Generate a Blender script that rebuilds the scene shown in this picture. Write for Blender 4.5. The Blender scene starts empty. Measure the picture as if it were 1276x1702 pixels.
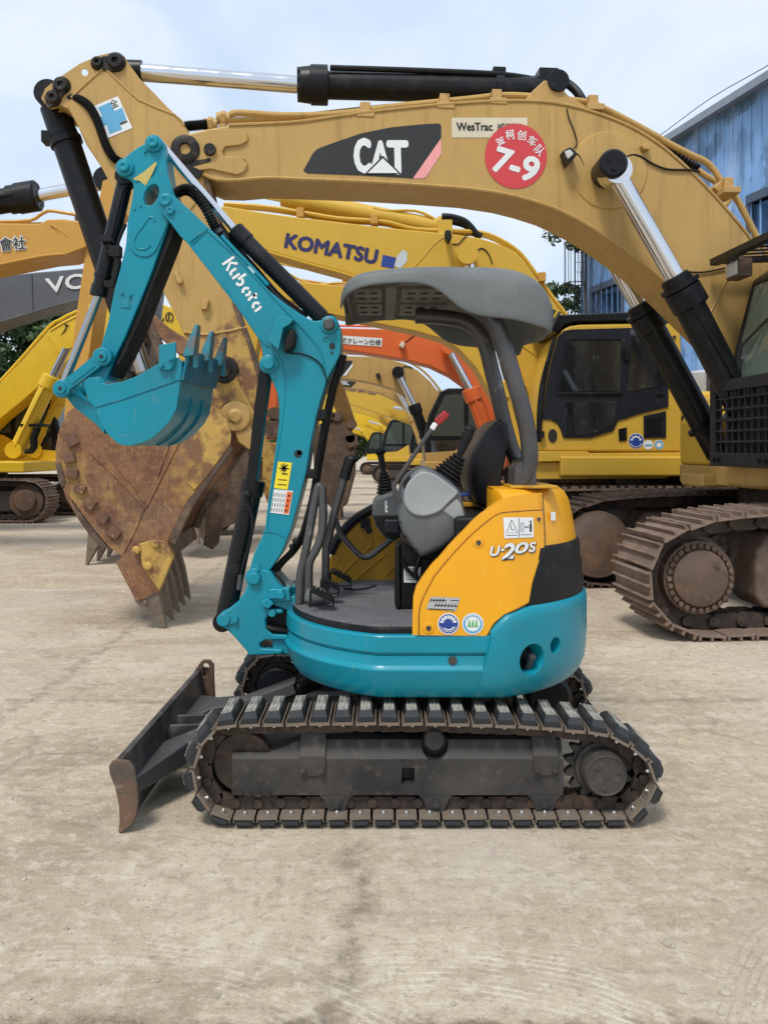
import bpy, bmesh, math, random
from mathutils import Vector as V, Matrix as M, noise as mnoise
R = math.radians
PI = math.pi
scene = bpy.context.scene
COL = scene.collection
random.seed(7)

# ------------------------------------------------------------------ camera, sky, sun, exposure
F, UC, VH, CH = 1400.0, 638.0, 745.0, 1.5        # focal length in photo pixels, principal column, horizon row, eye height
cd = bpy.data.cameras.new('camera')
cam = bpy.data.objects.new('camera', cd); COL.objects.link(cam)
cd.sensor_fit = 'HORIZONTAL'; cd.sensor_width = 36.0; cd.lens = F / 1276 * 36
cam.location = (0, 0, CH); cam.rotation_euler = (R(90), 0, 0)
cd.shift_y = -(851 - VH) / 1276
cd.clip_start = 0.05; cd.clip_end = 2000
scene.camera = cam

world = bpy.data.worlds.new('World'); scene.world = world; world.use_nodes = True
nt = world.node_tree; nt.nodes.clear()
SUN_EL, SUN_AZ = R(58), R(205)                    # azimuth measured from +Y (north) clockwise
out = nt.nodes.new('ShaderNodeOutputWorld'); bg = nt.nodes.new('ShaderNodeBackground')
sky = nt.nodes.new('ShaderNodeTexSky'); sky.sky_type = 'NISHITA'; sky.sun_disc = False
sky.sun_elevation = SUN_EL; sky.sun_rotation = SUN_AZ; sky.air_density = 1.0; sky.dust_density = 1.5
tc = nt.nodes.new('ShaderNodeTexCoord'); mp = nt.nodes.new('ShaderNodeMapping'); mp.inputs['Scale'].default_value = (1, 1, 2.4)
nz = nt.nodes.new('ShaderNodeTexNoise'); nz.inputs['Scale'].default_value = 2.6; nz.inputs['Detail'].default_value = 6; nz.inputs['Roughness'].default_value = .50; nz.inputs['Distortion'].default_value = .5
rp = nt.nodes.new('ShaderNodeValToRGB')
rp.color_ramp.elements[0].position = .40; rp.color_ramp.elements[0].color = (3.8, 4.65, 5.85, 1)
rp.color_ramp.elements[1].position = .60; rp.color_ramp.elements[1].color = (5.1, 5.6, 6.2, 1)
mx = nt.nodes.new('ShaderNodeMix'); mx.data_type = 'RGBA'; mx.inputs['Factor'].default_value = .90
bg.inputs['Strength'].default_value = 0.1
L = nt.links.new
L(tc.outputs['Generated'], mp.inputs['Vector']); L(mp.outputs['Vector'], nz.inputs['Vector']); L(nz.outputs['Fac'], rp.inputs['Fac'])
L(sky.outputs['Color'], mx.inputs[6]); L(rp.outputs['Color'], mx.inputs[7]); L(mx.outputs[2], bg.inputs['Color']); L(bg.outputs[0], out.inputs['Surface'])

sd = bpy.data.lights.new('sun', 'SUN'); sd.energy = 1.5; sd.angle = R(14); sd.color = (1, .955, .88)
sun = bpy.data.objects.new('sun', sd); COL.objects.link(sun)
dirv = V((math.sin(SUN_AZ) * math.cos(SUN_EL), math.cos(SUN_AZ) * math.cos(SUN_EL), math.sin(SUN_EL)))
sun.rotation_euler = dirv.to_track_quat('Z', 'Y').to_euler()
sun.location = (0, -5, 20)
scene.view_settings.view_transform = 'Standard'; scene.view_settings.look = 'None'
scene.view_settings.exposure = 0.8; scene.view_settings.gamma = 1.0

# ------------------------------------------------------------------ helpers
def W(u, v, Y):
    return V(((u - UC) * Y / F, Y, CH - (v - VH) * Y / F))
def X(u, Y): return (u - UC) * Y / F
def Z(v, Y): return CH - (v - VH) * Y / F
def gz(y): return 0.0 if y < 14 else -0.008 * (min(y, 60) - 14)     # the yard falls away slightly at the back

def catmull(pts, n=6, closed=False):
    P = [V(p) for p in pts]; k = len(P); o = []
    rng = range(k) if closed else range(k - 1)
    for i in rng:
        if closed: a, b, c, d = P[i - 1], P[i], P[(i + 1) % k], P[(i + 2) % k]
        else: a, b, c, d = P[max(i - 1, 0)], P[i], P[i + 1], P[min(i + 2, k - 1)]
        for j in range(n):
            t = j / n
            o.append(0.5 * ((2 * b) + (c - a) * t + (2 * a - 5 * b + 4 * c - d) * t * t + (3 * b - a - 3 * c + d) * t ** 3))
    if not closed: o.append(P[-1])
    return o

def arc(cx, cz, r, a0, a1, n=10, rz=None):
    rz = r if rz is None else rz
    return [(cx + r * math.cos(R(a0 + (a1 - a0) * i / n)), cz + rz * math.sin(R(a0 + (a1 - a0) * i / n))) for i in range(n + 1)]

class B:
    """collects shapes of one mesh"""
    def __init__(s): s.bm = bmesh.new(); s.mi = 0
    def f(s, vs):
        try:
            q = s.bm.faces.new(vs); q.material_index = s.mi; return q
        except ValueError: return None
    def vs(s, pts): return [s.bm.verts.new(p) for p in pts]
    def loft(s, rings, closed=True, cap0=True, cap1=True):
        Rg = [s.vs(r) for r in rings]; n = len(Rg[0])
        for a, b in zip(Rg, Rg[1:]):
            for i in range(n if closed else n - 1):
                j = (i + 1) % n
                s.f((a[i], a[j], b[j], b[i]))
        if cap0 and closed: s.f(Rg[0][::-1])
        if cap1 and closed: s.f(Rg[-1])
        return s
    def prism(s, pts, y0, y1):                       # (x, z) outline pushed from y0 to y1
        return s.loft([[(x, y0, z) for x, z in pts], [(x, y1, z) for x, z in pts]])
    def pp(s, uv, yr, y0=None, y1=None):             # the same outline measured on the photo at distance yr
        y0 = yr if y0 is None else y0
        return s.prism([(X(u, yr), Z(v, yr)) for u, v in uv], y0, y1)
    def slab(s, pts, z0, z1):                        # (x, y) outline pushed from z0 to z1
        return s.loft([[(x, y, z0) for x, y in pts], [(x, y, z1) for x, y in pts]])
    def box(s, c, sz, m=None):
        c = V(c); h = V(sz) / 2; P = []
        for dx, dy, dz in ((-1,-1,-1),(1,-1,-1),(1,1,-1),(-1,1,-1),(-1,-1,1),(1,-1,1),(1,1,1),(-1,1,1)):
            p = V((dx * h.x, dy * h.y, dz * h.z))
            P.append(c + (m @ p if m else p))
        v = s.vs(P)
        for q in ((3,2,1,0),(4,5,6,7),(0,1,5,4),(1,2,6,5),(2,3,7,6),(3,0,4,7)): s.f([v[i] for i in q])
        return s
    def bar(s, p0, p1, w, h, up=(0, 1, 0)):          # box from p0 to p1; w along up, h across
        p0, p1 = V(p0), V(p1); d = p1 - p0; x = d.normalized(); y = V(up); y = (y - x * y.dot(x)).normalized(); z = x.cross(y)
        return s.box((p0 + p1) / 2, (d.length, w, h), M((x, y, z)).transposed())
    def turn(s, p0, d, prof, seg=24):                # profile of (distance, radius) turned about the axis p0 + d
        p0 = V(p0); x = V(d).normalized(); a = x.orthogonal().normalized(); b = x.cross(a); rg = []
        for t, r in prof:
            rg.append([p0 + x * t + (a * math.cos(2 * PI * i / seg) + b * math.sin(2 * PI * i / seg)) * max(r, 1e-4) for i in range(seg)])
        return s.loft(rg)
    def cyl(s, p0, p1, r, r1=None, seg=24, ch=0.0):
        p0, p1 = V(p0), V(p1); l = (p1 - p0).length; r1 = r if r1 is None else r1
        pr = [(0, r), (l, r1)] if not ch else [(0, r - ch), (ch, r), (l - ch, r1), (l, r1 - ch)]
        return s.turn(p0, p1 - p0, pr, seg)
    def tube(s, pts, r, seg=8, sub=5, closed=False):
        P = catmull(pts, sub, closed) if sub else [V(p) for p in pts]
        n = len(P); rg = []; up = None
        for i, p in enumerate(P):
            d = (P[(i + 1) % n] - P[i - 1]) if closed else (P[min(i + 1, n - 1)] - P[max(i - 1, 0)])
            d.normalize()
            if up is None: up = d.orthogonal().normalized()
            up = (up - d * up.dot(d)).normalized(); w = d.cross(up)
            rr = r(i, n) if callable(r) else r
            rg.append([p + (up * math.cos(2 * PI * k / seg) + w * math.sin(2 * PI * k / seg)) * rr for k in range(seg)])
        if closed: rg.append(rg[0])
        return s.loft(rg, True, not closed, not closed)
    def ball(s, c, r, seg=12, sq=(1, 1, 1)):
        c = V(c); rg = []
        for i in range(seg // 2 + 1):
            a = PI * i / (seg // 2)
            rg.append([c + V((math.sin(a) * math.cos(2*PI*k/seg) * r * sq[0], math.sin(a) * math.sin(2*PI*k/seg) * r * sq[1], math.cos(a) * r * sq[2])) + V((k * 1e-6, 0, 0)) for k in range(seg)])
        return s.loft(rg)

def ribbed(step=2, amp=.12, r=.02):
    return lambda i, n: r * (1 + (amp if i % 2 else -amp))

def top(o):
    while o.parent: o = o.parent
    return o

SPLIT = {'boom_fork', 'bucket_link', 'stick_pin', 'boom_pin', 'frame_bolt', 'arm_pin', 'hose_clamp', 'boom_hose', 'swing_hose', 'cover_hinge', 'seat_hinge', 'king_pin', 'bracket_lug', 'stick_lug', 'lever_link', 'bucket_ear', 'bucket_hook',
         'cylinder_bracket', 'guard_bolt', 'hub_bolt', 'bucket_pin', 'wiper', 'door_hinge', 'link_pin', 'hose', 'round_sticker', 'cylinder_hose', 'boom_hole', 'bucket_heel', 'grease_line', 'cutting_edge', 'pressed_rib', 'bracket_pin', 'undercarriage_', 'arm_bead', 'bucket_weld', 'boom_weld', 'sticker_print', 'joystick_', 'seat_cushion', 'stick_plate_'}
def islands(bm):
    """connected pieces of a mesh, pieces whose boxes touch counted as one"""
    seen = set(); out = []
    for v in bm.verts:
        if v in seen: continue
        st = [v]; seen.add(v); g = []
        while st:
            a = st.pop(); g.append(a)
            for e in a.link_edges:
                o = e.other_vert(a)
                if o not in seen: seen.add(o); st.append(o)
        lo = [min(q.co[i] for q in g) for i in range(3)]; hi = [max(q.co[i] for q in g) for i in range(3)]; out.append([g, lo, hi])
    ch = True
    while ch:
        ch = False
        for i in range(len(out)):
            for j in range(i + 1, len(out)):
                a, c = out[i], out[j]
                if all(a[1][k] <= c[2][k] + .0005 and c[1][k] <= a[2][k] + .0005 for k in range(3)):
                    out[i] = [a[0] + c[0], [min(a[1][k], c[1][k]) for k in range(3)], [max(a[2][k], c[2][k]) for k in range(3)]]; del out[j]; ch = True; break
            if ch: break
    return [g for g, _, _ in out]

def obj(name, b, mats, parent=None, bevel=0, seg=2, ang=35, label=None, cuts=(), smooth=True):
    if name in SPLIT and parent and not cuts:
        gs = islands(b.bm)
        if len(gs) > 1:
            o = None
            for g in gs:
                idx = {v: i for i, v in enumerate(g)}; nb = B(); vv = nb.vs([v.co for v in g])
                for f in {f for v in g for f in v.link_faces}: nb.mi = f.material_index; nb.f([vv[idx[v]] for v in f.verts])
                SPLIT.discard(name); o = obj(name, nb, mats, parent, bevel, seg, ang, label, cuts, smooth); SPLIT.add(name)
            return o
    bm = b.bm
    if cuts is not None: bmesh.ops.recalc_face_normals(bm, faces=bm.faces)
    me = bpy.data.meshes.new(name); bm.to_mesh(me); bm.free()
    if cuts:
        t = bpy.data.objects.new('t', me); COL.objects.link(t); tmp = [t]
        for c in cuts:
            bmesh.ops.recalc_face_normals(c.bm, faces=c.bm.faces)
            cm = bpy.data.meshes.new('c'); c.bm.to_mesh(cm); co = bpy.data.objects.new('c', cm); COL.objects.link(co); tmp.append(co)
            md = t.modifiers.new('b', 'BOOLEAN'); md.object = co; md.operation = 'DIFFERENCE'; md.solver = 'EXACT'; md.use_self = True
        bpy.context.view_layer.update()
        me = bpy.data.meshes.new_from_object(t.evaluated_get(bpy.context.evaluated_depsgraph_get()))
        me.name = name
        for q in tmp: bpy.data.objects.remove(q)
    if cuts: me.materials.clear()
    for m in (mats if isinstance(mats, (list, tuple)) else [mats]): me.materials.append(m)
    if parent: me.transform(M.Translation(-top(parent).location))
    if smooth:
        me.polygons.foreach_set('use_smooth', [True] * len(me.polygons)); me.set_sharp_from_angle(angle=R(ang))
    o = bpy.data.objects.new(name, me); COL.objects.link(o)
    if parent: o.parent = parent
    if label: o['label'] = label
    if bevel:
        md = o.modifiers.new('bevel', 'BEVEL'); md.width = bevel; md.segments = seg; md.limit_method = 'ANGLE'; md.angle_limit = R(40); md.harden_normals = True
    return o

def thing(name, label, cat, loc, group=None):
    o = bpy.data.objects.new(name, None); COL.objects.link(o); o.location = loc; o.empty_display_size = .2
    o['label'] = label; o['category'] = cat
    if group: o['group'] = group
    return o
def tag(o, label, cat, group=None, kind=None):
    if label: o['label'] = label
    if cat: o['category'] = cat
    if group: o['group'] = group
    if kind: o['kind'] = kind
    return o

# ------------------------------------------------------------------ materials
def mat(name, col, rough=.5, metal=0, spots=(), bump=None, coat=0, vary=.10, vs=3.0, spec=.5):
    """base colour with blotches of other colours: spots = (colour, scale, lo, hi[, stretch xyz][, strength])"""
    m = bpy.data.materials.new(name); m.use_nodes = True; t = m.node_tree; N = t.nodes; l = t.links.new
    p = N['Principled BSDF']; tc = N.new('ShaderNodeTexCoord')
    p.inputs['Metallic'].default_value = metal; p.inputs['Specular IOR Level'].default_value = spec
    if coat: p.inputs['Coat Weight'].default_value = coat; p.inputs['Coat Roughness'].default_value = .12
    def noise(scale, detail=4, st=None, rg=.6):
        n = N.new('ShaderNodeTexNoise'); n.inputs['Scale'].default_value = scale; n.inputs['Detail'].default_value = detail; n.inputs['Roughness'].default_value = rg
        if st:
            mp = N.new('ShaderNodeMapping'); mp.inputs['Scale'].default_value = st; l(tc.outputs['Object'], mp.inputs['Vector']); l(mp.outputs['Vector'], n.inputs['Vector'])
        else: l(tc.outputs['Object'], n.inputs['Vector'])
        return n.outputs['Fac']
    def rng(x, a, b, c, d):
        n = N.new('ShaderNodeMapRange'); n.inputs['From Min'].default_value = a; n.inputs['From Max'].default_value = b
        n.inputs['To Min'].default_value = c; n.inputs['To Max'].default_value = d; l(x, n.inputs['Value']); return n.outputs['Result']
    hv = N.new('ShaderNodeHueSaturation'); hv.inputs['Color'].default_value = (*col, 1)
    l(rng(noise(vs, 5), .3, .7, 1 - vary, 1 + vary), hv.inputs['Value']); cur = hv.outputs['Color']
    rr = None
    for s in spots:
        c2, sc, lo, hi = s[:4]; st = s[4] if len(s) > 4 else None; k = s[5] if len(s) > 5 else 1.0; r2 = s[6] if len(s) > 6 else None
        fac = rng(noise(sc, 7, st, .65), lo, hi, 0, k)
        x = N.new('ShaderNodeMix'); x.data_type = 'RGBA'; l(fac, x.inputs['Factor']); l(cur, x.inputs[6]); x.inputs[7].default_value = (*c2, 1); cur = x.outputs[2]
        if r2 is not None:
            y = N.new('ShaderNodeMix'); y.data_type = 'FLOAT'; l(fac, y.inputs['Factor']); y.inputs[3].default_value = r2
            if rr is None: y.inputs[2].default_value = rough
            else: l(rr, y.inputs[2])
            rr = y.outputs[0]
    l(cur, p.inputs['Base Color'])
    if rr is None: l(rng(noise(vs * 2.3, 4), .3, .7, max(rough - .09, .03), min(rough + .09, 1)), p.inputs['Roughness'])
    else: l(rr, p.inputs['Roughness'])
    if bump:
        b = N.new('ShaderNodeBump'); b.inputs['Strength'].default_value = bump[1]; b.inputs['Distance'].default_value = bump[2] if len(bump) > 2 else .01
        l(noise(bump[0], 6), b.inputs['Height']); l(b.outputs['Normal'], p.inputs['Normal'])
    return m

RUST = (.13, .055, .028); DUST = (.34, .28, .21); DARKR = (.06, .03, .02); MUD = (.20, .14, .09)
m_teal = mat('teal paint', (.0015, .235, .318), .36, coat=.12, spec=.35, vary=.07, spots=[((.035, .19, .23), 1.7, .50, .70, None, .35, .5), ((.10, .24, .27), 38, .645, .69, (1, 1, .07), .55), ((.09, .22, .25), 44, .655, .70, (.07, 1, 1), .5), ((.03, .06, .065), 30, .69, .72, None, .7), (DUST, 7, .62, .80, None, .22, .7)], bump=(26, .03, .004))
m_teal_worn = mat('worn teal paint', (.004, .15, .235), .45, spec=.3, vary=.08, spots=[((.10, .17, .19), 7, .52, .66, (1, 1, 3), .55), ((.16, .14, .12), 22, .60, .68, None, .6)], bump=(30, .06, .004))
m_tooth = mat('scuffed tooth steel', (.02, .20, .27), .5, spots=[((.15, .11, .08), 14, .45, .58, None, .9), (DARKR, 30, .56, .66, None, .7)], bump=(40, .15, .004))
m_orange = mat('amber cover paint', (.80, .365, .008), .36, coat=.15, spec=.35, vary=.045, spots=[((.80, .50, .12), 42, .65, .69, (1, 1, .08), .5), ((.45, .25, .05), 1.8, .55, .75, None, .22, .5), ((.55, .24, .03), 6, .64, .76, None, .35), ((.75, .62, .4), 60, .72, .78, None, .4)], bump=(22, .02, .004))
m_orange_in = mat('shaded amber inside', (.52, .27, .008), .5, vary=.1, spots=[((.12, .07, .02), 8, .56, .72, None, .6)])  # darker copy of the amber with the far cover's shade in its colour
m_black = mat('black paint', (.006, .0065, .0075), .38, spec=.28, vary=.2, spots=[((.04, .037, .034), 6, .54, .74, None, .45, .6)], bump=(30, .05, .003))
m_blackp = mat('black plastic', (.007, .0075, .0085), .5, spec=.28, vary=.15, spots=[((.05, .048, .046), 10, .56, .76, None, .5)])
m_navy = mat('dark slate painted steel', (.011, .0125, .018), .42, spec=.3, vary=.15, spots=[((.10, .09, .08), 8, .58, .74, None, .5)])
m_rubber = mat('black rubber', (.012, .012, .0125), .7, spec=.25, vary=.25, spots=[((.10, .09, .08), 9, .54, .74, None, .5)], bump=(60, .2, .003))
m_hose = mat('hose rubber', (.008, .008, .0085), .5, spec=.28, vary=.2)
m_pad = mat('dusty pad rubber', (.034, .036, .039), .75, spec=.3, vary=.25, spots=[((.15, .135, .115), 9, .50, .72, None, .55), ((.012, .012, .013), 14, .55, .7, None, .6)], bump=(60, .25, .003))
m_padtop = mat('worn pad face', (.29, .275, .24), .85, vary=.25, vs=20, spots=[((.05, .05, .05), 60, .48, .60, (1, .08, 1), .9), ((.5, .47, .41), 16, .5, .7, None, .5)], bump=(80, .3, .003))
m_shoe = mat('rusty shoe steel', (.185, .145, .112), .75, vary=.2, spots=[((.085, .05, .034), 12, .48, .64, None, .7), ((.25, .20, .155), 7, .50, .70, None, .75)], bump=(45, .3, .004))
m_chain = mat('greasy chain steel', (.05, .037, .029), .6, spec=.35, vary=.25, spots=[((.105, .06, .04), 16, .50, .64, None, .7), ((.013, .011, .01), 9, .52, .66, None, .8)], bump=(40, .3, .004))
m_frame = mat('grimy black frame paint', (.027, .026, .026), .5, spec=.35, vary=.25, spots=[((.10, .088, .075), 2.4, .40, .70, None, .65, .85), ((.12, .10, .085), 24, .56, .70, None, .45)], bump=(35, .12, .004))
m_bolt = mat('bright bolt', (.62, .60, .56), .28, .9)
m_chrome = mat('chromed rod', (.72, .73, .75), .10, 1, vary=.03)
m_chrome_d = mat('dull rod', (.42, .42, .42), .24, 1, vary=.1)
m_steel = mat('bare steel tube', (.085, .084, .085), .40, .5, vary=.2, spots=[((.075, .05, .036), 9, .55, .68, None, .6), ((.30, .29, .28), 14, .6, .7, None, .5)], bump=(50, .1, .003))
m_blade = mat('scraped blade paint', (.034, .035, .036), .5, vary=.25, spots=[((.17, .16, .15), 6, .50, .66, None, .55), ((.11, .06, .035), 10, .58, .68, None, .7)], bump=(22, .12, .006))
m_bladee = mat('rusty blade edge', (.14, .08, .05), .6, vary=.2, spots=[((.06, .055, .05), 7, .5, .64, None, .8), ((.25, .19, .15), 18, .56, .68, None, .6)], bump=(30, .2, .005))
m_bladearm = mat('grey arm paint', (.058, .06, .063), .48, vary=.15, spots=[((.07, .065, .06), 8, .52, .7, None, .6), (DUST, 12, .6, .75, None, .4)], bump=(22, .1, .004))
m_canopy = mat('grey canopy plastic', (.125, .137, .134), .55, spec=.35, vary=.10, spots=[((.21, .22, .21), 3, .52, .72, None, .4), ((.07, .073, .07), 7, .56, .74, None, .5), ((.26, .27, .26), 50, .66, .70, (1, 1, .1), .5)], bump=(16, .04, .006))
m_canopy_in = mat('grey canopy liner', (.10, .098, .09), .7, vary=.12, spots=[((.16, .15, .13), 6, .5, .72, None, .5)])
m_pod = mat('grey console plastic', (.10, .108, .112), .55, vary=.12, spots=[((.17, .17, .165), 7, .52, .70, None, .5)], bump=(90, .06, .002))
m_podl = mat('light grey console plastic', (.30, .32, .32), .45, vary=.08, spots=[((.18, .19, .19), 6, .50, .72, None, .45)], bump=(90, .04, .002))
m_seat = mat('black seat vinyl', (.007, .0075, .010), .42, spec=.3, vary=.2, bump=(120, .12, .002))
m_mat = mat('grey floor mat', (.13, .13, .14), .95, vary=.2, vs=8, spots=[((.04, .04, .045), 150, .5, .58, None, .8), ((.22, .21, .2), 110, .56, .64, None, .6)], bump=(200, .6, .004))
m_red = mat('red grip', (.34, .016, .014), .5, vary=.2, spots=[((.12, .02, .02), 20, .5, .64, None, .6)])
m_white = mat('white sticker', (.74, .75, .74), .45, vary=.03)
m_ink = mat('black print', (.015, .015, .015), .5)
m_yel = mat('yellow sticker', (.85, .68, .02), .45, vary=.03)
m_ored = mat('orange sticker', (.72, .13, .02), .45)
m_blue = mat('blue print', (.015, .05, .28), .45)
m_lblue = mat('light blue print', (.10, .36, .58), .45)
m_green = mat('green print', (.10, .42, .12), .45)
m_pink = mat('faded red print', (.80, .33, .32), .45)
m_redst = mat('red round sticker', (.58, .045, .05), .42, vary=.05, spots=[((.75, .4, .38), 40, .68, .73, (1, 1, 3), .6)])
m_silver = mat('silver sticker', (.48, .49, .50), .35, .3)
m_cream = mat('cream sticker', (.62, .55, .40), .45)
m_gold = mat('ochre machine paint', (.47, .295, .092), .45, spec=.35, vary=.06, spots=[((.31, .19, .065), 2.6, .53, .68, (4, 4, .3), .55), ((.36, .22, .07), 3.2, .56, .74, None, .35), ((.10, .06, .035), 26, .69, .72, None, .8), ((.16, .085, .04), 11, .665, .72, None, .55), ((.62, .45, .2), 25, .68, .74, None, .3)], bump=(8, .04, .01))
m_goldd = mat('weathered ochre paint', (.46, .28, .085), .5, vary=.08, spots=[((.15, .075, .04), 5, .58, .68, None, .75), ((.05, .03, .02), 14, .66, .72, None, .7)], bump=(9, .06, .01))
m_kom = mat('yellow machine paint', (.60, .37, .045), .42, spec=.35, vary=.05, spots=[((.48, .28, .04), 3, .56, .74, None, .4), ((.2, .12, .05), 12, .68, .74, None, .5)], bump=(8, .03, .01))
m_kom2 = mat('bright yellow machine paint', (.72, .46, .02), .40, vary=.06, spots=[((.5, .32, .03), 3, .56, .74, None, .4)])
m_ochre = mat('deep ochre machine paint', (.52, .27, .04), .42, vary=.06, spots=[((.35, .17, .03), 3, .56, .72, None, .45)])
m_hit = mat('orange machine paint', (.66, .125, .025), .42, vary=.05, spots=[((.5, .1, .03), 3, .56, .74, None, .4)])
m_volvo = mat('grey machine paint', (.105, .115, .13), .45, vary=.06, spots=[((.15, .155, .165), 3, .56, .74, None, .4)])
m_bucket = mat('rusted bucket steel', (.215, .098, .042), .74, vary=.25, vs=4, spots=[((.215, .12, .075), 1.7, .46, .62, None, .8), ((.45, .27, .07), 2.2, .52, .64, None, .8), ((.10, .05, .03), 9, .56, .66, (3, 1, .5), .6), ((.36, .20, .06), 34, .56, .62, None, .7), ((.12, .05, .03), 6, .50, .62, None, .7), ((.30, .19, .10), 60, .55, .64, (1, 1, .35), .6), ((.40, .33, .26), 28, .64, .70, (.4, 1, 3), .5)], bump=(24, .35, .012))
m_bucketdk = mat('dirty bucket steel', (.10, .065, .045), .8, vary=.25, spots=[((.22, .15, .09), 5, .5, .66, None, .7), (DARKR, 9, .52, .64, None, .7)], bump=(24, .35, .012))
m_buckety = mat('bucket paint going to rust', (.50, .31, .07), .55, vary=.12, spots=[((.17, .075, .04), 4.5, .47, .58, None, .9), ((.08, .045, .03), 22, .60, .68, None, .7)], bump=(20, .25, .01))
m_wear = mat('wear block steel', (.15, .075, .045), .75, vary=.25, spots=[((.40, .24, .07), 7, .56, .66, None, .7), ((.08, .045, .03), 12, .52, .66, None, .7)], bump=(24, .3, .01))
m_fang = mat('worn tooth steel', (.20, .155, .12), .55, .3, vary=.2, spots=[((.26, .21, .17), 10, .5, .66, None, .6), (RUST, 14, .54, .66, None, .6)], bump=(24, .3, .01))
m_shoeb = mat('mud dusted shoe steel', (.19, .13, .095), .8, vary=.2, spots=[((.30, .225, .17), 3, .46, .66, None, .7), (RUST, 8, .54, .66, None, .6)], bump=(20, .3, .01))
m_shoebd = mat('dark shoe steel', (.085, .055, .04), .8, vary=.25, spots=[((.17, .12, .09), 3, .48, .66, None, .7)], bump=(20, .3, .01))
m_hub = mat('rusty hub paint', (.12, .078, .055), .6, vary=.15, spots=[((.24, .125, .055), 3.2, .52, .66, None, .6), ((.06, .045, .04), 2.2, .54, .68, None, .6), ((.09, .055, .04), 8, .52, .66, None, .7)], bump=(20, .2, .008))
m_grease = mat('greasy black steel', (.012, .0105, .0095), .5, spec=.3, vary=.4, spots=[((.09, .06, .04), 14, .54, .64, None, .6)], bump=(40, .3, .005))
def glass(name, col, rough=.04, tr=.0):
    m = bpy.data.materials.new(name); m.use_nodes = True; p = m.node_tree.nodes['Principled BSDF']
    p.inputs['Base Color'].default_value = (*col, 1); p.inputs['Roughness'].default_value = rough; p.inputs['Transmission Weight'].default_value = tr; p.inputs['IOR'].default_value = 1.45
    return m
m_glass = mat('tinted cab glass', (.012, .014, .015), .06, spec=.9, vary=.4, vs=1.2, spots=[((.05, .052, .05), 1.4, .48, .66, (1.5, 1, .5), .7, .12), ((.10, .10, .095), 9, .60, .72, None, .5, .4)])
m_glassg = glass('green cab glass', (.10, .13, .10), .06)
m_lamp = glass('lamp glass', (.55, .55, .52), .15)

# ------------------------------------------------------------------ lettering
def lettering(parent, s, p0, p1, h, mt, Yoff=0, bold=0.0, shear=0.0, name='lettering', bow=0, label=None):
    """flat letters on a face towards the viewer; baseline from p0 to p1 (world points), h = height of a capital"""
    c = bpy.data.curves.new('t', 'FONT'); c.body = s; c.size = 1; c.shear = shear; c.resolution_u = 3; c.extrude = 0
    t = bpy.data.objects.new('t', c); COL.objects.link(t); bpy.context.view_layer.update()
    me = bpy.data.meshes.new_from_object(t.evaluated_get(bpy.context.evaluated_depsgraph_get())); bpy.data.objects.remove(t)
    if not me.vertices: return None
    xs = [v.co.x for v in me.vertices]; ys = [v.co.y for v in me.vertices]; x0, x1, y0, y1 = min(xs), max(xs), min(ys), max(ys)
    p0, p1 = V(p0), V(p1); d = p1 - p0; up = d.normalized().cross(V((0, 1, 0))) * -1
    if up.z < 0: up = -up
    for v in me.vertices:
        a = (v.co.x - x0) / (x1 - x0); b = (v.co.y - y0) / (y1 - y0)
        q = p0 + d * a + up * h * (b + bow * 4 * a * (1 - a)); v.co = q
        v.co.y += Yoff
    bm = bmesh.new(); bm.from_mesh(me)
    for f in bm.faces:
        if f.normal.y > 0: f.normal_flip()
    b = B(); b.bm.free(); b.bm = bm
    if bold:                                          # heavier letters: copies moved by a stroke's width, each a hair in front of the last
        vs0, fs0 = bm.verts[:], bm.faces[:]; ux = d.normalized()
        for k in range(8):
            a = 2 * PI * k / 8; dv = (ux * math.cos(a) + up * math.sin(a)) * bold * h + V((0, -.00012 * (k + 1), 0))
            mp_ = {v: bm.verts.new(v.co + dv) for v in vs0}
            for f in fs0: bm.faces.new([mp_[v] for v in f.verts])
    return obj(name, b, mt, parent, cuts=None, smooth=False, label=label)

def stroke(b, pts, w, y, n=0):
    """ribbon of width w along (x, z) points on the plane y"""
    P = [V((p[0], p[1], 0)) for p in pts]
    if n: P = catmull(P, n)
    Lf = []; Rt = []
    for i, p in enumerate(P):
        d = P[min(i + 1, len(P) - 1)] - P[max(i - 1, 0)]; d.normalize(); q = V((-d.y, d.x, 0)) * w / 2
        Lf.append(p + q); Rt.append(p - q)
    a = b.vs([(p.x, y, p.y) for p in Lf]); c = b.vs([(p.x, y, p.y) for p in Rt])
    for i in range(len(P) - 1): b.f((c[i], c[i + 1], a[i + 1], a[i]))
def sheet(b, uv, Y):                                  # a thin sticker lying on a face at Y
    b.f(b.vs([W(u, v, Y) for u, v in uv]))
def disc(b, u, v, r, Y, n=28, ru=None):
    b.f(b.vs([W(u + r * math.cos(2 * PI * i / n), v + r * math.sin(2 * PI * i / n), Y) for i in range(n)]))
def ring(b, u, v, r0, r1, Y, a0=0, a1=360, n=28):
    A = b.vs([W(u + r0 * math.cos(R(a0 + (a1 - a0) * i / n)), v + r0 * math.sin(R(a0 + (a1 - a0) * i / n)), Y) for i in range(n + 1)])
    C = b.vs([W(u + r1 * math.cos(R(a0 + (a1 - a0) * i / n)), v + r1 * math.sin(R(a0 + (a1 - a0) * i / n)), Y) for i in range(n + 1)])
    for i in range(n): b.f((A[i], A[i + 1], C[i + 1], C[i]))
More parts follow.
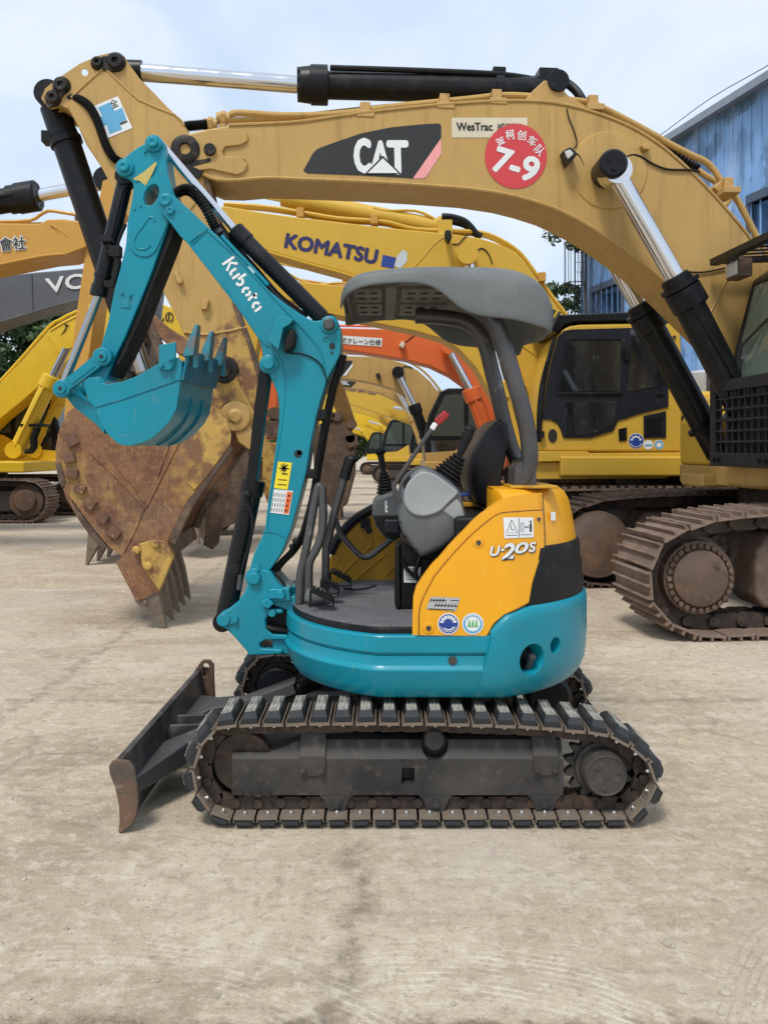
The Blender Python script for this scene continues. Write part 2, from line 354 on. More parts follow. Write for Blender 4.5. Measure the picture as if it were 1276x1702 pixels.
# ------------------------------------------------------------------ ground
def ground_material():
    m = bpy.data.materials.new('dusty concrete yard'); m.use_nodes = True; t = m.node_tree; N = t.nodes; l = t.links.new
    p = N['Principled BSDF']; p.inputs['Roughness'].default_value = .95; p.inputs['Specular IOR Level'].default_value = .25
    tc = N.new('ShaderNodeTexCoord')
    def noise(scale, det=6, st=(1, 1, 1), rg=.6, dist=0, rot=0):
        mp = N.new('ShaderNodeMapping'); mp.inputs['Scale'].default_value = st; mp.inputs['Rotation'].default_value = (0, 0, rot); l(tc.outputs['Object'], mp.inputs['Vector'])
        n = N.new('ShaderNodeTexNoise'); n.inputs['Scale'].default_value = scale; n.inputs['Detail'].default_value = det; n.inputs['Roughness'].default_value = rg; n.inputs['Distortion'].default_value = dist
        l(mp.outputs['Vector'], n.inputs['Vector']); return n.outputs['Fac']
    def rng(x, a, b, c=0., d=1.):
        n = N.new('ShaderNodeMapRange'); n.inputs['From Min'].default_value = a; n.inputs['From Max'].default_value = b; n.inputs['To Min'].default_value = c; n.inputs['To Max'].default_value = d
        l(x, n.inputs['Value']); return n.outputs['Result']
    def mth(op, a, b=None):
        n = N.new('ShaderNodeMath'); n.operation = op
        for i, q in enumerate((a, b)):
            if q is None: continue
            if isinstance(q, (int, float)): n.inputs[i].default_value = q
            else: l(q, n.inputs[i])
        return n.outputs[0]
    def mix(f, a, c):
        x = N.new('ShaderNodeMix'); x.data_type = 'RGBA'
        l(f, x.inputs['Factor']) if not isinstance(f, float) else None
        if isinstance(a, tuple): x.inputs[6].default_value = (*a, 1)
        else: l(a, x.inputs[6])
        if isinstance(c, tuple): x.inputs[7].default_value = (*c, 1)
        else: l(c, x.inputs[7])
        return x.outputs[2]
    c = mix(rng(noise(.55, 7, dist=.5), .38, .62), (.30, .242, .178), (.405, .345, .268))
    c = mix(mth('MULTIPLY', rng(noise(1.5, 9, (1, 1.3, 1), .70, .4), .50, .62), .70), c, (.46, .405, .325))
    c = mix(mth('MULTIPLY', rng(noise(.8, 9, (.7, 1.2, 1), .70, 1.0), .51, .63), .62), c, (.225, .178, .13))
    c = mix(mth('MULTIPLY', rng(noise(1.9, 9, (1, 1, 1), .72, .8), .53, .63), .50), c, (.42, .36, .245))
    c = mix(mth('MULTIPLY', rng(noise(1.3, 7, (.22, 3.2, 1), .7, .6, R(6)), .55, .66), .35), c, (.46, .405, .33))
    c = mix(mth('MULTIPLY', rng(noise(1.6, 7, (.3, 3.5, 1), .7, .5, R(-14)), .57, .68), .40), c, (.20, .16, .12))
    c = mix(mth('MULTIPLY', rng(noise(14, 9, (1, 1, 1), .78), .50, .60), .50), c, (.50, .45, .375))
    c = mix(mth('MULTIPLY', rng(noise(18, 9, (1, 1, 1), .82), .52, .60), .60), c, (.22, .178, .135))
    c = mix(mth('MULTIPLY', rng(noise(75, 5, (1, 1, 1), .8), .56, .64), .55), c, (.16, .13, .10))
    c = mix(mth('MULTIPLY', rng(noise(3.4, 10, (1, 1, 1), .76, 1.2), .59, .66), .45), c, (.15, .12, .09))
    c = mix(mth('MULTIPLY', rng(noise(130, 4, (1, 1, 1), .85), .57, .66), .6), c, (.12, .10, .08))
    c = mix(mth('MULTIPLY', rng(noise(110, 4, (1, 1, 1), .85, 0, 1.0), .58, .68), .6), c, (.58, .54, .47))
    vo = N.new('ShaderNodeTexVoronoi'); vo.feature = 'DISTANCE_TO_EDGE'; vo.inputs['Scale'].default_value = .55
    wv = N.new('ShaderNodeTexNoise'); wv.inputs['Scale'].default_value = 2.5; wv.inputs['Detail'].default_value = 7; l(tc.outputs['Object'], wv.inputs['Vector'])
    va = N.new('ShaderNodeMix'); va.data_type = 'VECTOR'; va.inputs['Factor'].default_value = .32; l(tc.outputs['Object'], va.inputs[4]); l(wv.outputs['Color'], va.inputs[5]); l(va.outputs[1], vo.inputs['Vector'])
    crk = mth('MULTIPLY', rng(vo.outputs['Distance'], .0, .012, 1., 0.), rng(noise(.9, 5), .46, .58))
    c = mix(mth('MULTIPLY', rng(noise(5.5, 10, (1, 1, 1), .78, .6), .55, .64), .5), c, (.215, .17, .125))
    c = mix(mth('MULTIPLY', rng(noise(.45, 4), .52, .62), .35), c, (.37, .33, .30))
    c = mix(mth('MULTIPLY', crk, .38), c, (.13, .105, .08))
    # joints of the slabs: worn, wandering lines
    sp = N.new('ShaderNodeSeparateXYZ'); l(tc.outputs['Object'], sp.inputs[0])
    wob = mth('MULTIPLY', mth('SUBTRACT', noise(3.0, 6, rg=.7), .5), .30); wob2 = mth('MULTIPLY', mth('SUBTRACT', noise(2.3, 6, rg=.7), .5), .26)
    def line(axis, pos, w, wb, soft):
        d = mth('ABSOLUTE', mth('SUBTRACT', mth('ADD', sp.outputs[axis], wb), pos)); return rng(d, w, w + soft, 1., 0.)
    def region(axis, a, b, s=.08):
        return mth('MULTIPLY', rng(sp.outputs[axis], a - s, a + s), rng(sp.outputs[axis], b - s, b + s, 1., 0.))
    vert = mth('MULTIPLY', line(0, -.105, .012, wob, .06), region(1, 2.15, 3.2)); horz = line(1, 2.19, .004, wob2, .035)
    far_ = line(1, 5.0, .012, wob2, .05); far2 = line(0, -2.1, .01, wob, .06)
    rough_ = rng(noise(9, 6, rg=.7), .38, .56)
    for f, k in ((vert, .62), (horz, .85), (far_, .5), (far2, .45)): c = mix(mth('MULTIPLY', mth('MULTIPLY', f, rough_), k), c, (.13, .105, .08))
    # scrape arcs left by turning crawlers
    def arcs(cx, cy, r0, r1, fx0, fx1):
        dx = mth('SUBTRACT', sp.outputs[0], cx); dy = mth('SUBTRACT', sp.outputs[1], cy)
        r = mth('SQRT', mth('ADD', mth('MULTIPLY', dx, dx), mth('MULTIPLY', dy, dy)))
        w = mth('SINE', mth('MULTIPLY', mth('ADD', r, mth('MULTIPLY', noise(6, 3), .03)), 240.0))
        band = mth('MULTIPLY', rng(r, r0 - .05, r0 + .05), rng(r, r1 - .05, r1 + .05, 1., 0.))
        return mth('MULTIPLY', mth('MULTIPLY', mth('MULTIPLY', rng(w, .2, .9), band), region(0, fx0, fx1, .12)), rng(noise(7, 5), .42, .6))
    c = mix(mth('MULTIPLY', arcs(.15, 1.5, .78, 1.05, .0, .75), .75), c, (.50, .45, .38))
    c = mix(mth('MULTIPLY', arcs(-.9, 1.0, 1.35, 1.62, -1.2, .1), .4), c, (.48, .43, .36))
    c = mix(mth('MULTIPLY', arcs(2.2, 1.6, 1.1, 1.5, .8, 1.8), .4), c, (.20, .165, .125))
    g_ = N.new('ShaderNodeHueSaturation'); g_.inputs['Value'].default_value = 1.33; g_.inputs['Saturation'].default_value = 1.10; l(c, g_.inputs['Color']); c = g_.outputs['Color']
    l(c, p.inputs['Base Color'])
    b1 = N.new('ShaderNodeBump'); b1.inputs['Strength'].default_value = .8; b1.inputs['Distance'].default_value = .012
    hh = mth('ADD', mth('ADD', mth('MULTIPLY', noise(2.2, 9, rg=.72), 1.8), mth('MULTIPLY', noise(38, 6, rg=.75), .55)), mth('MULTIPLY', noise(140, 3), .2))
    hh = mth('SUBTRACT', hh, mth('MULTIPLY', mth('MAXIMUM', vert, horz), .5))
    l(hh, b1.inputs['Height']); l(b1.outputs['Normal'], p.inputs['Normal']); return m
b = B(); ysr = [-60, -10, 0, 14, 20, 30, 45, 60, 120, 400, 1200]
rows = [[(x, y, gz(y)) for x in (-900, -60, -15, 0, 15, 60, 900)] for y in ysr]
b.loft(rows, closed=False)
g = obj('ground', b, ground_material()); g['kind'] = 'structure'
for q in g.data.polygons:
    if q.normal.z < 0: q.flip()
# small stones and grit lying about the yard
b = B(); rs = random.Random(3)
def stone(x, y, r):
    n = 7; rg = []; z0 = gz(y)
    for k, (zz, sc) in enumerate(((-.2, .8), (.15, 1), (.5, .8), (.75, .35))):
        rg.append([(x + r * sc * math.cos(2*PI*i/n) * rs.uniform(.7, 1.2), y + r * sc * math.sin(2*PI*i/n) * rs.uniform(.7, 1.2), z0 + r * zz * rs.uniform(.8, 1.2)) for i in range(n)])
    b.loft(rg)
for _ in range(1500):
    y = 2.0 + 9 * rs.random() ** 1.6; x = rs.uniform(-.55, .55) * y; stone(x, y, rs.choice((.002, .0025, .003, .004, .005, .008)) * rs.uniform(.7, 1.3))
for u, v, r in ((1112, 1571, .022), (1140, 1566, .01), (970, 1426, .016), (838, 1416, .009), (1205, 1652, .016), (905, 1485, .008), (990, 1690, .012), (632, 1490, .007), (300, 1440, .008), (110, 1545, .01)):
    y = 1.5 * F / (v - VH); stone(X(u, y), y, r)
pb = obj('pebbles', b, mat('pale stone', (.40, .35, .28), .9, vary=.3, vs=2), smooth=False); pb['kind'] = 'stuff'; pb['label'] = 'loose grit and small stones on the yard'
# ------------------------------------------------------------------ the small teal excavator in front
HX, HY = 0.234, 3.99
mini = thing('mini_excavator', 'small teal excavator with amber side cover and grey canopy roof standing alone in front', 'excavator', (HX, HY, 0), 'excavators parked in the yard')

def build_small_track(y0, flip):
    """one crawler; y0 = side nearest the viewer, flip = outer side faces away from the viewer"""
    px = [(376,1208),(450,1205),(540,1203),(640,1203),(740,1204),(830,1207),(900,1210),(960,1216),(1005,1222),(1042,1238),(1072,1262),(1087,1290),(1085,1320),(1064,1348),(1030,1362),(900,1362),(700,1362),(500,1362),(388,1362),(352,1350),(331,1326),(321,1290),(330,1248),(351,1220)]
    P = [V((X(u, 3.3), 0, Z(v, 3.3))) for u, v in px]
    fine = catmull(P, 24, True); n = len(fine); d = [0]
    for i in range(n): d.append(d[-1] + (fine[(i + 1) % n] - fine[i]).length)
    N = 44; fr = []
    for k in range(N):
        s = d[-1] * k / N; i = max(j for j in range(n) if d[j] <= s)
        a, b2 = fine[i], fine[(i + 1) % n]; p = a + (b2 - a) * ((s - d[i]) / (d[i + 1] - d[i]))
        t = (fine[(i + 4) % n] - fine[i - 3]).normalized(); fr.append((p, t))
    mats = []
    for p, t in fr:
        z = t.cross(V((0, 1, 0)))
        m = M((t, V((0, 1, 0)), z)).transposed().to_4x4(); m.translation = V((p.x, y0, p.z)); mats.append(m)
    ch = B()
    for m in mats:
        tmp = B()
        for yy in ((.072, .096), (.154, .178)):
            tmp.prism([(-.046, -.050), (-.03, -.058), (.03, -.058), (.046, -.050), (.046, -.014), (.03, -.006), (-.03, -.006), (-.046, -.014)], *yy)
        tmp.cyl((.0435, .064, -.034), (.0435, .186, -.034), .019, seg=12)
        tmp.bm.transform(m)
        me = bpy.data.meshes.new('x'); tmp.bm.to_mesh(me); tmp.bm.free(); ch.bm.from_mesh(me); bpy.data.meshes.remove(me)
    tr = obj('track', ch, m_chain, mini, label=('far' if flip else 'near') + ' crawler track')
    s = B()
    s.mi = 0
    s.prism([(-.0405, -.008), (.0405, -.008), (.0405, .002), (-.0405, .002)], 0, .25)
    s.box((-.0385, .125, .006), (.004, .25, .012)); s.box((.0385, .125, .006), (.004, .25, .012))
    s.mi = 1
    a = [(-.030, .007, .002), (.030, .007, .002), (.030, .243, .002), (-.030, .243, .002)]
    b_ = [(-.031, .004, .024), (.031, .004, .024), (.031, .246, .024), (-.031, .246, .024)]
    c_ = [(-.021, .027, .046), (.021, .027, .046), (.021, .223, .046), (-.021, .223, .046)]
    Rg = [s.vs(r) for r in (a, b_, c_)]
    for r0, r1 in zip(Rg, Rg[1:]):
        for i in range(4): s.f((r0[i], r0[(i + 1) % 4], r1[(i + 1) % 4], r1[i]))
    s.f(Rg[0][::-1]); s.mi = 2; s.f(Rg[2])
    for k in (-1, 0, 1): s.box((k * .0135, .125, .0475), (.009, .190, .003))
    s.mi = 3
    for yy in (.030, .220): s.cyl((0, yy, -.008), (0, yy, -.014), .011, seg=6); s.ball((0, yy, -.015), .0085, 10)
    s0 = obj('track_shoe', s, [m_shoe, m_pad, m_padtop, m_bolt], None, bevel=.002, seg=1)
    base = top(mini).location
    for k, m in enumerate(mats):
        q = s0 if k == 0 else s0.copy()
        if k: COL.objects.link(q)
        q.parent = tr; mm = m.copy(); mm.translation = mm.translation - base
        j = random.uniform(-.05, .05); q.matrix_local = mm @ M.Rotation(j, 4, 'Y')
    ym = y0 + .125
    # idler, sprocket, rollers
    ic = W(397, 1282, 3.3); b = B(); ic.y = ym
    sd_ = 1 if flip else -1
    b.turn((ic.x, ym - .035, ic.z), (0, 1, 0), [(0, .085), (0, .118), (.018, .122), (.018, .105), (.052, .105), (.052, .122), (.07, .118), (.07, .085), (.055, .08), (.055, .0), (.02, 0), (.02, .08)], 40)
    obj('idler', b, m_chain, tr, bevel=.003)
    sc = W(1008, 1291, 3.3); b = B()
    g = []
    for i in range(15 * 8):
        a_ = 2 * PI * i / 120; ph = (i % 8) / 8; r = .128 + .017 * math.cos(2 * PI * ph)
        g.append((sc.x + r * math.cos(a_), sc.z + r * math.sin(a_)))
    b.prism(g, ym - .02, ym + .02); obj('sprocket', b, m_frame, tr, bevel=.002, seg=1)
    b = B(); ys = ym - .02 if not flip else ym + .02
    b.turn((sc.x, ys, sc.z), (0, sd_, 0), [(-.01, .105), (.015, .103), (.022, .09), (.095, .083), (.105, .078), (.105, .074), (.101, .072), (.101, .0)], 40)
    for k in range(3):
        a_ = R(20 + 120 * k); c = V((sc.x + .05 * math.cos(a_), ys + sd_ * .10, sc.z + .05 * math.sin(a_))); b.cyl(c, c + V((0, sd_ * .006, 0)), .010, seg=12)
    b.cyl((sc.x, ys + sd_ * .1, sc.z), (sc.x, ys + sd_ * .105, sc.z), .012, seg=12)
    obj('drive_hub', b, m_frame, tr, bevel=.002)
    if flip:                                          # the travel motor under its cover on the inner side
        b = B(); b.cyl((sc.x - .02, y0 - .10, sc.z), (sc.x - .02, y0 + .10, sc.z), .118, seg=40, ch=.02); obj('motor_cover', b, m_black, tr)
        b = B(); b.cyl((ic.x, y0 + .02, ic.z), (ic.x, y0 + .06, ic.z), .10, seg=36, ch=.008); obj('idler_cover', b, m_navy, tr)
    for u in (559, 724, 905):
        c = W(u, 1341, 3.3); b = B(); b.turn((c.x, ym - .05, c.z), (0, 1, 0), [(0, .03), (0, .052), (.022, .055), (.022, .043), (.078, .043), (.078, .055), (.1, .052), (.1, .03)], 28)
        obj('roller', b, m_chain, tr)
    c = W(723, 1240, 3.3); b = B(); b.cyl((c.x, y0 + .055, c.z), (c.x, y0 + .2, c.z), .041, seg=28, ch=.006); obj('carrier_roller', b, m_frame, tr)
    # track frame: folded channel with ears for the rollers
    fo = y0 + .050 if not flip else y0 + .20; sg = 1 if not flip else -1
    b = B(); x0, x1 = X(385, 3.35), X(936, 3.35); z0, z1, z2 = Z(1322, 3.35), Z(1262, 3.35), Z(1236, 3.35)
    sec = [(fo, z0), (fo, z1), (fo + sg * .045, z2), (fo + sg * .12, z2), (fo + sg * .12, z0)]
    xm = X(500, 3.35); zl = Z(1254, 3.35)
    secl = [(fo, z0), (fo, z1 + .0), (fo + sg * .02, zl), (fo + sg * .12, zl), (fo + sg * .12, z0)]
    b.loft([[(xx, y, z) for y, z in s_] for xx, s_ in ((x0, secl), (X(445, 3.35), secl), (xm, sec), (x1, sec))])
    for u in (559, 724, 905):
        cx = X(u, 3.35); zz = Z(1341, 3.35)
        b.prism([(cx - .075, z0 + .004), (cx - .05, z0 - .018)] + arc(cx, zz, .036, 200, 340, 8) + [(cx + .05, z0 - .018), (cx + .075, z0 + .004)], fo + sg * .002, fo + sg * .024)
    b.prism([(X(398, 3.35), z0 + .002), (X(404, 3.35), z0 - .02), (X(458, 3.35), z0 - .02), (X(462, 3.35), z0 + .002)], fo + sg * .02, fo + sg * .1)
    hx, hz = X(678, 3.35), Z(1290, 3.35); cut = B(); cut.box((hx, fo, hz), (.052, .18, .066))
    cut2 = B(); c = W(723, 1243, 3.35); cut2.cyl((c.x, fo - sg * .05, c.z), (c.x, fo + sg * .07, c.z), .053, seg=28)
    fobj = obj('track_frame', b, m_frame, tr, bevel=.008, seg=3, cuts=(cut, cut2))
    b = B(); b.box((hx, fo + sg * .055, hz), (.05, .004, .064)); obj('frame_hole_shade', b, m_ink, tr)  # black sheet set in the cut-out puts the hole's shade into colour
    for u in (519, 907):
        b = B(); cx = X(u, 3.34); zt, zm, zb = Z(1229, 3.34), Z(1262, 3.34), Z(1290, 3.34); w = .05
        b.prism([(cx - w, zb), (cx + w, zb), (cx + w, zm + .01), (cx - w, zm + .01)], fo - sg * .010, fo - sg * .001)
        b.loft([[(cx - w, fo - sg * .010, zm + .01), (cx + w, fo - sg * .010, zm + .01), (cx + w, fo - sg * .001, zm + .01), (cx - w, fo - sg * .001, zm + .01)],
                [(cx - w, fo + sg * .040, zt + .006), (cx + w, fo + sg * .040, zt + .006), (cx + w, fo + sg * .046, zt - .002), (cx - w, fo + sg * .046, zt - .002)]])
        for dx in (-.036, .036): b.cyl((cx + dx, fo - sg * .010, zb + .022), (cx + dx, fo - sg * .024, zb + .022), .014, seg=6); b.ball((cx + dx, fo - sg * .024, zb + .022), .009, 8)
        obj('frame_bracket', b, m_frame, tr, bevel=.002, seg=1)
    b = B()
    for u, v in ((559, 1337), (724, 1337), (905, 1337), (400, 1318), (414, 1319), (430, 1320), (446, 1319)):
        c = W(u, v, 3.35); r = .013 if u > 450 else .008; b.cyl((c.x, fo - sg * .001, c.z), (c.x, fo - sg * .012, c.z), r, seg=6)
        b.cyl((c.x, fo - sg * .001, c.z), (c.x, fo - sg * .004, c.z), r * 1.5, seg=16)
    obj('frame_bolt', b, m_frame, tr)
    return tr
build_small_track(3.30, False)
build_small_track(4.43, True)

# undercarriage
b = B(); b.box((HX + .02, HY, .275), (.62, .90, .19)); b.box((HX - .1, HY, .22), (1.0, .30, .12)); b.cyl((HX, HY, .33), (HX, HY, .50), .33, seg=48)
obj('undercarriage', b, m_navy, mini, bevel=.015)

# blade
bl = B(); ny, fy = 3.29, 4.62
sec = [(187, 1268), (190, 1292), (199, 1320), (203, 1350), (198, 1377), (206, 1379), (214, 1366), (216, 1340), (212, 1310), (205, 1285), (204, 1262), (196, 1259)]
S = [(X(u, 3.3), Z(v, 3.3)) for u, v in sec]
bl.loft([[(x, ny, z) for x, z in S], [(x + .03, fy, z + .014) for x, z in S]])
blade = obj('blade', bl, m_blade, mini, bevel=.004)
def end_plate(y, dx, dz, hole):
    pl = [(184, 1270), (189, 1262), (198, 1259), (217, 1262), (226, 1272), (231, 1296), (233, 1330), (230, 1350), (222, 1366), (207, 1379), (200, 1380), (202, 1360), (201, 1335), (195, 1306), (186, 1284)]
    b = B(); b.prism([(X(u, 3.3) + dx, Z(v, 3.3) + dz) for u, v in pl], y, y + .02)
    cut = ()
    if hole:
        c = B(); xx, zz = X(210, 3.3) + dx, Z(1284, 3.3) + dz
        c.prism([(xx - .016 + q[0], zz + q[1]) for q in arc(0, .02, .017, 0, 180, 8) + arc(0, -.03, .017, 180, 360, 8)], y - .05, y + .07); cut = (c,)
    return obj('blade_end_plate', b, m_bladee, blade, bevel=.004, cuts=cut)
end_plate(3.272, 0, 0, False); end_plate(4.612, .03, .014, False)
b = B()                                                # lifting eye standing on the far top corner
c0 = W(343, 1118, 4.6); b.prism([(c0.x - .05, .22), (c0.x - .045, .315), (c0.x - .02, .345), (c0.x + .02, .345), (c0.x + .042, .32), (c0.x + .045, .1), (c0.x + .02, .06)], 4.585, 4.61)
cu = B(); cu.prism([(c0.x - .0 + q[0], .29 + q[1]) for q in arc(0, .022, .017, 0, 180, 8) + arc(0, -.022, .017, 180, 360, 8)], 4.5, 4.7)
obj('lifting_eye', b, m_bladee, blade, bevel=.003, cuts=(cu,))
def wedge(pts_top, pts_bot):
    b = B(); n = len(pts_top); a, c = b.vs(pts_top), b.vs(pts_bot)
    for i in range(n): b.f((a[i], a[(i + 1) % n], c[(i + 1) % n], c[i]))
    b.f(a); b.f(c[::-1]); return b
bx = X(212, 3.3)
for (ya, yb, yc) in ((3.36, 3.80, 3.72), (3.98, 4.56, 4.20)):  # flared push arms
    xa = bx - .01; xb = -.50
    b = B()
    b.loft([[(xa, ya, .10), (xa, yb, .10), (xa, yb, .17), (xa, ya, .17)], [(xa + .17, yc - .09, .14), (xa + .17, yc + .09, .14), (xa + .17, yc + .09, .235), (xa + .17, yc - .09, .235)],
            [(xb, yc - .055, .17), (xb, yc + .055, .17), (xb, yc + .055, .27), (xb, yc - .055, .27)], [(-.12, yc - .05, .19), (-.12, yc + .05, .19), (-.12, yc + .05, .28), (-.12, yc - .05, .28)]])
    obj('push_arm', b, m_bladearm, blade, bevel=.012, seg=3)
for yy in (3.88, 4.02):
    b = B(); b.prism([(bx - .01, .10), (bx + .30, .19), (bx + .30, .235), (bx + .02, .225)], yy - .01, yy + .01); obj('cylinder_lug', b, m_blade, blade, bevel=.003)
b = B(); p0, p1 = V((bx + .1, 3.95, .185)), V((-.30, 3.99, .40)); b.cyl(p0, p1, .022, seg=20); b.cyl(p0 + (p1 - p0) * .42, p1, .036, seg=24); obj('blade_cylinder', b, m_black, blade)
b = B(); d = (p1 - p0).normalized(); b.bar(p0 + d * .22 + V((0, -.02, .05)), p0 + d * .52 + V((0, -.02, .05)), .10, .012); b.bar(p0 + d * .22 + V((0, -.07, .025)), p0 + d * .52 + V((0, -.07, .025)), .012, .05); obj('cylinder_guard', b, m_bladearm, blade, bevel=.003)
b = B(); q = p0 + d * .535 + V((0, -.05, .03)); b.tube([q + d * (i * .0025) + V((0, .024 * math.cos(i * .9), .024 * math.sin(i * .9))) for i in range(46)], .004, 6, 1); obj('hose_spring', b, m_black, blade)

# upper body: teal skirt, counterweight
def rad(a, r, w): return min(r, w / max(abs(math.sin(a)), 1e-6))
def plan(r, w, a0=0, a1=360, n=96):
    return [(HX + rad(R(a0 + (a1 - a0) * i / n), r, w) * math.cos(R(a0 + (a1 - a0) * i / n)), HY + rad(R(a0 + (a1 - a0) * i / n), r, w) * math.sin(R(a0 + (a1 - a0) * i / n))) for i in range(n + (a1 - a0 < 360))]
pr = [(.755, -.06), (.755, -.008), (.7525, -.002), (.748, .001), (.688, .002), (.684, .000), (.681, -.012), (.674, -.013), (.671, -.006), (.636, -.004), (.632, -.002), (.620, .010), (.615, .011), (.608, .009), (.550, -.010), (.520, -.022), (.500, -.038), (.49, -.06), (.49, -.2)]
b = B(); b.loft([[(x, y, z) for x, y in plan(.69 + d, .64 + d, 72, 288, 80)] + [(HX + .06, HY, z)] for z, d in pr]); skirt = obj('body_skirt', b, m_teal, mini, ang=26)
b = B(); c = W(752, 1098, 3.352); b.cyl(c, c + V((0, -.006, 0)), .012, seg=6); b.cyl(c, c + V((0, -.002, 0)), .018, seg=20); obj('skirt_bolt', b, m_steel, skirt)
b = B(); rows = []
NA = 60
def ztop(a):
    x = rad(a, .69, .64) * math.cos(a)
    for x0, z0, x1, z1 in ((.17, .752, .205, .80), (.205, .80, .25, .838), (.25, .838, .35, .868)):
        if math.sin(a) < 0 and x < x1: return z0 + (z1 - z0) * max(0, (x - x0) / (x1 - x0))
    return .868
for i in range(NA + 1):
    t = i / NA; sec = []
    def pt(z, d, fl=1):
        a0 = R(-78.6 + 5.0 * min(max((z - .49) / .26, 0), 1)); a = a0 + (R(78) - a0) * t; r = rad(a, .69 + d, .64 + d)
        return (HX + r * math.cos(a), HY + r * math.sin(a), z)
    a = R(-73.6) + (R(78) - R(-73.6)) * t; zt = ztop(a)
    zs = [(.49, -.09), (.492, -.05), (.505, -.030), (.53, -.010), (.57, .006), (.62, .013), (.70, .016)] + [(.70 + (zt - .72) * k, .016) for k in (.3, .6, .85)] + [(zt - .014, .013), (zt - .004, .004), (zt, -.012), (zt, -.08)]
    sec = [pt(z, d) for z, d in zs]; sec += [pt(zt, -.22), pt(.49, -.22)]
    rows.append(sec)
b.loft(rows)
def on_body(u, v, d=0):                                 # a point of the rounded side seen at pixel (u, v)
    Y = 3.4
    for _ in range(30):
        x, z = X(u, Y) - HX, Z(v, Y); s = max(0, min(1, (z - .80) / .53)); r = .69 - .07 * s ** 1.6 + d; w = .632 - .03 * s + d
        Y = Y * .5 + .5 * (HY - min(w, math.sqrt(max(r * r - x * x, .01))))
    return W(u, v, Y)
def counter_pt(u, v):
    Y = 3.6
    for _ in range(30):
        x = X(u, Y) - HX; Y = Y * .5 + .5 * (HY - min(.655, math.sqrt(max(.705 ** 2 - x * x, .01))))
    return W(u, v, Y)
c1 = counter_pt(885, 1097); c2 = counter_pt(923, 1073); o_ = V((HX, HY, 0))
n1 = V((c1.x - HX, c1.y - HY, 0)).normalized(); n2 = V((c2.x - HX, c2.y - HY, 0)).normalized()
k1, k2, k3 = B(), B(), B()
k1.turn(c1 + n1 * .06, -n1, [(0, .080), (.065, .064), (.10, .052), (.34, .045)], 32); k2.turn(c2 + n2 * .05, -n2, [(0, .042), (.06, .033), (.09, .028), (.2, .024)], 24)
k3.bar(c1 + n1 * .03 + V((0, 0, -.03)), c2 + n2 * .03, .05, .05)
cw = obj('counterweight', b, m_teal, mini, ang=40, cuts=(k1, k2))
b = B(); b.cyl(c1 - n1 * .065, c1 - n1 * .07, .056, seg=24); b.mi = 1; b.cyl(c1 - n1 * .06 + V((.02, 0, -.04)), c1 - n1 * .02 + V((.012, 0, .012)), .016, seg=14); obj('tie_down_pin', b, [m_black, m_steel], cw)  # black disc paints the hole's dark depth behind the real pin
b = B(); b.bar(c2 - n2 * .055 + V((0, 0, -.03)), c2 - n2 * .055 + V((0, 0, .03)), .02, .02); obj('tie_down_pin', b, m_teal, cw)

# floor
fl = [(x, y) for x, y in plan(.665, .612, 100, 260, 50)]
fl = [(.37, HY + .6)] + fl + [(.37, HY - .6)]
b = B(); b.slab([(x * 1, y) for x, y in fl], .742, .778); obj('floor_plate', b, m_black, mini, bevel=.004)
b = B(); b.slab([(HX + (x - HX) * .992, HY + (y - HY) * .99) for x, y in fl], .7785, .789); fm = obj('floor_mat', b, m_mat, mini, bevel=.003)

# rear body, vents, side cover
def rear(z): s = max(0, min(1, (z - .80) / .53)); return .69 - .07 * s ** 1.6 - .004, .632 - .03 * s - .004
b = B(); rows = []
for z, ex in ((.76, 0), (.9, 0), (1.0, 0), (1.1, 0), (1.2, 0), (1.27, -.004), (1.305, -.016), (1.325, -.04), (1.333, -.08)):
    r, w = rear(z); rows.append([(x, y, z) for x, y in plan(r + ex, w + ex, -66, 66, 60)] + [(HX + .22, HY + .5, z), (HX + .22, HY - .5, z)])
b.loft(rows); rearb = obj('rear_hood', b, m_orange, mini, ang=40)
b = B(); rows = []
for i in range(41):
    t = i / 40; sec = []
    def q(z, d):
        a0 = R(-61 + 9 * (z - .85) / .25); a = a0 + (R(70) - a0) * t; r, w = rear(z); r = rad(a, r + d, w + d); return (HX + r * math.cos(a), HY + r * math.sin(a), z)
    zs = [(.85, .006)]
    for zz in (.93, 1.005): zs += [(zz - .012, .013), (zz - .004, .013), (zz, .007), (zz + .006, .007)]
    zs += [(1.07, .013), (1.088, .012), (1.096, .004)]
    sec = [q(z, d) for z, d in zs] + [q(1.096, -.05), q(.85, -.05)]
    rows.append(sec)
b.loft(rows); vent = obj('rear_vent', b, m_blackp, mini, ang=30)
def curved(name, uv, d, th, mt, parent=mini, cols=None, bev=0, back=True):
    b = B(); b.f(b.vs([(u, 0, v) for u, v in uv])); us = [u for u, _ in uv]
    for u in range(int(min(us)) + 6, int(max(us)), 9):
        bmesh.ops.bisect_plane(b.bm, geom=b.bm.verts[:] + b.bm.edges[:] + b.bm.faces[:], plane_co=(u + .37, 0, 0), plane_no=(1, 0, 0))
    for v_ in range(int(min(p[1] for p in uv)) + 12, int(max(p[1] for p in uv)), 24):
        bmesh.ops.bisect_plane(b.bm, geom=b.bm.verts[:] + b.bm.edges[:] + b.bm.faces[:], plane_co=(0, 0, v_ + .41), plane_no=(0, 0, 1))
    for v_ in b.bm.verts: v_.co = on_body(v_.co.x, v_.co.z, d)
    b.bm.normal_update()
    if sum(f.normal.y for f in b.bm.faces) > 0: bmesh.ops.reverse_faces(b.bm, faces=b.bm.faces)
    o = obj(name, b, mt, parent, cuts=None, ang=30)
    if th:
        s = o.modifiers.new('thick', 'SOLIDIFY'); s.thickness = th; s.offset = -1
    if bev:
        md = o.modifiers.new('bevel', 'BEVEL'); md.width = bev; md.segments = 3; md.limit_method = 'ANGLE'; md.angle_limit = R(50); md.harden_normals = True
    return o
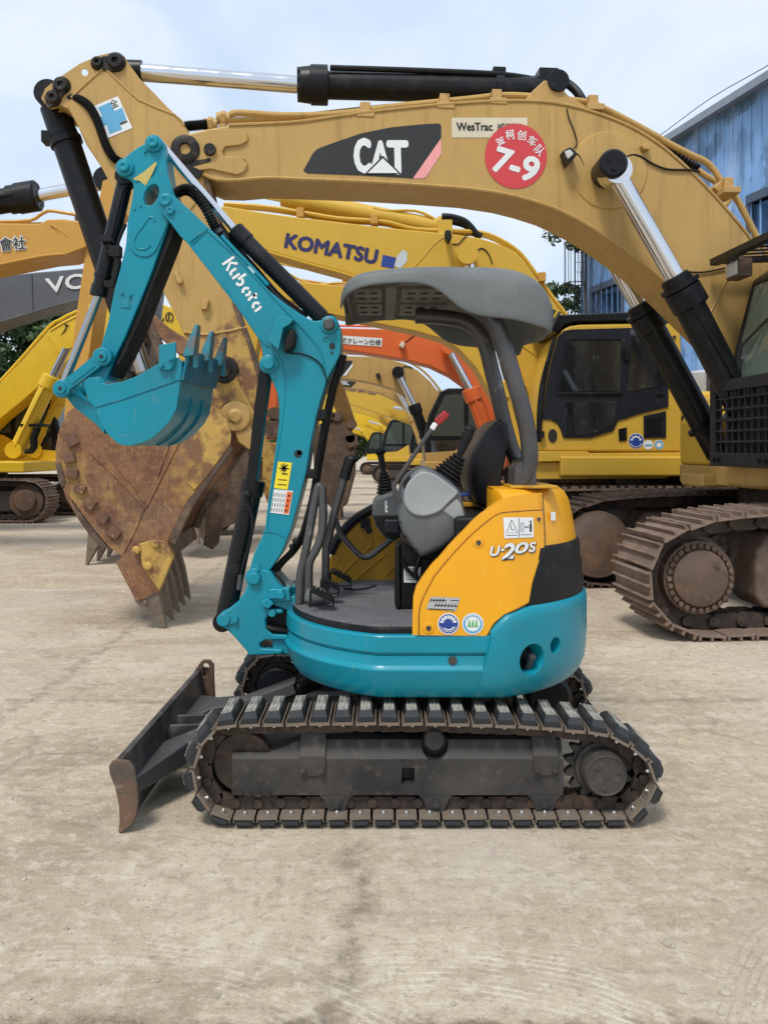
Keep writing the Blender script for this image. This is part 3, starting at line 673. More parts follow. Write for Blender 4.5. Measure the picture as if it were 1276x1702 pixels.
cover = curved('side_cover', [(685,1057),(686,1020),(687,992),(692,975),(703,958),(717,939),(731,925),(745,908),(758,894),(772,880),(786,865),(800,853),(820,839),(835,830),(850,825),(872,821),(900,819),(905,850),(906,912),(898,930),(892,950),(886,970),(881,1001),(860,1012),(840,1022),(822,1037),(810,1058)], 0, .05, m_orange, bev=.009)
door = curved('cover_door', [(696.5,1056),(697,1020),(700,1005),(705,993),(713,977),(722,960),(737,941),(755,920),(770,904),(785,889),(800,876),(815,864),(825,857),(834,853),(860,851),(901,848.5),(903,880),(904,912),(896.5,930),(890,950),(884,970),(879,1001),(860,1011),(838,1021),(820,1036),(808,1057)], .006, .010, m_orange, cover, bev=.003)
b = B(); loop = [(696, 1057), (696, 1020), (699, 1004), (704, 992), (712, 976), (721, 959), (736, 940), (754, 919), (769, 903), (784, 888), (799, 875), (814, 863), (824, 856), (833, 852), (860, 850), (902, 847.5)]
for ln in (loop, [(902, 822), (903, 848), (905, 880), (906, 911)], [(905, 913), (897, 931), (891, 951), (885, 971), (880, 1002), (860, 1013), (840, 1023), (821, 1038), (809, 1059), (690, 1058)]):
    stroke(b, [(X(u, 3.37), Z(v, 3.37)) for u, v in ln], .0032, 3.37)
for v_ in b.bm.verts:
    co = v_.co; u = UC + co.x * F / co.y; v = VH - (co.z - CH) * F / co.y; v_.co = on_body(u, v, .0085)
obj('panel_gap', b, m_ink, cover, cuts=None, smooth=False)
for u, v in ((795, 902), (712, 1044), (895, 863)):
    b = B(); c = on_body(u, v, .007); n = V((0, -1, 0))
    if u < 890: b.mi = 1; b.turn(c, n, [(0, .024), (.002, .022), (.003, .013)], 24)
    b.mi = 0; b.cyl(c, c + n * .006, .011 if u < 890 else .009, seg=6); obj('door_latch', b, [m_steel, m_orange], door)
# seam ring at the base of the canopy, top plate
b = B(); b.box((.63, 3.66, 1.337), (.20, .26, .012)); obj('mount_plate', b, m_orange_in, mini, bevel=.004)

# stickers on the door
def patch(name, uv, d, mt, parent=door): return curved(name, uv, d, 0, mt, parent)
def rect(u, v, w, h, sk=0): return [(u + sk, v), (u + w + sk, v), (u + w, v + h), (u, v + h)]
patch('warning_sticker', [(836, 860), (886, 860), (887, 893), (838, 895)], .0085, m_white)
patch('warning_sticker', rect(915, 851, 8, 14), .004, m_white, rearb)
def on(b, d):
    for v_ in b.bm.verts:
        co = v_.co; u = UC + co.x * F / co.y; v = VH - (co.z - CH) * F / co.y; v_.co = on_body(u, v, d)
def strokes(name, lines, w, d, mt, parent=door):
    b = B()
    for ln in lines: stroke(b, [(X(u, 3.37), Z(v, 3.37)) for u, v in ln], w * 3.37 / F, 3.37)
    on(b, d); return obj(name, b, mt, parent, cuts=None, smooth=False)
strokes('warning_symbol', [[(850, 864.5), (841.5, 886), (860.5, 885.5), (850, 864)], [(849, 872), (849, 879), (852, 881), (855, 880)], [(866, 869), (870, 869), (870, 884), (866, 884), (866, 869)], [(872, 876), (878.5, 876)],
        [(874, 874.5), (872, 876), (874, 877.5)], [(876.5, 874.5), (878.5, 876), (876.5, 877.5)], [(841, 890), (860, 889.6)], [(865, 889), (883, 888.6)], [(862.4, 861), (862.6, 893)]], .9, .0095, m_ink)
b = B(); sheet(b, [(880, 870), (883.5, 870), (883.5, 884), (882, 884), (882, 877), (881.5, 884), (880, 884)], 3.37); disc(b, 881.7, 867, 1.8, 3.37, 12); on(b, .0095); obj('warning_symbol', b, m_ink, door, cuts=None, smooth=False)
def dtext(s, u0, v0, u1, v1, h, mt, d, parent=door, **k):
    o = lettering(None, s, W(u0, v0, 3.37), W(u1, v1, 3.37), h * 3.37 / F, mt, **k); off = top(parent).location
    for v_ in o.data.vertices:
        co = v_.co; u = UC + co.x * F / co.y; v = VH - (co.z - CH) * F / co.y; v_.co = on_body(u, v, d + (3.37 - co.y)) - off
    o.parent = parent; return o
for bd, mt_, d_, du in ((.055, m_ink, .0085, .9), (.02, m_white, .0100, 0)):
    dtext('U', 815 + du, 924 + du, 832 + du, 923 + du, 15.5, mt_, d_, bold=bd + .02, shear=.28, name='model_lettering')
    dtext('-', 832 + du, 916 + du, 838 + du, 915.5 + du, 3.2, mt_, d_, bold=bd, shear=.2, name='model_lettering')
    dtext('2', 834 + du, 929 + du, 856 + du, 927 + du, 24, mt_, d_ + .0012, bold=bd + .03, shear=.3, name='model_lettering')
    dtext('0', 856 + du, 919.5 + du, 878 + du, 918.5 + du, 17, mt_, d_, bold=bd + .03, shear=.25, name='model_lettering')
    dtext('S', 879 + du, 917.5 + du, 891 + du, 916.5 + du, 15.5, mt_, d_, bold=bd + .02, shear=.22, name='model_lettering')
patch('maker_sticker', [(716, 992), (765, 994), (757, 1016), (708, 1012)], .0085, m_silver)
strokes('maker_print', [[(717 + k * 5.2, 995), (715 + k * 5.2, 1001)] for k in range(5)] + [[(717, 997.5), (742, 998.5)], [(748, 998), (762, 998.5)]] + [[(724 + k * 5.6, 1003), (722 + k * 5.6, 1009)] for k in range(7)] + [[(723, 1006), (760, 1008)], [(712, 1012), (755, 1014)]], 1.5, .0095, m_ink)
for cu_, kind in ((745, 0), (785.5, 1)):
    b = B(); disc(b, cu_, 1037, 18, 3.37, 36); on(b, .0085); obj('round_sticker', b, m_white, door, cuts=None, smooth=False)
    b = B(); ring(b, cu_, 1037, 0 if not kind else 12.5, 16, 3.37); on(b, .0095); obj('sticker_print', b, m_blue if not kind else m_lblue, door, cuts=None, smooth=False)
    b = B()
    if not kind:
        for k in range(7): ring(b, cu_, 1037, 8.5, 14, 3.37, 188 + k * 24, 206 + k * 24, 4)
        ring(b, cu_, 1037, 13, 14, 3.37, 20, 160, 12); stroke(b, [(X(738, 3.37), Z(1044, 3.37)), (X(743, 3.37), Z(1047, 3.37)), (X(750, 3.37), Z(1046, 3.37)), (X(754, 3.37), Z(1042, 3.37))], .005, 3.37, 4)
        on(b, .0105); obj('sticker_print', b, m_white, door, cuts=None, smooth=False)
    else:
        for k in (-6, 0, 6): sheet(b, [(cu_ + k - 3, 1042), (cu_ + k - 1, 1037), (cu_ + k - 2, 1037), (cu_ + k, 1029), (cu_ + k + 2, 1037), (cu_ + k + 1, 1037), (cu_ + k + 3, 1042)], 3.37); 
        on(b, .0105); obj('sticker_print', b, m_green, door, cuts=None, smooth=False)
        b = B(); ring(b, cu_, 1037, 14, 15, 3.37, 200, 340, 20); on(b, .0105); obj('sticker_print', b, m_white, door, cuts=None, smooth=False)

# far side cover seen from inside
b = B(); b.pp([(548, 972), (547, 930), (553, 918), (562, 900), (580, 878), (600, 862), (625, 848), (655, 838), (700, 832), (760, 832), (760, 972)], 4.55, 4.55, 4.60)
fc = obj('far_side_cover', b, m_orange_in, mini, bevel=.006, label='amber cover on the far side seen from inside')
b = B(); b.tube([W(u, v, 4.56) for u, v in [(549, 920), (560, 898), (579, 874), (599, 858), (625, 844), (655, 834)]], .028, 8, 4); obj('cover_trim', b, m_navy, fc)
b = B()
for pts in ([(568, 955), (605, 918), (617, 908), (618, 898), (605, 890), (602, 884), (612, 872)], [(548, 962), (590, 964), (640, 922)], [(640, 958), (655, 940), (668, 925)], [(626, 890), (640, 893), (650, 885)]):
    b.tube([W(u, v, 4.55) for u, v in pts], .006, 6, 0)
obj('pressed_rib', b, m_orange_in, fc)
b = B()
for u, v in ((557, 929), (557, 954)):
    c = W(u, v, 4.548); b.turn(c, (0, -1, 0), [(0, .022), (.006, .022), (.006, .011), (.001, .010), (.001, 0)], 18)
b.mi = 1; b.box(W(607, 870, 4.53), (.05, .04, .05)); b.bar(W(608, 872, 4.52), W(615, 886, 4.52), .02, .03)
obj('cover_hinge', b, [m_orange_in, m_blackp], fc)

# engine bulkhead, seat
b = B(); b.box((.44, HY, 1.0), (.30, 1.08, .44)); b.box((.56, HY + .05, 1.2), (.2, .9, .2)); obj('seat_base', b, m_blackp, mini, bevel=.02)
b = B(); b.box((.33, HY - .02, 1.03), (.40, .50, .10)); b.box((.34, HY - .02, 1.09), (.40, .48, .06)); obj('seat_cushion', b, m_seat, mini, bevel=.03, seg=4)
so = [(817, 701), (829, 696), (840, 702), (843, 722), (838, 758), (832, 790), (826, 815), (818, 832), (806, 843), (796, 842), (786, 830), (777, 808), (775, 787), (777, 765), (782, 748), (790, 733), (803, 714)]
ys = [(3.72, .80), (3.735, .90), (3.77, .97), (3.82, 1.0), (4.10, 1.0), (4.16, .97), (4.20, .9), (4.215, .8)]
cxs, czs = X(810, 3.82), Z(770, 3.82); pts = [(v_.x, v_.y) for v_ in catmull([(X(u, 3.82), Z(v, 3.82), 0) for u, v in so], 3, True)]
b = B(); b.loft([[(cxs + (x - cxs) * k, y, czs + (z - czs) * (k + (1 - k) * .5)) for x, z in pts] for y, k in ys]); seat = obj('seat_backrest', b, m_seat, mini, ang=60)
b = B(); b.tube([W(u, v, 3.765) for u, v in [(838, 705), (838, 735), (829, 785), (820, 812), (806, 836)]], .007, 8, 5); obj('seat_piping', b, m_blackp, seat)
b = B(); b.bar(W(827, 800, 3.80), W(815, 842, 3.80), .06, .03); b.mi = 1
for u, v in ((827, 793), (820, 824)): c = W(u, v, 3.745); b.cyl(c + V((0, .03, 0)), c, .014, seg=12)
obj('seat_hinge', b, [m_blackp, m_steel], seat)
b = B(); b.box(W(772, 837, 3.95), (.08, .14, .02)); b.mi = 1; b.box(W(772, 822, 3.95) + V((0, 0, 0)), (.07, .12, .012)); obj('side_panel', b, [m_orange_in, m_blue], mini, bevel=.004)

# consoles, joysticks
po = [(664, 812), (672, 796), (684, 783), (700, 775), (714, 777), (724, 783), (738, 793), (755, 806), (765, 818), (770, 836), (775, 858), (776, 872), (768, 885), (752, 899), (735, 912), (715, 921), (702, 925), (692, 918), (682, 905), (671, 890), (664, 872), (661, 845)]
P2 = [(v_.x, v_.y) for v_ in catmull([(X(u, 3.52), Z(v, 3.52), 0) for u, v in po], 3, True)]
pc = (X(715, 3.52), Z(850, 3.52))
b = B(); b.loft([[(pc[0] + (x - pc[0]) * k, y, pc[1] + (z - pc[1]) * k) for x, z in P2] for y, k in ((3.50, .84), (3.506, .93), (3.52, .985), (3.545, 1.0), (3.68, 1.0), (3.72, .96), (3.735, .85))])
con = obj('near_console', b, m_pod, mini, ang=60)
def face_pad(uv, y, mt, name):
    Q = [(v_.x, v_.y) for v_ in catmull([(X(u, y), Z(v, y), 0) for u, v in uv], 4, True)]; cx, cz = sum(q[0] for q in Q) / len(Q), sum(q[1] for q in Q) / len(Q)
    b = B(); b.loft([[(cx + (x - cx) * k, yy, cz + (z - cz) * k) for x, z in Q] for yy, k in ((y + .03, 1.0), (y + .008, 1.0), (y + .002, .985), (y, .95), (y + .001, .88), (y + .004, .6), (y + .005, .2))]); return obj(name, b, mt, con, ang=60)
face_pad([(671, 832), (673, 812), (684, 795), (702, 784), (722, 788), (742, 802), (760, 816), (758, 824), (745, 836), (732, 849), (712, 857), (692, 857), (677, 847)], 3.489, m_podl, 'console_face')
b = B(); b.pp([(733, 848), (746, 836), (758, 826), (765, 836), (771, 855), (772, 872), (766, 876), (752, 862)], 3.52, 3.498, 3.60); obj('console_flank', b, m_podl, con, bevel=.012, seg=3)
b = B(); b.pp([(671, 800), (681, 790), (683, 797), (678, 806), (670, 812)], 3.5, 3.497, 3.54); obj('console_slot', b, m_blackp, con, bevel=.003)
b = B()
for u, v in ((668, 868), (672, 893), (690, 914), (771, 878)):
    c = W(u, v, 3.52); b.cyl(c + V((0, .03, 0)), c - V((0, .012, 0)), .008, seg=8)
obj('frame_bolt', b, m_blackp, con)
b = B(); b.tube([W(u, v, 3.51) for u, v in [(665, 850), (672, 866), (690, 872), (715, 870), (735, 862), (742, 855)]], .0022, 6, 4); obj('console_seam', b, m_ink, con)
b = B(); b.tube([W(u, v, 3.66) for u, v in [(700, 922), (694, 938), (690, 952), (697, 968)]], .010, 8, 4); obj('console_cable', b, m_hose, con)
b = B(); b.tube([W(u, v, 3.69) for u, v in [(668, 930), (676, 945), (688, 958), (700, 968)]], .009, 8, 4); obj('console_cable', b, m_hose, con)
def boot(p0, p1, r0, r1, name='joystick_boot', parent=None, n=7):
    p0, p1 = V(p0), V(p1); l = (p1 - p0).length; pr_ = []
    for i in range(n):
        t = i / n; r = r0 + (r1 - r0) * t; pr_ += [(t * l, r * .84), ((t + .5 / n) * l, r * 1.06), ((t + .8 / n) * l, r * 1.0)]
    pr_.append((l, r1)); b = B(); b.turn(p0, p1 - p0, pr_, 28); return obj(name, b, m_rubber, parent)
boot(W(738, 797, 3.62), W(764, 758, 3.62), .066, .024, parent=con)
b = B(); b.tube([W(u, v, 3.62) for u, v in [(762, 760), (768, 745), (775, 728), (780, 716)]], lambda i, n: (.014, .017, .019, .022, .024, .023)[min(5, int(i / n * 6))], 12, 4); b.ball(W(780, 714, 3.62), .025, 14, (1, 1, .8)); obj('joystick', b, m_blackp, con)
fp = [(619, 835), (624, 826), (645, 819), (660, 812), (668, 830), (668, 890), (655, 900), (640, 894), (625, 875), (618, 855)]
b = B(); b.pp(fp, 4.15, 4.12, 4.36); fcon = obj('far_console', b, m_pod, mini, bevel=.022, seg=4)
b = B(); b.pp([(619, 856), (666, 856), (666, 888), (655, 898), (640, 892), (626, 874)], 4.12, 4.105, 4.125); obj('console_panel', b, m_blackp, fcon, bevel=.006)
b = B(); b.pp([(640, 832), (643, 834), (642, 840), (645, 843), (642, 846), (645, 852), (640, 852)], 4.1, 4.1185, 4.1195); obj('console_label', b, m_white, fcon)
b = B(); b.pp([(638, 862), (664, 862), (664, 888), (640, 886)], 4.1, 4.06, 4.12); obj('console_flank', b, m_navy, fcon, bevel=.012)
boot(W(641, 820, 4.22), W(637, 784, 4.22), .045, .018, parent=fcon)
b = B(); b.tube([W(u, v, 4.22) for u, v in [(637, 786), (635, 770), (632, 755)]], lambda i, n: .013 + .006 * i / n, 12, 4); b.ball(W(631, 750, 4.22), .026, 14, (1.2, 1, .8)); obj('joystick', b, m_blackp, fcon)
b = B(); b.pp([(657, 905), (664, 905), (666, 1008), (660, 1012), (656, 1005)], 3.72, 3.70, 3.9); b.pp([(666, 896), (700, 925), (716, 930), (716, 960), (700, 985), (692, 1010), (666, 1012)], 3.72, 3.712, 4.1); ped = obj('seat_pedestal', b, m_black, mini, bevel=.006)
b = B(); sheet(b, [(671, 941), (699, 943), (697, 969), (671, 968)], 3.709); obj('plate_sticker', b, m_white, ped, cuts=None)
b = B()
for k in range(6): stroke(b, [(X(673, 3.708), Z(945 + k * 3.6, 3.708)), (X(695, 3.708), Z(946 + k * 3.6, 3.708))], .0035, 3.708)
obj('sticker_print', b, m_pod, ped, cuts=None)
# safety lever with a red grip
b = B(); b.tube([W(u, v, 3.50) for u, v in [(664, 832), (656, 818), (655, 808), (661, 796), (680, 768), (700, 738), (719, 711)]], .0095, 10, 5)
lev = obj('safety_lever', b, m_steel, mini)
b = B(); b.bar(W(717, 714, 3.50), W(724, 703, 3.50), .022, .022); obj('lever_band', b, m_white, lev, bevel=.005)
b = B(); b.bar(W(725, 703, 3.50), W(743, 686, 3.50), .028, .034); obj('lever_grip', b, m_red, lev, bevel=.008, seg=3)
# travel levers, guard rail, pedals
def rail(name, pts, y, r, mt=m_steel, parent=mini, sub=5):
    b = B(); b.tube([W(p[0], p[1], p[2] if len(p) > 2 else y) for p in pts], r, 10, sub); return obj(name, b, mt, parent)
rail('front_rail', [(498, 1003), (499, 960), (506, 925), (513, 890), (520, 850), (526, 820), (530, 808), (535, 812), (536, 830), (537, 860), (534, 890), (526, 912), (516, 930), (513, 945), (513, 990)], 3.84, .020)
rl = rail('travel_lever', [(540, 986), (541, 950), (542, 910), (547, 890), (556, 850), (566, 815), (574, 785), (580, 770)], 3.95, .019)
b = B(); b.tube([W(572, 796, 3.95), W(577, 778, 3.95), W(582, 764, 3.95)], .026, 12, 3); b.ball(W(584, 763, 3.95), .026, 12, (1.3, 1, .8)); obj('lever_grip', b, m_blackp, rl)
rail('hand_rail', [(557, 862), (565, 885), (580, 905), (597, 922), (608, 926), (618, 922), (640, 905), (660, 888)], 4.3, .015)
def pedal(u, v, y, s=1.0, tilt=25):
    b = B(); c = W(u, v, y); m = M.Rotation(R(tilt), 3, 'Y') @ M.Rotation(R(10), 3, 'Z')
    b.box(c + V((0, 0, .045 * s)), (.10 * s, .075 * s, .012), m)
    for k in range(5): b.box(c + m @ V(((k - 2) * .02 * s, 0, .010)) + V((0, 0, .045 * s)), (.008, .078 * s, .012), m)
    for dx, dy in ((-.05, -.035), (.05, -.035), (-.05, .035), (.05, .035)): b.bar(c + V((dx * s, dy * s, -.01)), c + V((dx * s, dy * s, .05 * s - dx * .4)), .006, .006)
    b.bar(c + V((-.05 * s, -.036 * s, .0)), c + V((.05 * s, -.036 * s, .0)), .006, .006)
    return obj('foot_pedal', b, m_blackp, mini)
pedal(535, 1005, 3.70, 1.0); pedal(548, 985, 3.85, .8, 20); pedal(566, 972, 4.12, 1.0, 30)
b = B(); b.box(W(525, 990, 3.82), (.10, .10, .07)); obj('lever_boot', b, m_pod, mini, bevel=.03, seg=3)
rail('pedal_cable', [(570, 978), (590, 980), (612, 977), (625, 972)], 4.1, .006, m_hose)

# canopy roof and posts
CY0, CY1 = 3.50, 4.50; CM = 4.0
st = []     # x, z of lower edge, z of shoulder, z of top, half width scale
for u, low, tp in ((563, 501, 492), (570, 492, 474), (585, 483, 462), (610, 477, 455.5), (645, 473, 452), (680, 472, 449.5), (705, 475, 447.5), (725, 484, 446), (742, 499, 445), (758, 514, 444.5), (775, 524, 444), (800, 530, 444), (825, 531.5, 444.5), (850, 533, 447.5), (872, 535, 455), (890, 538, 468), (902, 541, 488), (909, 545, 515), (911, 548, 535)):
    yn = CY0 + .03; st.append((X(u, 3.62), Z(low, yn) if u < 850 else 2.03 - .045 * (u - 850) / 61, Z(tp, 3.62)))
b = B(); rows = []
n = len(st)
for i, (x, zl, zt) in enumerate(st):
    e = i / (n - 1); hw = .5 * (1 - max(0, (.18 - e) / .18) ** 2.4 * .55) * (1 - max(0, (e - .80) / .20) ** 3.0 * .22)
    cr = .022 - .05 * e ** 10
    row = []
    for k in range(33):
        a = -1 + 2 * k / 32; s = abs(a)
        if s > .80: q_ = (s - .80) / .20; y = .97 + .03 * q_; z = zt - (zt - zl) * (.20 + .80 * q_) 
        else: y = s / .80 * .97; z = zt + cr * (1 - (s / .8) ** 2) - (zt - zl) * .20 * (s / .80) ** 5
        row.append((x + .05 * e ** 6 * (1 - a * a), CM + math.copysign(y, a) * hw, z))
    rows.append(row)
b.loft(rows, closed=False)
can = obj('canopy_roof', b, m_canopy, mini, ang=60)
s = can.modifiers.new('thick', 'SOLIDIFY'); s.thickness = .012; s.offset = 0
s = can.modifiers.new('sub', 'SUBSURF'); s.levels = 1; s.render_levels = 1
b = B()
zl = 2.20
li = [(X(574, 3.62), 4.28), (X(574, 3.62), 3.72), (X(610, 3.62), 3.60), (X(700, 3.6), 3.56), (X(790, 3.6), 3.56), (X(850, 3.6), 3.64), (X(880, 3.6), 3.8), (X(880, 3.6), 4.2), (X(850, 3.6), 4.36), (X(700, 3.6), 4.44), (X(610, 3.62), 4.40)]
b.slab(li, zl, zl + .02)
b.prism([(X(571, 3.62), zl - .03), (X(576, 3.62), zl - .03), (X(582, 3.62), zl + .02), (X(571, 3.62), zl + .02)], 3.75, 4.25)
for x_, w in ((.03, .05),): b.box((x_, CM, zl - .012), (w, .86, .03))
for (xx0, xx1) in ((-.135, -.005), (.075, .30)):
    for (ya, yb) in ((3.64, 3.97), (4.02, 4.36)):
        b.box(((xx0 + xx1) / 2, (ya + yb) / 2, zl - .006), (xx1 - xx0, yb - ya, .016))
b.mi = 1
for xx in (-.10, -.045, .12, .18, .24):
    for yy in (3.72, 3.85, 4.1, 4.24): b.box((xx, yy, zl - .016), (.035, .014, .008))
obj('canopy_liner', b, [m_canopy_in, m_ink], can, bevel=.008)
def post(y, pts, r, r2):
    b = B(); b.tube([V((X(u, yy), yy, Z(v, yy))) for u, v, yy in pts], r, 16, 6); return obj('canopy_post', b, m_steel, mini)
post(3.60, [(868, 808, 3.62), (876, 785, 3.61), (880, 755, 3.6), (876, 715, 3.6), (866, 672, 3.6), (855, 635, 3.6), (842, 590, 3.6), (832, 560, 3.6), (822, 532, 3.6), (812, 512, 3.62), (800, 500, 3.65), (780, 494, 3.7)], .037, 0)
post(4.05, [(862, 775, 4.05), (850, 745, 4.05), (838, 705, 4.05), (828, 660, 4.05), (818, 620, 4.05), (808, 580, 4.05), (795, 552, 4.05), (772, 534, 4.05), (735, 527, 4.05), (690, 525, 4.05)], .037, 0)
rail('post_brace', [(872, 768, 3.62), (862, 768, 3.85), (856, 768, 4.06)], 3.7, .022, m_steel, sub=0)
b = B(); b.pp([(851, 812), (853, 776), (862, 768), (888, 772), (890, 812)], 3.62, 3.585, 3.60); b.pp([(851, 812), (853, 776), (862, 768), (888, 772), (890, 812)], 3.62, 3.68, 3.695); b.box(W(871, 810, 3.64), (.13, .14, .012))
b.pp([(843, 815), (844, 778), (853, 772), (855, 815)], 3.75, 3.72, 3.86)
for du in (-16, 16): c = W(871 + du, 810, 3.60); b.cyl(c, c + V((0, 0, .018)), .012, seg=6)
obj('post_bracket', b, m_steel, mini, bevel=.003)

# swing bracket
SB0, SB1 = 3.86, 4.12
b = B(); b.pp([(377, 1015), (395, 1001), (407, 983), (412, 968), (415, 955), (430, 945), (450, 950), (459, 965), (470, 977), (481, 978), (483, 1000), (463, 1001), (447, 1002), (445, 1012), (470, 1014), (470, 1020), (447, 1022), (441, 1030), (443, 1046), (452, 1054), (478, 1056), (478, 1064), (440, 1064), (431, 1071), (433, 1078), (470, 1080), (468, 1088), (412, 1090), (410, 1083), (390, 1060), (377, 1047), (366, 1041), (361, 1030), (366, 1020)], 3.86, SB0, SB1)
sw = obj('swing_bracket', b, m_teal, mini, bevel=.008, seg=3)
b = B(); c = W(372, 1030, 3.86)
b.cyl(c, c + V((0, -.018, 0)), .031, seg=28, ch=.004); b.pp([(372, 1020), (395, 1026), (396, 1036), (372, 1040)], 3.85, 3.85, 3.862); c2_ = W(391, 1031, 3.85); b.cyl(c2_, c2_ + V((0, -.012, 0)), .013, seg=6)
obj('bracket_pin', b, m_teal, sw, bevel=.002)
b = B(); b.cyl(W(474, 984, 3.99) + V((0, 0, -.05)), W(474, 984, 3.99) + V((0, 0, .035)), .062, seg=32, ch=.006); b.cyl(W(474, 1070, 3.99) + V((0, 0, -.04)), W(474, 1070, 3.99) + V((0, 0, .03)), .058, seg=32, ch=.006); obj('king_pin', b, m_teal, sw)
b = B(); b.pp([(450, 992), (492, 990), (497, 1018), (492, 1090), (455, 1080), (452, 1062), (480, 1060), (482, 1016), (470, 1010), (455, 1005)], 3.90, 3.88, 4.1); obj('swing_post', b, m_teal, mini, bevel=.006)
b = B(); b.pp([(433, 1015), (485, 1012), (492, 1060), (440, 1060)], 3.95, 3.93, 3.96)  # flat black plate paints the cavity's shade behind the real hoses
for k in range(3): b.tube([W(430, 1035 + k * 6, 3.90 + k * .05), W(455, 1046 + k * 4, 3.87 + k * .05), W(490, 1050 + k * 3, 3.9 + k * .05)], .014, 8, 5)
obj('swing_hose', b, m_hose, mini)
b = B(); b.pp([(433, 1000), (445, 995), (455, 1003), (447, 1012), (435, 1010)], 3.83, 3.83, 3.87); b.pp([(447, 980), (470, 980), (470, 995), (447, 997)], 3.83, 3.84, 3.87); c = W(466, 990, 3.835); b.cyl(c + V((0, .02, 0)), c, .02, seg=14); c = W(452, 1020, 3.84); b.cyl(c + V((0, .02, 0)), c, .018, seg=14); obj('bracket_lug', b, m_teal, sw, bevel=.005)

# boom
BY0, BY1 = 3.875, 4.085
main = [(310, 402), (292, 382), (289, 372), (305, 352), (330, 362), (365, 395), (399, 432), (440, 477), (475, 505), (497, 520), (510, 528), (522, 533), (535, 532), (543, 525), (553, 524), (560, 530), (566, 545), (567, 572), (565, 588), (558, 604), (548, 622), (541, 640), (534, 662), (526, 692), (517, 735), (509, 785), (497, 832), (484, 880), (474, 905), (468, 920), (450, 946), (440, 958), (434, 968), (424, 972), (415, 966), (413, 956), (416, 940), (422, 920), (432, 900), (440, 880), (444, 845), (452, 785), (458, 745), (463, 705), (464, 675), (461, 655), (456, 642), (447, 622), (438, 613), (435, 600), (436, 585), (431, 566), (420, 548), (395, 511), (380, 487), (352, 455), (330, 428)]
b = B(); b.pp(main, 3.875, BY0, BY1); boom = obj('boom', b, m_teal, mini, bevel=.007, seg=3)
fork = [(265, 345), (264, 332), (270, 323), (282, 321), (291, 327), (300, 335), (322, 354), (346, 380), (313, 405), (300, 393), (283, 370), (272, 357)]
b = B(); b.pp(fork, 3.87, 3.868, 3.894); b.prism([(X(u, 3.87), Z(v, 3.87)) for u, v in fork], 4.066, 4.092); obj('boom_fork', b, m_teal, boom, bevel=.005, seg=3)
b = B()
for u, v, r in ((275, 333, .026), (283, 350, .018)): c = W(u, v, 3.868); b.turn(c + V((0, .01, 0)), (0, -1, 0), [(0, r * 1.25), (.016, r * 1.2), (.018, r), (.026, r * .95), (.026, r * .45), (.022, r * .4), (.022, 0)], 24)
b.pp([(270, 326), (281, 326), (292, 348), (288, 358), (279, 358), (268, 340)], 3.868, 3.862, 3.87)
obj('boom_tip_pin', b, m_teal, boom, bevel=.003)
# flange lip along the lower and upper edge of the side plate
b = B(); b.tube([W(u, v, 3.874) for u, v in [(313, 403), (352, 453), (395, 509), (421, 547), (432, 562), (446, 575)]], .006, 6, 3); b.tube([W(u, v, 3.874) for u, v in [(345, 383), (399, 432.5), (440, 478), (475, 515), (505, 548), (527, 575), (537, 600), (541, 632)]], .0055, 6, 3)
b.tube([W(u, v, 3.874) for u, v in [(462, 590), (470, 605), (474, 640), (470, 690), (463, 740), (455, 790), (447, 845), (443, 882)]], .003, 6, 3); b.tube([W(u, v, 3.874) for u, v in [(437, 884), (455, 884), (473, 893)]], .004, 6, 2)
b.tube([W(u, v, 3.874) for u, v in [(484, 588), (505, 590), (525, 602), (541, 630)]], .003, 6, 4); b.tube([W(u, v, 3.874) for u, v in [(311, 401), (320, 405), (343, 383)]], .004, 6, 0)
obj('boom_weld', b, m_teal, boom)
b = B()
for u, v, r, mi in ((547, 540, .033, 1), (447, 605, .035, 0), (424, 960, .036, 0)):
    c = W(u, v, 3.875); b.mi = 0; b.turn(c + V((0, .01, 0)), (0, -1, 0), [(0, r * 1.3), (.018, r * 1.25), (.022, r * 1.05)], 28); b.mi = mi; b.turn(c, (0, -1, 0), [(0, r * .82), (.034, r * .82), (.040, r * .7), (.040, 0)], 28)
b.mi = 0; b.pp([(418, 940), (431, 937), (434, 955), (420, 958)], 3.87, 3.866, 3.88); c = W(430, 945, 3.866); b.cyl(c, c + V((0, -.012, 0)), .012, seg=6); c = W(439, 752, 3.875)
obj('boom_pin', b, [m_teal, m_steel], boom, bevel=.003)
b = B()
for u, v, r in ((552, 575, .014), (551, 586, .006), (498, 752, .012), (495, 754, .017)): c = W(u, v, 3.8745); b.cyl(c, c + V((0, -.003, 0)), r, seg=18)
ring(b, 541, 564, 3.0, 4.0, 3.873, 60, 340, 16)
obj('boom_hole', b, m_ink, boom)
# lamp in its bent guard
b = B(); b.pp([(445, 567), (463, 527), (468, 524), (487, 530), (484, 537), (471, 545), (463, 581)], 3.785, 3.782, 3.790)
b.pp([(444, 567), (463, 526), (467, 523), (488, 530), (487, 533), (468, 528), (448, 569)], 3.785, 3.790, 3.874)
lg = obj('lamp_guard', b, m_teal, boom, bevel=.004)
b = B(); b.pp([(470, 585), (472, 560), (478, 546), (488, 545), (492, 556), (488, 578), (478, 585)], 3.80, 3.80, 3.87); obj('work_lamp', b, m_rubber, boom, bevel=.014, seg=3)
b = B(); b.tube([W(u, v, 3.868) for u, v in [(483, 587), (500, 588), (518, 594), (533, 606), (541, 625), (546, 640)]], .0035, 6, 5); obj('lamp_wire', b, m_hose, boom)
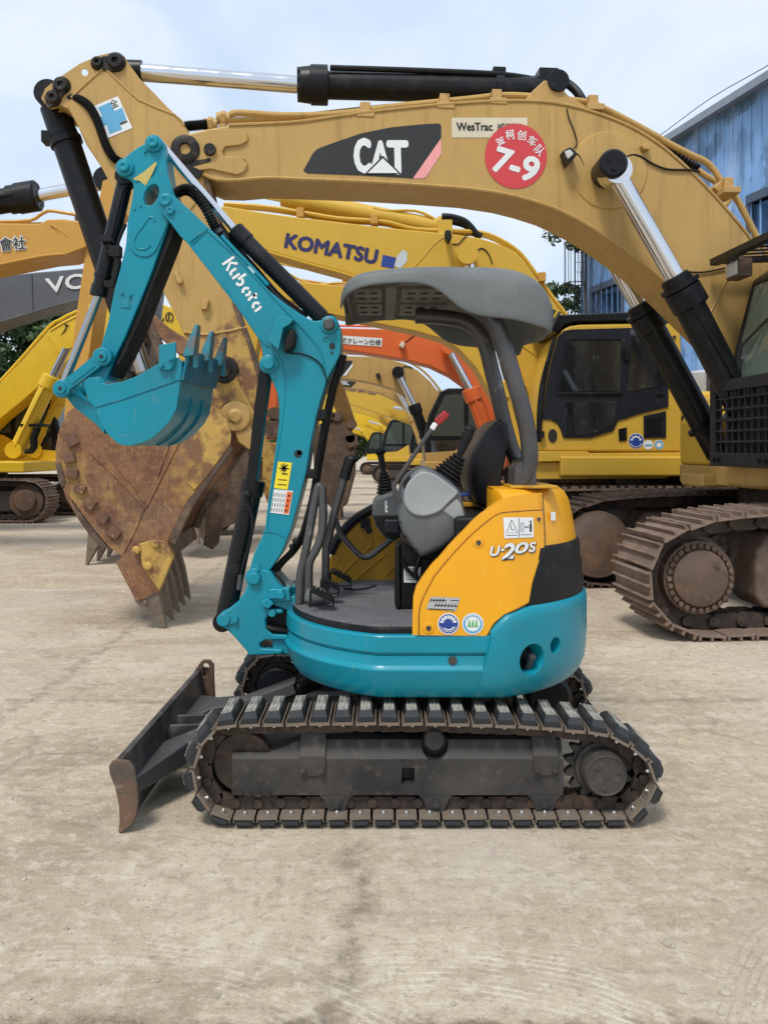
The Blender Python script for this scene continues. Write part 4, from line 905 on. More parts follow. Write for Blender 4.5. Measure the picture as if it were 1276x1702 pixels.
# maker's name along the boom
b = B(); o0 = V((368, 437)); ax = (V((427, 523)) - o0).normalized(); ay = V((ax.y, -ax.x)); SC = 102.0
def kb(pts, n=4, w=.044): stroke(b, [(lambda q: (X(q.x, 3.873), Z(q.y, 3.873)))(o0 + ax * (x * SC) + ay * (y * SC * .98)) for x, y in pts], w * SC * 3.873 / F, 3.873, n)
kb([(.03, 0), (.03, .235)], 0); kb([(.155, .215), (.075, .125), (.155, .0)], 0)
kb([(.205, .15), (.205, .07), (.22, .03), (.26, .022)], 4); kb([(.31, .15), (.31, .0)], 0)
kb([(.37, .235), (.37, .075)], 0); kb([(.385, .13), (.44, .125), (.47, .08), (.45, .03), (.40, .02)], 4)
kb([(.60, .135), (.565, .11), (.553, .075), (.57, .035), (.60, .015)], 4); kb([(.635, .13), (.665, .10), (.67, .065), (.65, .025)], 4)
kb([(.735, .20), (.735, .06), (.76, .02)], 3); kb([(.71, .145), (.80, .145)], 0)
kb([(.90, .135), (.855, .11), (.845, .07), (.87, .025), (.905, .018)], 4); kb([(.93, .13), (.955, .105), (.955, .0)], 2)
obj('maker_lettering', b, m_white, boom, cuts=None, smooth=False)
b = B(); sheet(b, [(462, 767), (485, 769), (478, 814), (455, 811)], 3.872); obj('warning_sticker', b, m_yel, boom, cuts=None)
b = B(); sheet(b, [(455, 813), (487, 816), (480, 856), (449, 852)], 3.872); obj('warning_sticker', b, m_white, boom, cuts=None)
b = B(); sheet(b, [(477, 817), (486, 818), (479, 854), (471, 853)], 3.871); obj('warning_sticker', b, m_ored, boom, cuts=None)
b = B()
for k in range(5):
    u = 455 + k * 4.3; 
    for j in range(4): stroke(b, [(X(u - j * 1.4 + 1, 3.87), Z(819 + k * .4 + j * 8.3, 3.87)), (X(u - 1.2 - j * 1.4 + 1, 3.87), Z(825 + k * .4 + j * 8.3, 3.87))], .0032, 3.871)
for j in range(4): disc(b, 480 - j * 1.6, 824 + j * 8.3, 2.0, 3.8705, 8)
for ln in ([(467, 772), (475, 783)], [(478, 772), (467, 783)], [(472, 770), (472, 785)], [(464, 778), (480, 779)], [(468, 787), (478, 788)]): stroke(b, [(X(u, 3.871), Z(v, 3.871)) for u, v in ln], .006, 3.8705)
disc(b, 472, 778, 3.4, 3.8705, 10)
for j in range(2): stroke(b, [(X(462 - j, 3.871), Z(797 + j * 8, 3.871)), (X(477 - j, 3.871), Z(798 + j * 8, 3.871))], .004, 3.8705)
obj('sticker_print', b, m_ink, boom, cuts=None)
# hoses under the boom
b = B()
for k, y in enumerate((3.93, 3.99, 4.05)):
    b.tube([W(u + k * 3, v, y) for u, v in [(567, 590), (562, 612), (552, 640), (543, 680), (534, 730), (526, 775), (520, 815), (512, 850), (500, 890), (484, 916), (465, 935), (450, 955)]], .011, 8, 4)
b.tube([W(u, v, 3.9) for u, v in [(452, 950), (465, 962), (474, 975), (477, 985)]], .005, 6, 4)
obj('boom_hose', b, m_hose, mini)
b = B(); b.box(W(536, 690, 3.98), (.05, .2, .05)); b.box(W(520, 787, 3.98), (.05, .2, .04)); c = W(492, 900, 3.9); b.ball(c, .018, 10); b.ball(W(485, 908, 3.9), .014, 10); obj('hose_clamp', b, m_blackp, mini, bevel=.004)
# boom lift cylinder in front of the boom, with rod guard
cy = 3.98
rodp0, rodp1, barp = W(447, 608, cy), W(422, 800, cy), W(374, 1030, cy)
b = B(); b.cyl(rodp0, rodp1, .021, seg=20); rod = obj('lift_rod', b, m_chrome_d, mini)
b = B(); dd = (barp - rodp1).normalized(); b.cyl(rodp1, barp, .047, seg=28); b.cyl(rodp1 - dd * .008, rodp1 + dd * .07, .054, seg=28, ch=.006); b.cyl(barp - V((0, .07, 0)), barp + V((0, .07, 0)), .045, seg=24); lc = obj('lift_cylinder', b, m_black, mini)
b = B(); b.tube([W(u, v, 3.915) for u, v in [(413, 815), (412, 838), (417, 852), (420, 870), (414, 905), (404, 940), (399, 960)]], .008, 8, 4); b.ball(W(411, 822, 3.912), .022, 12); b.mi = 1; b.cyl(W(400, 955, 3.915), W(397, 980, 3.915), .013, seg=10); b.mi = 0; b.cyl(W(396, 938, 3.92), W(394, 952, 3.92), .016, seg=10); obj('cylinder_hose', b, [m_hose, m_steel], lc)
b = B(); b.pp([(430, 619), (434, 612), (446, 610), (447, 618), (438, 700), (430, 760), (419, 850), (402, 850), (410, 800), (420, 700)], 3.93, 3.925, 3.94); b.prism([(X(u, 3.93), Z(v, 3.93)) for u, v in [(430, 619), (434, 612), (440, 611), (428, 700), (410, 850), (402, 850), (420, 700)]], 3.94, 4.04); obj('rod_guard', b, m_black, lc, bevel=.003)
# arm
AY0, AY1 = 3.90, 4.06
arm_o = [(245, 236), (252, 228), (262, 227), (271, 234), (274, 245), (275, 266), (279, 290), (288, 318), (297, 340), (296, 350), (280, 372), (266, 412), (252, 452), (241, 480), (230, 507), (207, 562), (191, 594), (181, 620), (176, 642), (166, 652), (152, 648), (146, 634), (153, 622), (163, 605), (166, 580), (173, 556), (180, 532), (190, 480), (200, 445), (209, 405), (212, 365), (219, 332), (222, 312), (220, 302), (212, 295), (203, 293), (196, 282), (197, 270), (206, 262), (215, 254), (230, 243)]
b = B(); b.pp(arm_o, 3.90, AY0, AY1)
cu = B(); cc = W(252, 324, 3.9); cu.prism([(cc.x + .031 * math.cos(2*PI*i/28) + .012 * math.sin(2*PI*i/28), cc.z + .047 * math.sin(2*PI*i/28)) for i in range(28)], 3.7, 4.3)
arm = obj('dipper_arm', b, m_teal, mini, bevel=.006, seg=3, cuts=(cu,))
b = B(); b.prism([(X(u, 3.9), Z(v, 3.9)) for u, v in [(232, 507), (209, 562), (192, 600), (183, 625), (205, 590), (228, 540), (254, 470), (282, 400), (297, 352), (290, 352), (281, 374), (254, 452)]], 3.915, 4.09); obj('arm_underside_shade', b, m_rubber, arm, bevel=.003)  # black plate paints the shade on the arm's underside
b = B(); b.pp([(213, 366), (220, 332), (223, 308), (262, 290), (285, 318), (279, 372), (262, 412), (256, 421), (246, 427), (235, 427), (224, 422), (216, 413), (211, 400)], 3.9, 3.893, 3.902)
cu = B(); cu.prism([(cc.x + .033 * math.cos(2*PI*i/28) + .012 * math.sin(2*PI*i/28), cc.z + .049 * math.sin(2*PI*i/28)) for i in range(28)], 3.7, 4.3)
obj('arm_cheek', b, m_teal, arm, bevel=.004, cuts=(cu,))
b = B(); b.tube([W(u, v, 3.893) for u, v in [(257, 367), (254, 361), (247, 362), (238, 374), (228, 388), (222, 400), (224, 409), (233, 414), (243, 413), (250, 407)]], .005, 8, 4); b.tube([W(u, v, 3.899) for u, v in [(201, 487), (202, 508), (215, 512), (216, 489)]], .004, 6, 0); b.pp([(202, 487), (215, 489), (214, 512), (201, 510)], 3.9, 3.896, 3.902)
for u, v in ((203, 487), (217, 490), (234, 342), (241, 251), (224, 347)): c = W(u, v, 3.9); b.cyl(c, c + V((0, -.012, 0)), .007, seg=12)
obj('arm_bead', b, m_teal, arm)
b = B()
for u, v, r in ((256, 239, .032), (208, 279, .033), (170, 593, .034)):
    c = W(u, v, 3.9); b.turn(c + V((0, .01, 0)), (0, -1, 0), [(0, r * 1.3), (.022, r * 1.25), (.026, r * 1.1), (.026, r * .8), (.042, r * .78), (.046, r * .66), (.046, r * .3), (.042, r * .25), (.042, 0)], 32); b.cyl(c + V((0, .14, 0)), c + V((0, .20, 0)), r * 1.25, seg=28)
obj('arm_pin', b, m_teal, arm, bevel=.002)
b = B(); sheet(b, [(221, 297), (240, 284), (259, 268), (260, 272), (252, 290), (242, 308), (232, 300), (226, 299)], 3.8915); obj('scuff_mark', b, mat('yellowed sticker rest', (.50, .40, .10), .5, spots=[((.02, .2, .28), 30, .58, .62)]), arm, cuts=None)
# bucket cylinder
cy = 3.985
p0, p1, p2 = W(209, 297, cy), W(164, 490, cy), W(104, 643, cy); p2b = W(128, 600, cy)
b = B(); dd = (p1 - p0).normalized(); b.cyl(p0 - dd * .03, p1, .037, seg=26); b.cyl(p1 - dd * .05, p1 + dd * .008, .042, seg=26, ch=.005); b.cyl(p0 - V((0, .05, 0)), p0 + V((0, .05, 0)), .038, seg=20)
for t in (.55, .82): q = p0 + (p1 - p0) * t; b.cyl(q, q + dd * .018, .043, seg=26)
bc = obj('bucket_cylinder', b, m_black, mini)
b = B(); b.cyl(p1, p2, .020, seg=18); obj('bucket_rod', b, m_chrome_d, bc)
b = B(); b.tube([W(u, v, 3.92) for u, v in [(205, 310), (192, 360), (183, 400), (176, 415), (182, 418), (193, 412), (197, 400), (203, 385), (209, 372)]], .008, 8, 4); b.tube([W(u, v, 3.93) for u, v in [(194, 415), (197, 425), (195, 445), (190, 465), (185, 478)]], .013, 8, 4); b.box(W(192, 418, 3.93), (.05, .05, .05)); b.box(W(185, 473, 3.95), (.05, .06, .03)); b.box(W(179, 398, 3.93), (.05, .07, .03)); obj('cylinder_hose', b, m_hose, bc)
# arm cylinder above the boom
p0, p1, p2 = W(257, 239, 3.98), W(392, 384, 3.98), W(547, 540, 3.98); p0.z += .02; p0.x += .01
b = B(); dd = (p2 - p1).normalized(); b.cyl(p1, p2 - dd * .05, .040, seg=28); b.cyl(p1 - dd * .01, p1 + dd * .075, .045, seg=28, ch=.005); b.cyl(p2 - V((0, .085, 0)), p2 + V((0, .085, 0)), .042, seg=24); b.cyl(p2 - dd * .06, p2, .034, seg=20); ac = obj('arm_cylinder', b, m_black, mini)
b = B(); b.cyl(p0, p1, .0195, seg=20); obj('arm_rod', b, m_chrome, ac)
for k, y in enumerate((3.93, 4.03)):
    b = B(); b.tube([W(u, v + k * 6, y) for u, v in [(289, 322), (300, 314), (313, 312), (326, 322), (340, 340), (352, 364), (360, 380)]], ribbed(amp=.16, r=.019), 10, 9); obj('ribbed_hose', b, m_hose, mini)
b = B(); b.mi = 0
for k, y in enumerate((3.95, 4.0, 4.05)): b.tube([W(u + k * 4, v - k * 2, y) for u, v in [(358, 376), (368, 390), (392, 420), (420, 452), (452, 490), (478, 512), (503, 529)]], .010, 8, 3)
b.mi = 1; b.tube([W(u, v, 3.93) for u, v in [(368, 392), (392, 418), (420, 447), (445, 474)]], .011, 8, 3)
b.mi = 2; b.cyl(W(358, 376, 3.94), W(366, 387, 3.94), .019, seg=10); b.cyl(W(364, 384, 4.0), W(373, 395, 4.0), .017, seg=10); b.mi = 3; b.bar(W(411, 446, 3.93), W(421, 456, 3.93), .02, .03)
obj('boom_hose', b, [m_hose, m_teal, m_steel, m_white], mini)
# bucket
KY0, KY1 = 3.73, 4.23
side = [(139, 641), (141, 633), (147, 628), (155, 627), (161, 630), (167, 636), (180, 638), (200, 635), (222, 627), (246, 614), (266, 602), (284, 594), (297, 594), (303, 610), (300, 630), (297, 655), (293, 680), (282, 700), (265, 718), (250, 730), (236, 736), (215, 741), (205, 740), (195, 737), (180, 723), (170, 708), (165, 695), (157, 678), (146, 663)]
sh = .045
def kb3(uv, y, dx): return [(X(u, KY0) + dx, y, Z(v, KY0)) for u, v in uv]
b = B(); b.loft([kb3(side, KY0, 0), kb3(side, KY0 + .014, .001)]); b.loft([kb3(side, KY1 - .014, sh), kb3(side, KY1, sh)])
shell = side[18:] + side[:1]; shell = [(303, 600), (300, 630), (297, 655), (293, 680), (282, 700), (265, 718), (250, 730), (236, 736), (215, 741), (205, 740), (195, 737), (180, 723), (170, 708), (165, 695), (157, 678)]
inn = [(u - 3 * (1 if i < 9 else -.4), v - 2.5) for i, (u, v) in enumerate(shell)]
b.loft([kb3(shell + inn[::-1], KY0 + .004, 0), kb3(shell + inn[::-1], KY1 - .004, sh)])
bk = obj('bucket', b, m_teal, mini, bevel=.003)
b = B(); b.tube([W(u, v, KY0 - .001) for u, v in [(155, 678), (200, 665), (250, 648), (299, 631)]], .003, 6, 0)
for t in (.36, .68): b.tube([(X(u, KY0) + sh * t, KY0 + (KY1 - KY0) * t, Z(v, KY0) - .003) for u, v in [(297, 655), (293, 682), (282, 702), (265, 720), (250, 732), (236, 738)]], .006, 6, 3)
obj('bucket_weld', b, m_teal_worn, bk)
b = B(); b.loft([[(X(u, KY0), KY0 - .004, Z(v, KY0)) for u, v in [(300, 632), (311, 580), (316, 581), (305, 633)]], [(X(u, KY0) + sh, KY1 + .004, Z(v, KY0)) for u, v in [(300, 632), (311, 580), (316, 581), (305, 633)]]]); lip = obj('cutting_edge', b, m_teal_worn, bk, bevel=.003)
b = B(); b.pp([(266, 574), (294, 569), (293, 596), (287, 617), (265, 614)], KY0, KY0 - .018, KY0 - .001)
for u, v in ((284, 596), (268, 607), (281, 611)): c = W(u, v, KY0 - .018); b.cyl(c, c + V((0, -.012, 0)), .012, seg=8)
obj('side_cutter', b, m_teal, bk, bevel=.003)
for t in (.06, .5, .94):
    y = KY0 + (KY1 - KY0) * t; dx = sh * t; w = .044; x0, z0 = X(311, KY0) + dx, Z(586, KY0); b = B()
    x1, z1 = X(325, KY0) + dx, Z(539, KY0)
    b.loft([[(x0 - .02, y - w, z0 - .02), (x0 + .028, y - w, z0 - .012), (x0 + .028, y + w, z0 - .012), (x0 - .02, y + w, z0 - .02)], [(x0 - .006, y - w, z0 + .03), (x0 + .035, y - w, z0 + .036), (x0 + .035, y + w, z0 + .036), (x0 - .006, y + w, z0 + .03)], [(x1 - .006, y - w * .72, z1), (x1 + .008, y - w * .72, z1 + .002), (x1 + .008, y + w * .72, z1 + .002), (x1 - .006, y + w * .72, z1)]])
    b.box((x0 + .028, y, z0 - .035), (.02, .03, .06)); obj('bucket_tooth', b, m_tooth, bk, bevel=.003)
# link bars and bucket hook
b = B()
for y0, y1 in ((3.86, 3.895), (4.07, 4.105)):
    a_, c_ = W(170, 593, 3.86), W(102, 646, 3.86); d_ = (c_ - a_).normalized(); n_ = V((-d_.z, 0, d_.x)); w = .030
    P_ = [a_ + n_ * w, a_ - n_ * w, c_ - n_ * w * .85, c_ + n_ * w * .85]
    b.prism([(p.x, p.z) for p in P_], y0, y1)
    for c in (a_, c_): b.cyl((c.x, y0 - .004, c.z), (c.x, y1 + .004, c.z), .043 if c is a_ else .041, seg=32, ch=.004)
    if y0 < 4: b.bar(a_ + d_ * .05 + V((0, -.001, 0)), c_ - d_ * .05 + V((0, -.001, 0)), .006, .028)
for c in (a_, c_): b.cyl((c.x, 3.845, c.z), (c.x, 3.86, c.z), .024, seg=24, ch=.003)
lk = obj('bucket_link', b, m_teal, mini, bevel=.003)
b = B()
for c in (a_, c_): b.cyl((c.x, 3.843, c.z), (c.x, 3.846, c.z), .010, seg=6)
obj('link_pin', b, m_ink, lk)
b = B()
for y in (3.92, 4.02): b.prism([(X(u, 3.92), Z(v, 3.92)) for u, v in [(96, 642), (103, 636), (113, 640), (125, 655), (145, 672), (160, 680), (172, 700), (174, 722), (158, 704), (140, 690), (122, 676), (108, 658)]], y, y + .03)
b.prism([(X(u, 3.92), Z(v, 3.92)) for u, v in [(128, 672), (142, 678), (158, 690), (172, 706), (174, 722), (158, 704)]], 3.95, 4.02)
obj('bucket_hook', b, m_teal, bk, bevel=.004)
b = B(); c = W(153, 637, KY0); b.cyl((c.x, 3.80, c.z), (c.x, 4.16, c.z), .036, seg=24); c = W(153, 640, KY0); b.prism([(X(u, KY0), Z(v, KY0)) for u, v in side[:8] + [(176, 660), (150, 660)]], 3.79, 3.83); b.prism([(X(u, KY0), Z(v, KY0)) for u, v in side[:8] + [(176, 660), (150, 660)]], 4.13, 4.17); obj('bucket_ear', b, m_teal, bk, bevel=.003)
# ------------------------------------------------------------------ the big ochre excavator behind it
T45 = math.tan(R(4.5)); CN = V((-math.sin(R(4.5)), math.cos(R(4.5)), 0)); CX = V((math.cos(R(4.5)), math.sin(R(4.5)), 0))
C0 = V((4.4, 8.2, 0))
cat = thing('large_excavator', 'large ochre excavator whose long boom with the red round sticker spans above the teal one', 'excavator', C0, 'excavators parked in the yard')
def cq(u, v, off):                                    # point of the machine's upright plane, off metres behind its middle
    k = (u - UC) / F
    Y = (C0.y + off / math.cos(R(4.5)) - C0.x * T45) / (1 - k * T45)
    return W(u, v, Y)
def cprism(b, uv, off, th, measured=None):
    P = [cq(u, v, off if measured is None else measured) for u, v in uv]
    if measured is not None: P = [p + CN * (off - measured) for p in P]
    b.loft([P, [p + CN * th for p in P]]); return b
def cl(x, y, z): return C0 + CX * x + CN * y + V((0, 0, z))   # the machine's own axes
CM3 = M((CX, CN, V((0, 0, 1)))).transposed()
def cbox(b, x0, x1, y0, y1, z0, z1): b.box(cl((x0 + x1) / 2, (y0 + y1) / 2, (z0 + z1) / 2), (x1 - x0, y1 - y0, z1 - z0), CM3); return b

# boom
bt = [(290, 238), (297, 228), (310, 222), (323, 218), (345, 213), (380, 207), (480, 203), (530, 197), (600, 187), (680, 178), (760, 171), (830, 167), (880, 167), (920, 170), (960, 178), (1000, 190), (1040, 206), (1075, 225), (1110, 250), (1150, 286), (1185, 322), (1215, 356), (1240, 386), (1262, 416), (1300, 470), (1345, 545), (1352, 590), (1335, 625), (1300, 640), (1262, 622)]
bb = [(1240, 602), (1215, 578), (1185, 548), (1150, 513), (1110, 474), (1060, 431), (1000, 388), (960, 364), (920, 345), (880, 332), (840, 322), (780, 313), (700, 307), (620, 302), (500, 297), (440, 295), (395, 299), (360, 298), (340, 290), (318, 282), (300, 272), (290, 258)]
b = B(); cprism(b, bt + bb, -.32, .64); boom2 = obj('boom', b, m_gold, cat, bevel=.02, seg=2)
b = B()
b.tube([cq(u, v, -.322) for u, v in bb[3:20]], .016, 6, 2); b.tube([cq(u, v, -.322) for u, v in bt[5:24]], .014, 6, 2)
b.tube([cq(u, v, -.322) for u, v in [(1240, 432), (1205, 470), (1180, 520), (1165, 528)]], .008, 6, 0)
b.tube([cq(u, v, -.322) for u, v in [(398, 214), (410, 222), (411, 232), (402, 240), (372, 243), (368, 252), (372, 260), (402, 262), (410, 270), (408, 282), (395, 288), (345, 278)]], .011, 6, 3)
obj('boom_weld', b, m_gold, boom2)
b = B(); cprism(b, [(290, 240), (296, 230), (312, 224), (350, 214), (398, 213), (410, 222), (411, 233), (400, 240), (374, 243), (369, 252), (374, 260), (402, 262), (411, 272), (406, 284), (394, 290), (350, 280), (318, 284), (298, 272)], -.345, .02, -.345); obj('boom_cheek', b, m_gold, boom2, bevel=.008)
b = B(); c = cq(308, 248, -.34); b.turn(c + CN * .02, -CN, [(0, .13), (.04, .125), (.05, .10), (.05, .05), (.02, .045), (.02, 0)], 32); b.mi = 0; b.cyl(c + CN * .05, c + CN * .7, .14, seg=28)
cprism(b, [(296, 262), (322, 266), (350, 262), (350, 268), (320, 276), (338, 284), (330, 296), (312, 290)], -.35, .03); c = cq(349, 249, -.34); b.turn(c, -CN, [(0, .055), (.04, .05), (.04, 0)], 20); obj('boom_tip_pin', b, m_grease, boom2, bevel=.004)
b = B(); c = cq(1012, 283, -.32); b.turn(c, -CN, [(0, .36), (.012, .35), (.02, .26), (.02, 0)], 40); obj('pin_boss', b, m_gold, boom2)
# pins and lift cylinders
b = B(); c = cq(1004, 290, -.33); c2_ = cq(1020, 270, -.74); b.cyl(c, c2_, .128, .124, seg=36, ch=.02); 
for k in range(3): a_ = R(30 + 120 * k); q = c2_ + CX * (.05 * math.cos(a_)) + V((0, 0, .05 * math.sin(a_))); b.cyl(q, q - CN * .012, .018, seg=8)
obj('lift_pin', b, m_black, cat)
for off, lab, top_, mid, end in ((-.60, 'near boom cylinder', (1021, 285), (1122, 462), (1262, 735)), (.62, 'far boom cylinder', (1000, 398), (1062, 508), (1196, 755))):
    b = B(); p0, p1, p2 = cq(*top_, off), cq(*mid, off), cq(*end, off); d = (p1 - p0).normalized(); r = .135 if off < 0 else .135
    b.cyl(p1, p2, r, seg=32); b.cyl(p1 - d * .02, p1 + d * .10, r * .92, seg=32, ch=.01); b.cyl(p1 + d * .10, p1 + d * .30, r * 1.22, seg=32, ch=.015)
    b.cyl(p1 + d * .06, p1 + d * .10, r * 1.32, seg=16); b.cyl(p2 - d * .35, p2 - d * .31, r * 1.3, seg=24)
    side = -CN * (r + .02) - CX * .05
    b.tube([p1 + d * .2 + side * 1.1, p1 + d * .5 + side, p1 + d * 1.1 + side, p2 - d * .4 + side], .028, 8, 3)
    lift = obj('boom_cylinder', b, m_black, cat, label=lab)
    b = B(); b.cyl(p0, p1, .088, seg=28); b.cyl(p0 - CN * .09, p0 + CN * .09, .13, seg=28); obj('cylinder_rod', b, m_chrome, lift)
b = B(); b.tube([cq(u, v, -.335) for u, v in [(1037, 262), (1050, 257), (1065, 260), (1085, 272), (1110, 281), (1145, 282), (1163, 285)]], .010, 6, 5); b.tube([cq(u, v, -.335) for u, v in [(1120, 445), (1140, 451), (1170, 452), (1205, 445)]], .008, 6, 4); b.tube([cq(u, v, -.335) for u, v in [(942, 180), (945, 195), (952, 212), (958, 232), (957, 242), (951, 250), (962, 258), (970, 275)]], .006, 6, 4); obj('grease_line', b, m_hose, boom2)
# work lamp on the boom side, small box
b = B(); cprism(b, [(935, 250), (948, 243), (960, 254), (955, 262), (944, 274)], -.46, .12); b.mi = 1; cprism(b, [(938, 251), (948, 247), (954, 255), (944, 264)], -.475, .02); obj('boom_lamp', b, [m_grease, m_lamp], boom2, bevel=.01)
b = B(); cprism(b, [(1066, 240), (1074, 236), (1083, 240), (1080, 248), (1070, 247)], -.40, .09); obj('lamp_bracket', b, m_gold, boom2, bevel=.008)
# lettering
def csheet(name, uv, off, mt, lab=None):
    b = B(); b.f(b.vs([cq(u, v, off) for u, v in uv])); return obj(name, b, mt, boom2, cuts=None, label=lab)
csheet('maker_panel', [(504, 283), (520, 254), (527, 247), (545, 240), (600, 221), (650, 211), (700, 206), (729, 204.5), (733, 208), (733, 229), (686, 296), (600, 291), (510, 287.5)], -.3235, m_ink)
csheet('maker_stripe', [(686, 296), (733, 229), (733, 255), (708, 293), (703, 296)], -.3240, m_pink)
def ctext(s, u0, v0, u1, v1, h, mt, off, par=boom2, **k):
    p0, p1 = cq(u0, v0, off), cq(u1, v1, off); return lettering(par, s, p0, p1, h * p0.y / F, mt, **k)
for q in (('C', 591, 285, 615, 285, 54), ('A', 616, 286, 648, 287, 52), ('T', 646, 287, 677, 287, 52)):
    ctext(*q, m_white, -.3265, bold=.055 if q[0] != 'A' else .035, name='maker_lettering')
csheet('logo_triangle', [(606, 288.5), (636, 258), (667, 288.5)], -.3300, m_ink); csheet('logo_triangle', [(611, 287), (636, 262.5), (662, 287)], -.3308, m_white)
csheet('dealer_sticker', [(750, 195), (876, 195), (876, 228), (751, 228)], -.3235, m_cream)
ctext('WesTrac', 759, 216.5, 818, 216.5, 13, m_ink, -.3245, bold=.05, name='dealer_lettering'); ctext('威斯特', 826, 218, 868, 218, 14, m_ink, -.3245, bold=.012, name='dealer_lettering')
b = B(); b.f(b.vs([cq(857 + 51.5 * math.cos(2*PI*i/48), 259 + 54 * math.sin(2*PI*i/48), -.3255) for i in range(48)])); obj('round_sticker', b, m_redst, boom2, cuts=None, label='red round sticker with white numbers')
ctext('7-9', 818, 282, 888, 303, 40, m_white, -.3268, bold=.05, shear=.05, name='fleet_number')
for ch, u, v, a_ in (('金', 830, 236, -24), ('柯', 845, 228, -8), ('创', 862, 229, 6), ('车', 877, 238, 24), ('队', 887, 252, 44)):
    dx, dy = 8 * math.cos(R(a_)), 8 * math.sin(R(a_)); ctext(ch, u - dx * .9 + 4, v - dy + 3, u + dx * .9 + 4, v + dy + 3, 16, m_white, -.3268, bold=.016, name='fleet_lettering')
# pipes on top of the boom
def cpipe(name, pts, r, mt, par=boom2, sub=4, rib=False):
    b = B(); b.tube([cq(*p) for p in pts], ribbed(amp=.14, r=r) if rib else r, 10, sub); return obj(name, b, mt, par)
y1, y2 = -.18, .16
cpipe('oil_pipe', [(366, 200, y1), (380, 191, y1), (400, 187, y1), (460, 191, y1), (520, 191, y1), (580, 187, y1), (620, 181, y1), (660, 176, y1), (720, 170, y1), (780, 164, y1), (840, 158, y1), (900, 161, y1), (950, 166, y1), (985, 172, y1), (1030, 193, y1), (1080, 220, y1), (1115, 240, y1), (1150, 258, y1), (1172, 268, y1), (1186, 282, y1), (1200, 303, y1), (1222, 328, y1), (1240, 360, y1), (1262, 402, y1), (1290, 450, y1)], .030, m_gold)
cpipe('oil_pipe', [(380, 200, y2), (480, 195, y2), (600, 182, y2), (740, 168, y2), (850, 161, y2), (980, 178, y2), (1060, 215, y2), (1130, 262, y2), (1170, 290, y2), (1195, 305, y2), (1210, 315, y2), (1212, 330, y2), (1203, 342, y2)], .030, m_gold)
for u, v in ((606, 184), (737, 170), (823, 163), (982, 172), (1205, 308)):
    b = B(); c = cq(u, v, y1); b.box(c, (.09, .16, .11), CM3); b.box(c - V((0, 0, .08)), (.16, .3, .06), CM3); obj('pipe_clamp', b, m_goldd, boom2, bevel=.008)
b = B(); c = cq(1193, 318, -.1); b.box(c, (.14, .22, .12), CM3 @ M.Rotation(R(45), 3, 'Y')); obj('pipe_clamp', b, m_goldd, boom2, bevel=.01)
cpipe('ribbed_hose', [(1082, 232, y1 + .1), (1110, 246, y1 + .1), (1140, 266, y1 + .1), (1160, 280, y1 + .1)], .045, m_hose, cat, 10, True)
for u, v in ((350, 206), (371, 196)):
    b = B(); c = cq(u, v, y1); b.cyl(c - CX * .06, c + CX * .06, .05, seg=12); b.cyl(c - CX * .02, c + CX * .02, .065, seg=6); b.cyl(c + V((0, 0, -.12)), c, .04, seg=10); obj('pipe_union', b, m_goldd, boom2)
cpipe('ribbed_hose', [(276, 244, -.2), (282, 228, -.2), (292, 216, -.2), (308, 210, -.2), (325, 208, -.2), (345, 206, -.2)], .045, m_hose, cat, 12, True)
# arm cylinder over the boom
p0, p1, p2 = cq(212, 118, 0), cq(494, 140, 0), cq(916, 151, 0)
b = B(); d = (p2 - p1).normalized(); b.cyl(p1 + d * .02, p2, .124, seg=36); b.turn(p1, d, [(0, .12), (.03, .155), (.12, .165), (.125, .178), (.28, .178), (.285, .14)], 36)
for k in range(10): a_ = 2 * PI * k / 10; q = p1 + d * .0 + (CN * math.cos(a_) + d.cross(CN) * math.sin(a_)) * .13; b.cyl(q, q + d * .16, .024, seg=6)
b.tube([p1 + d * .3 - CN * .11 + V((0, 0, .115)), p1 + d * 1.2 - CN * .09 + V((0, 0, .12)), p2 - d * .5 - CN * .08 + V((0, 0, .11)), p2 - d * .1 + V((0, 0, .1))], .028, 8, 4)
q = p1 + d * (p2 - p1).length * .77; b.cyl(q, q + d * .08, .142, seg=32); b.box(q + V((0, 0, .15)) + d * .04, (.12, .14, .08), CM3)
b.cyl(p2 - CN * .25, p2 + CN * .25, .10, seg=28); b.box(p2 - d * .05 + V((0, 0, .1)), (.18, .2, .16), CM3)
acyl = obj('arm_cylinder', b, m_black, cat, bevel=.004)
b = B(); b.cyl(p0, p1, .079, seg=28); b.mi = 1; b.cyl(p0 - d * .02, p0 + d * .13, .1, seg=24); obj('cylinder_rod', b, [m_chrome, m_black], acyl)
cpipe('hose', [(905, 140, 0), (920, 134, 0), (938, 136, 0), (955, 148, -.05), (966, 163, -.1), (972, 175, -.1)], .042, m_hose, acyl, 5)
b = B(); c = cq(893, 140, -.02); b.cyl(c - CX * .09, c + CX * .02, .075, seg=10); b.mi = 1; b.cyl(c + CX * .03, c + CX * .16, .05, seg=14); obj('hose_fitting', b, [m_grease, m_steel], acyl)
# cylinder foot bracket on the boom
b = B(); 
for o in (-.22, .16): cprism(b, [(870, 168), (885, 150), (905, 132), (925, 138), (945, 158), (985, 182), (930, 174)], o, .06)
obj('cylinder_bracket', b, m_goldd, boom2, bevel=.01)
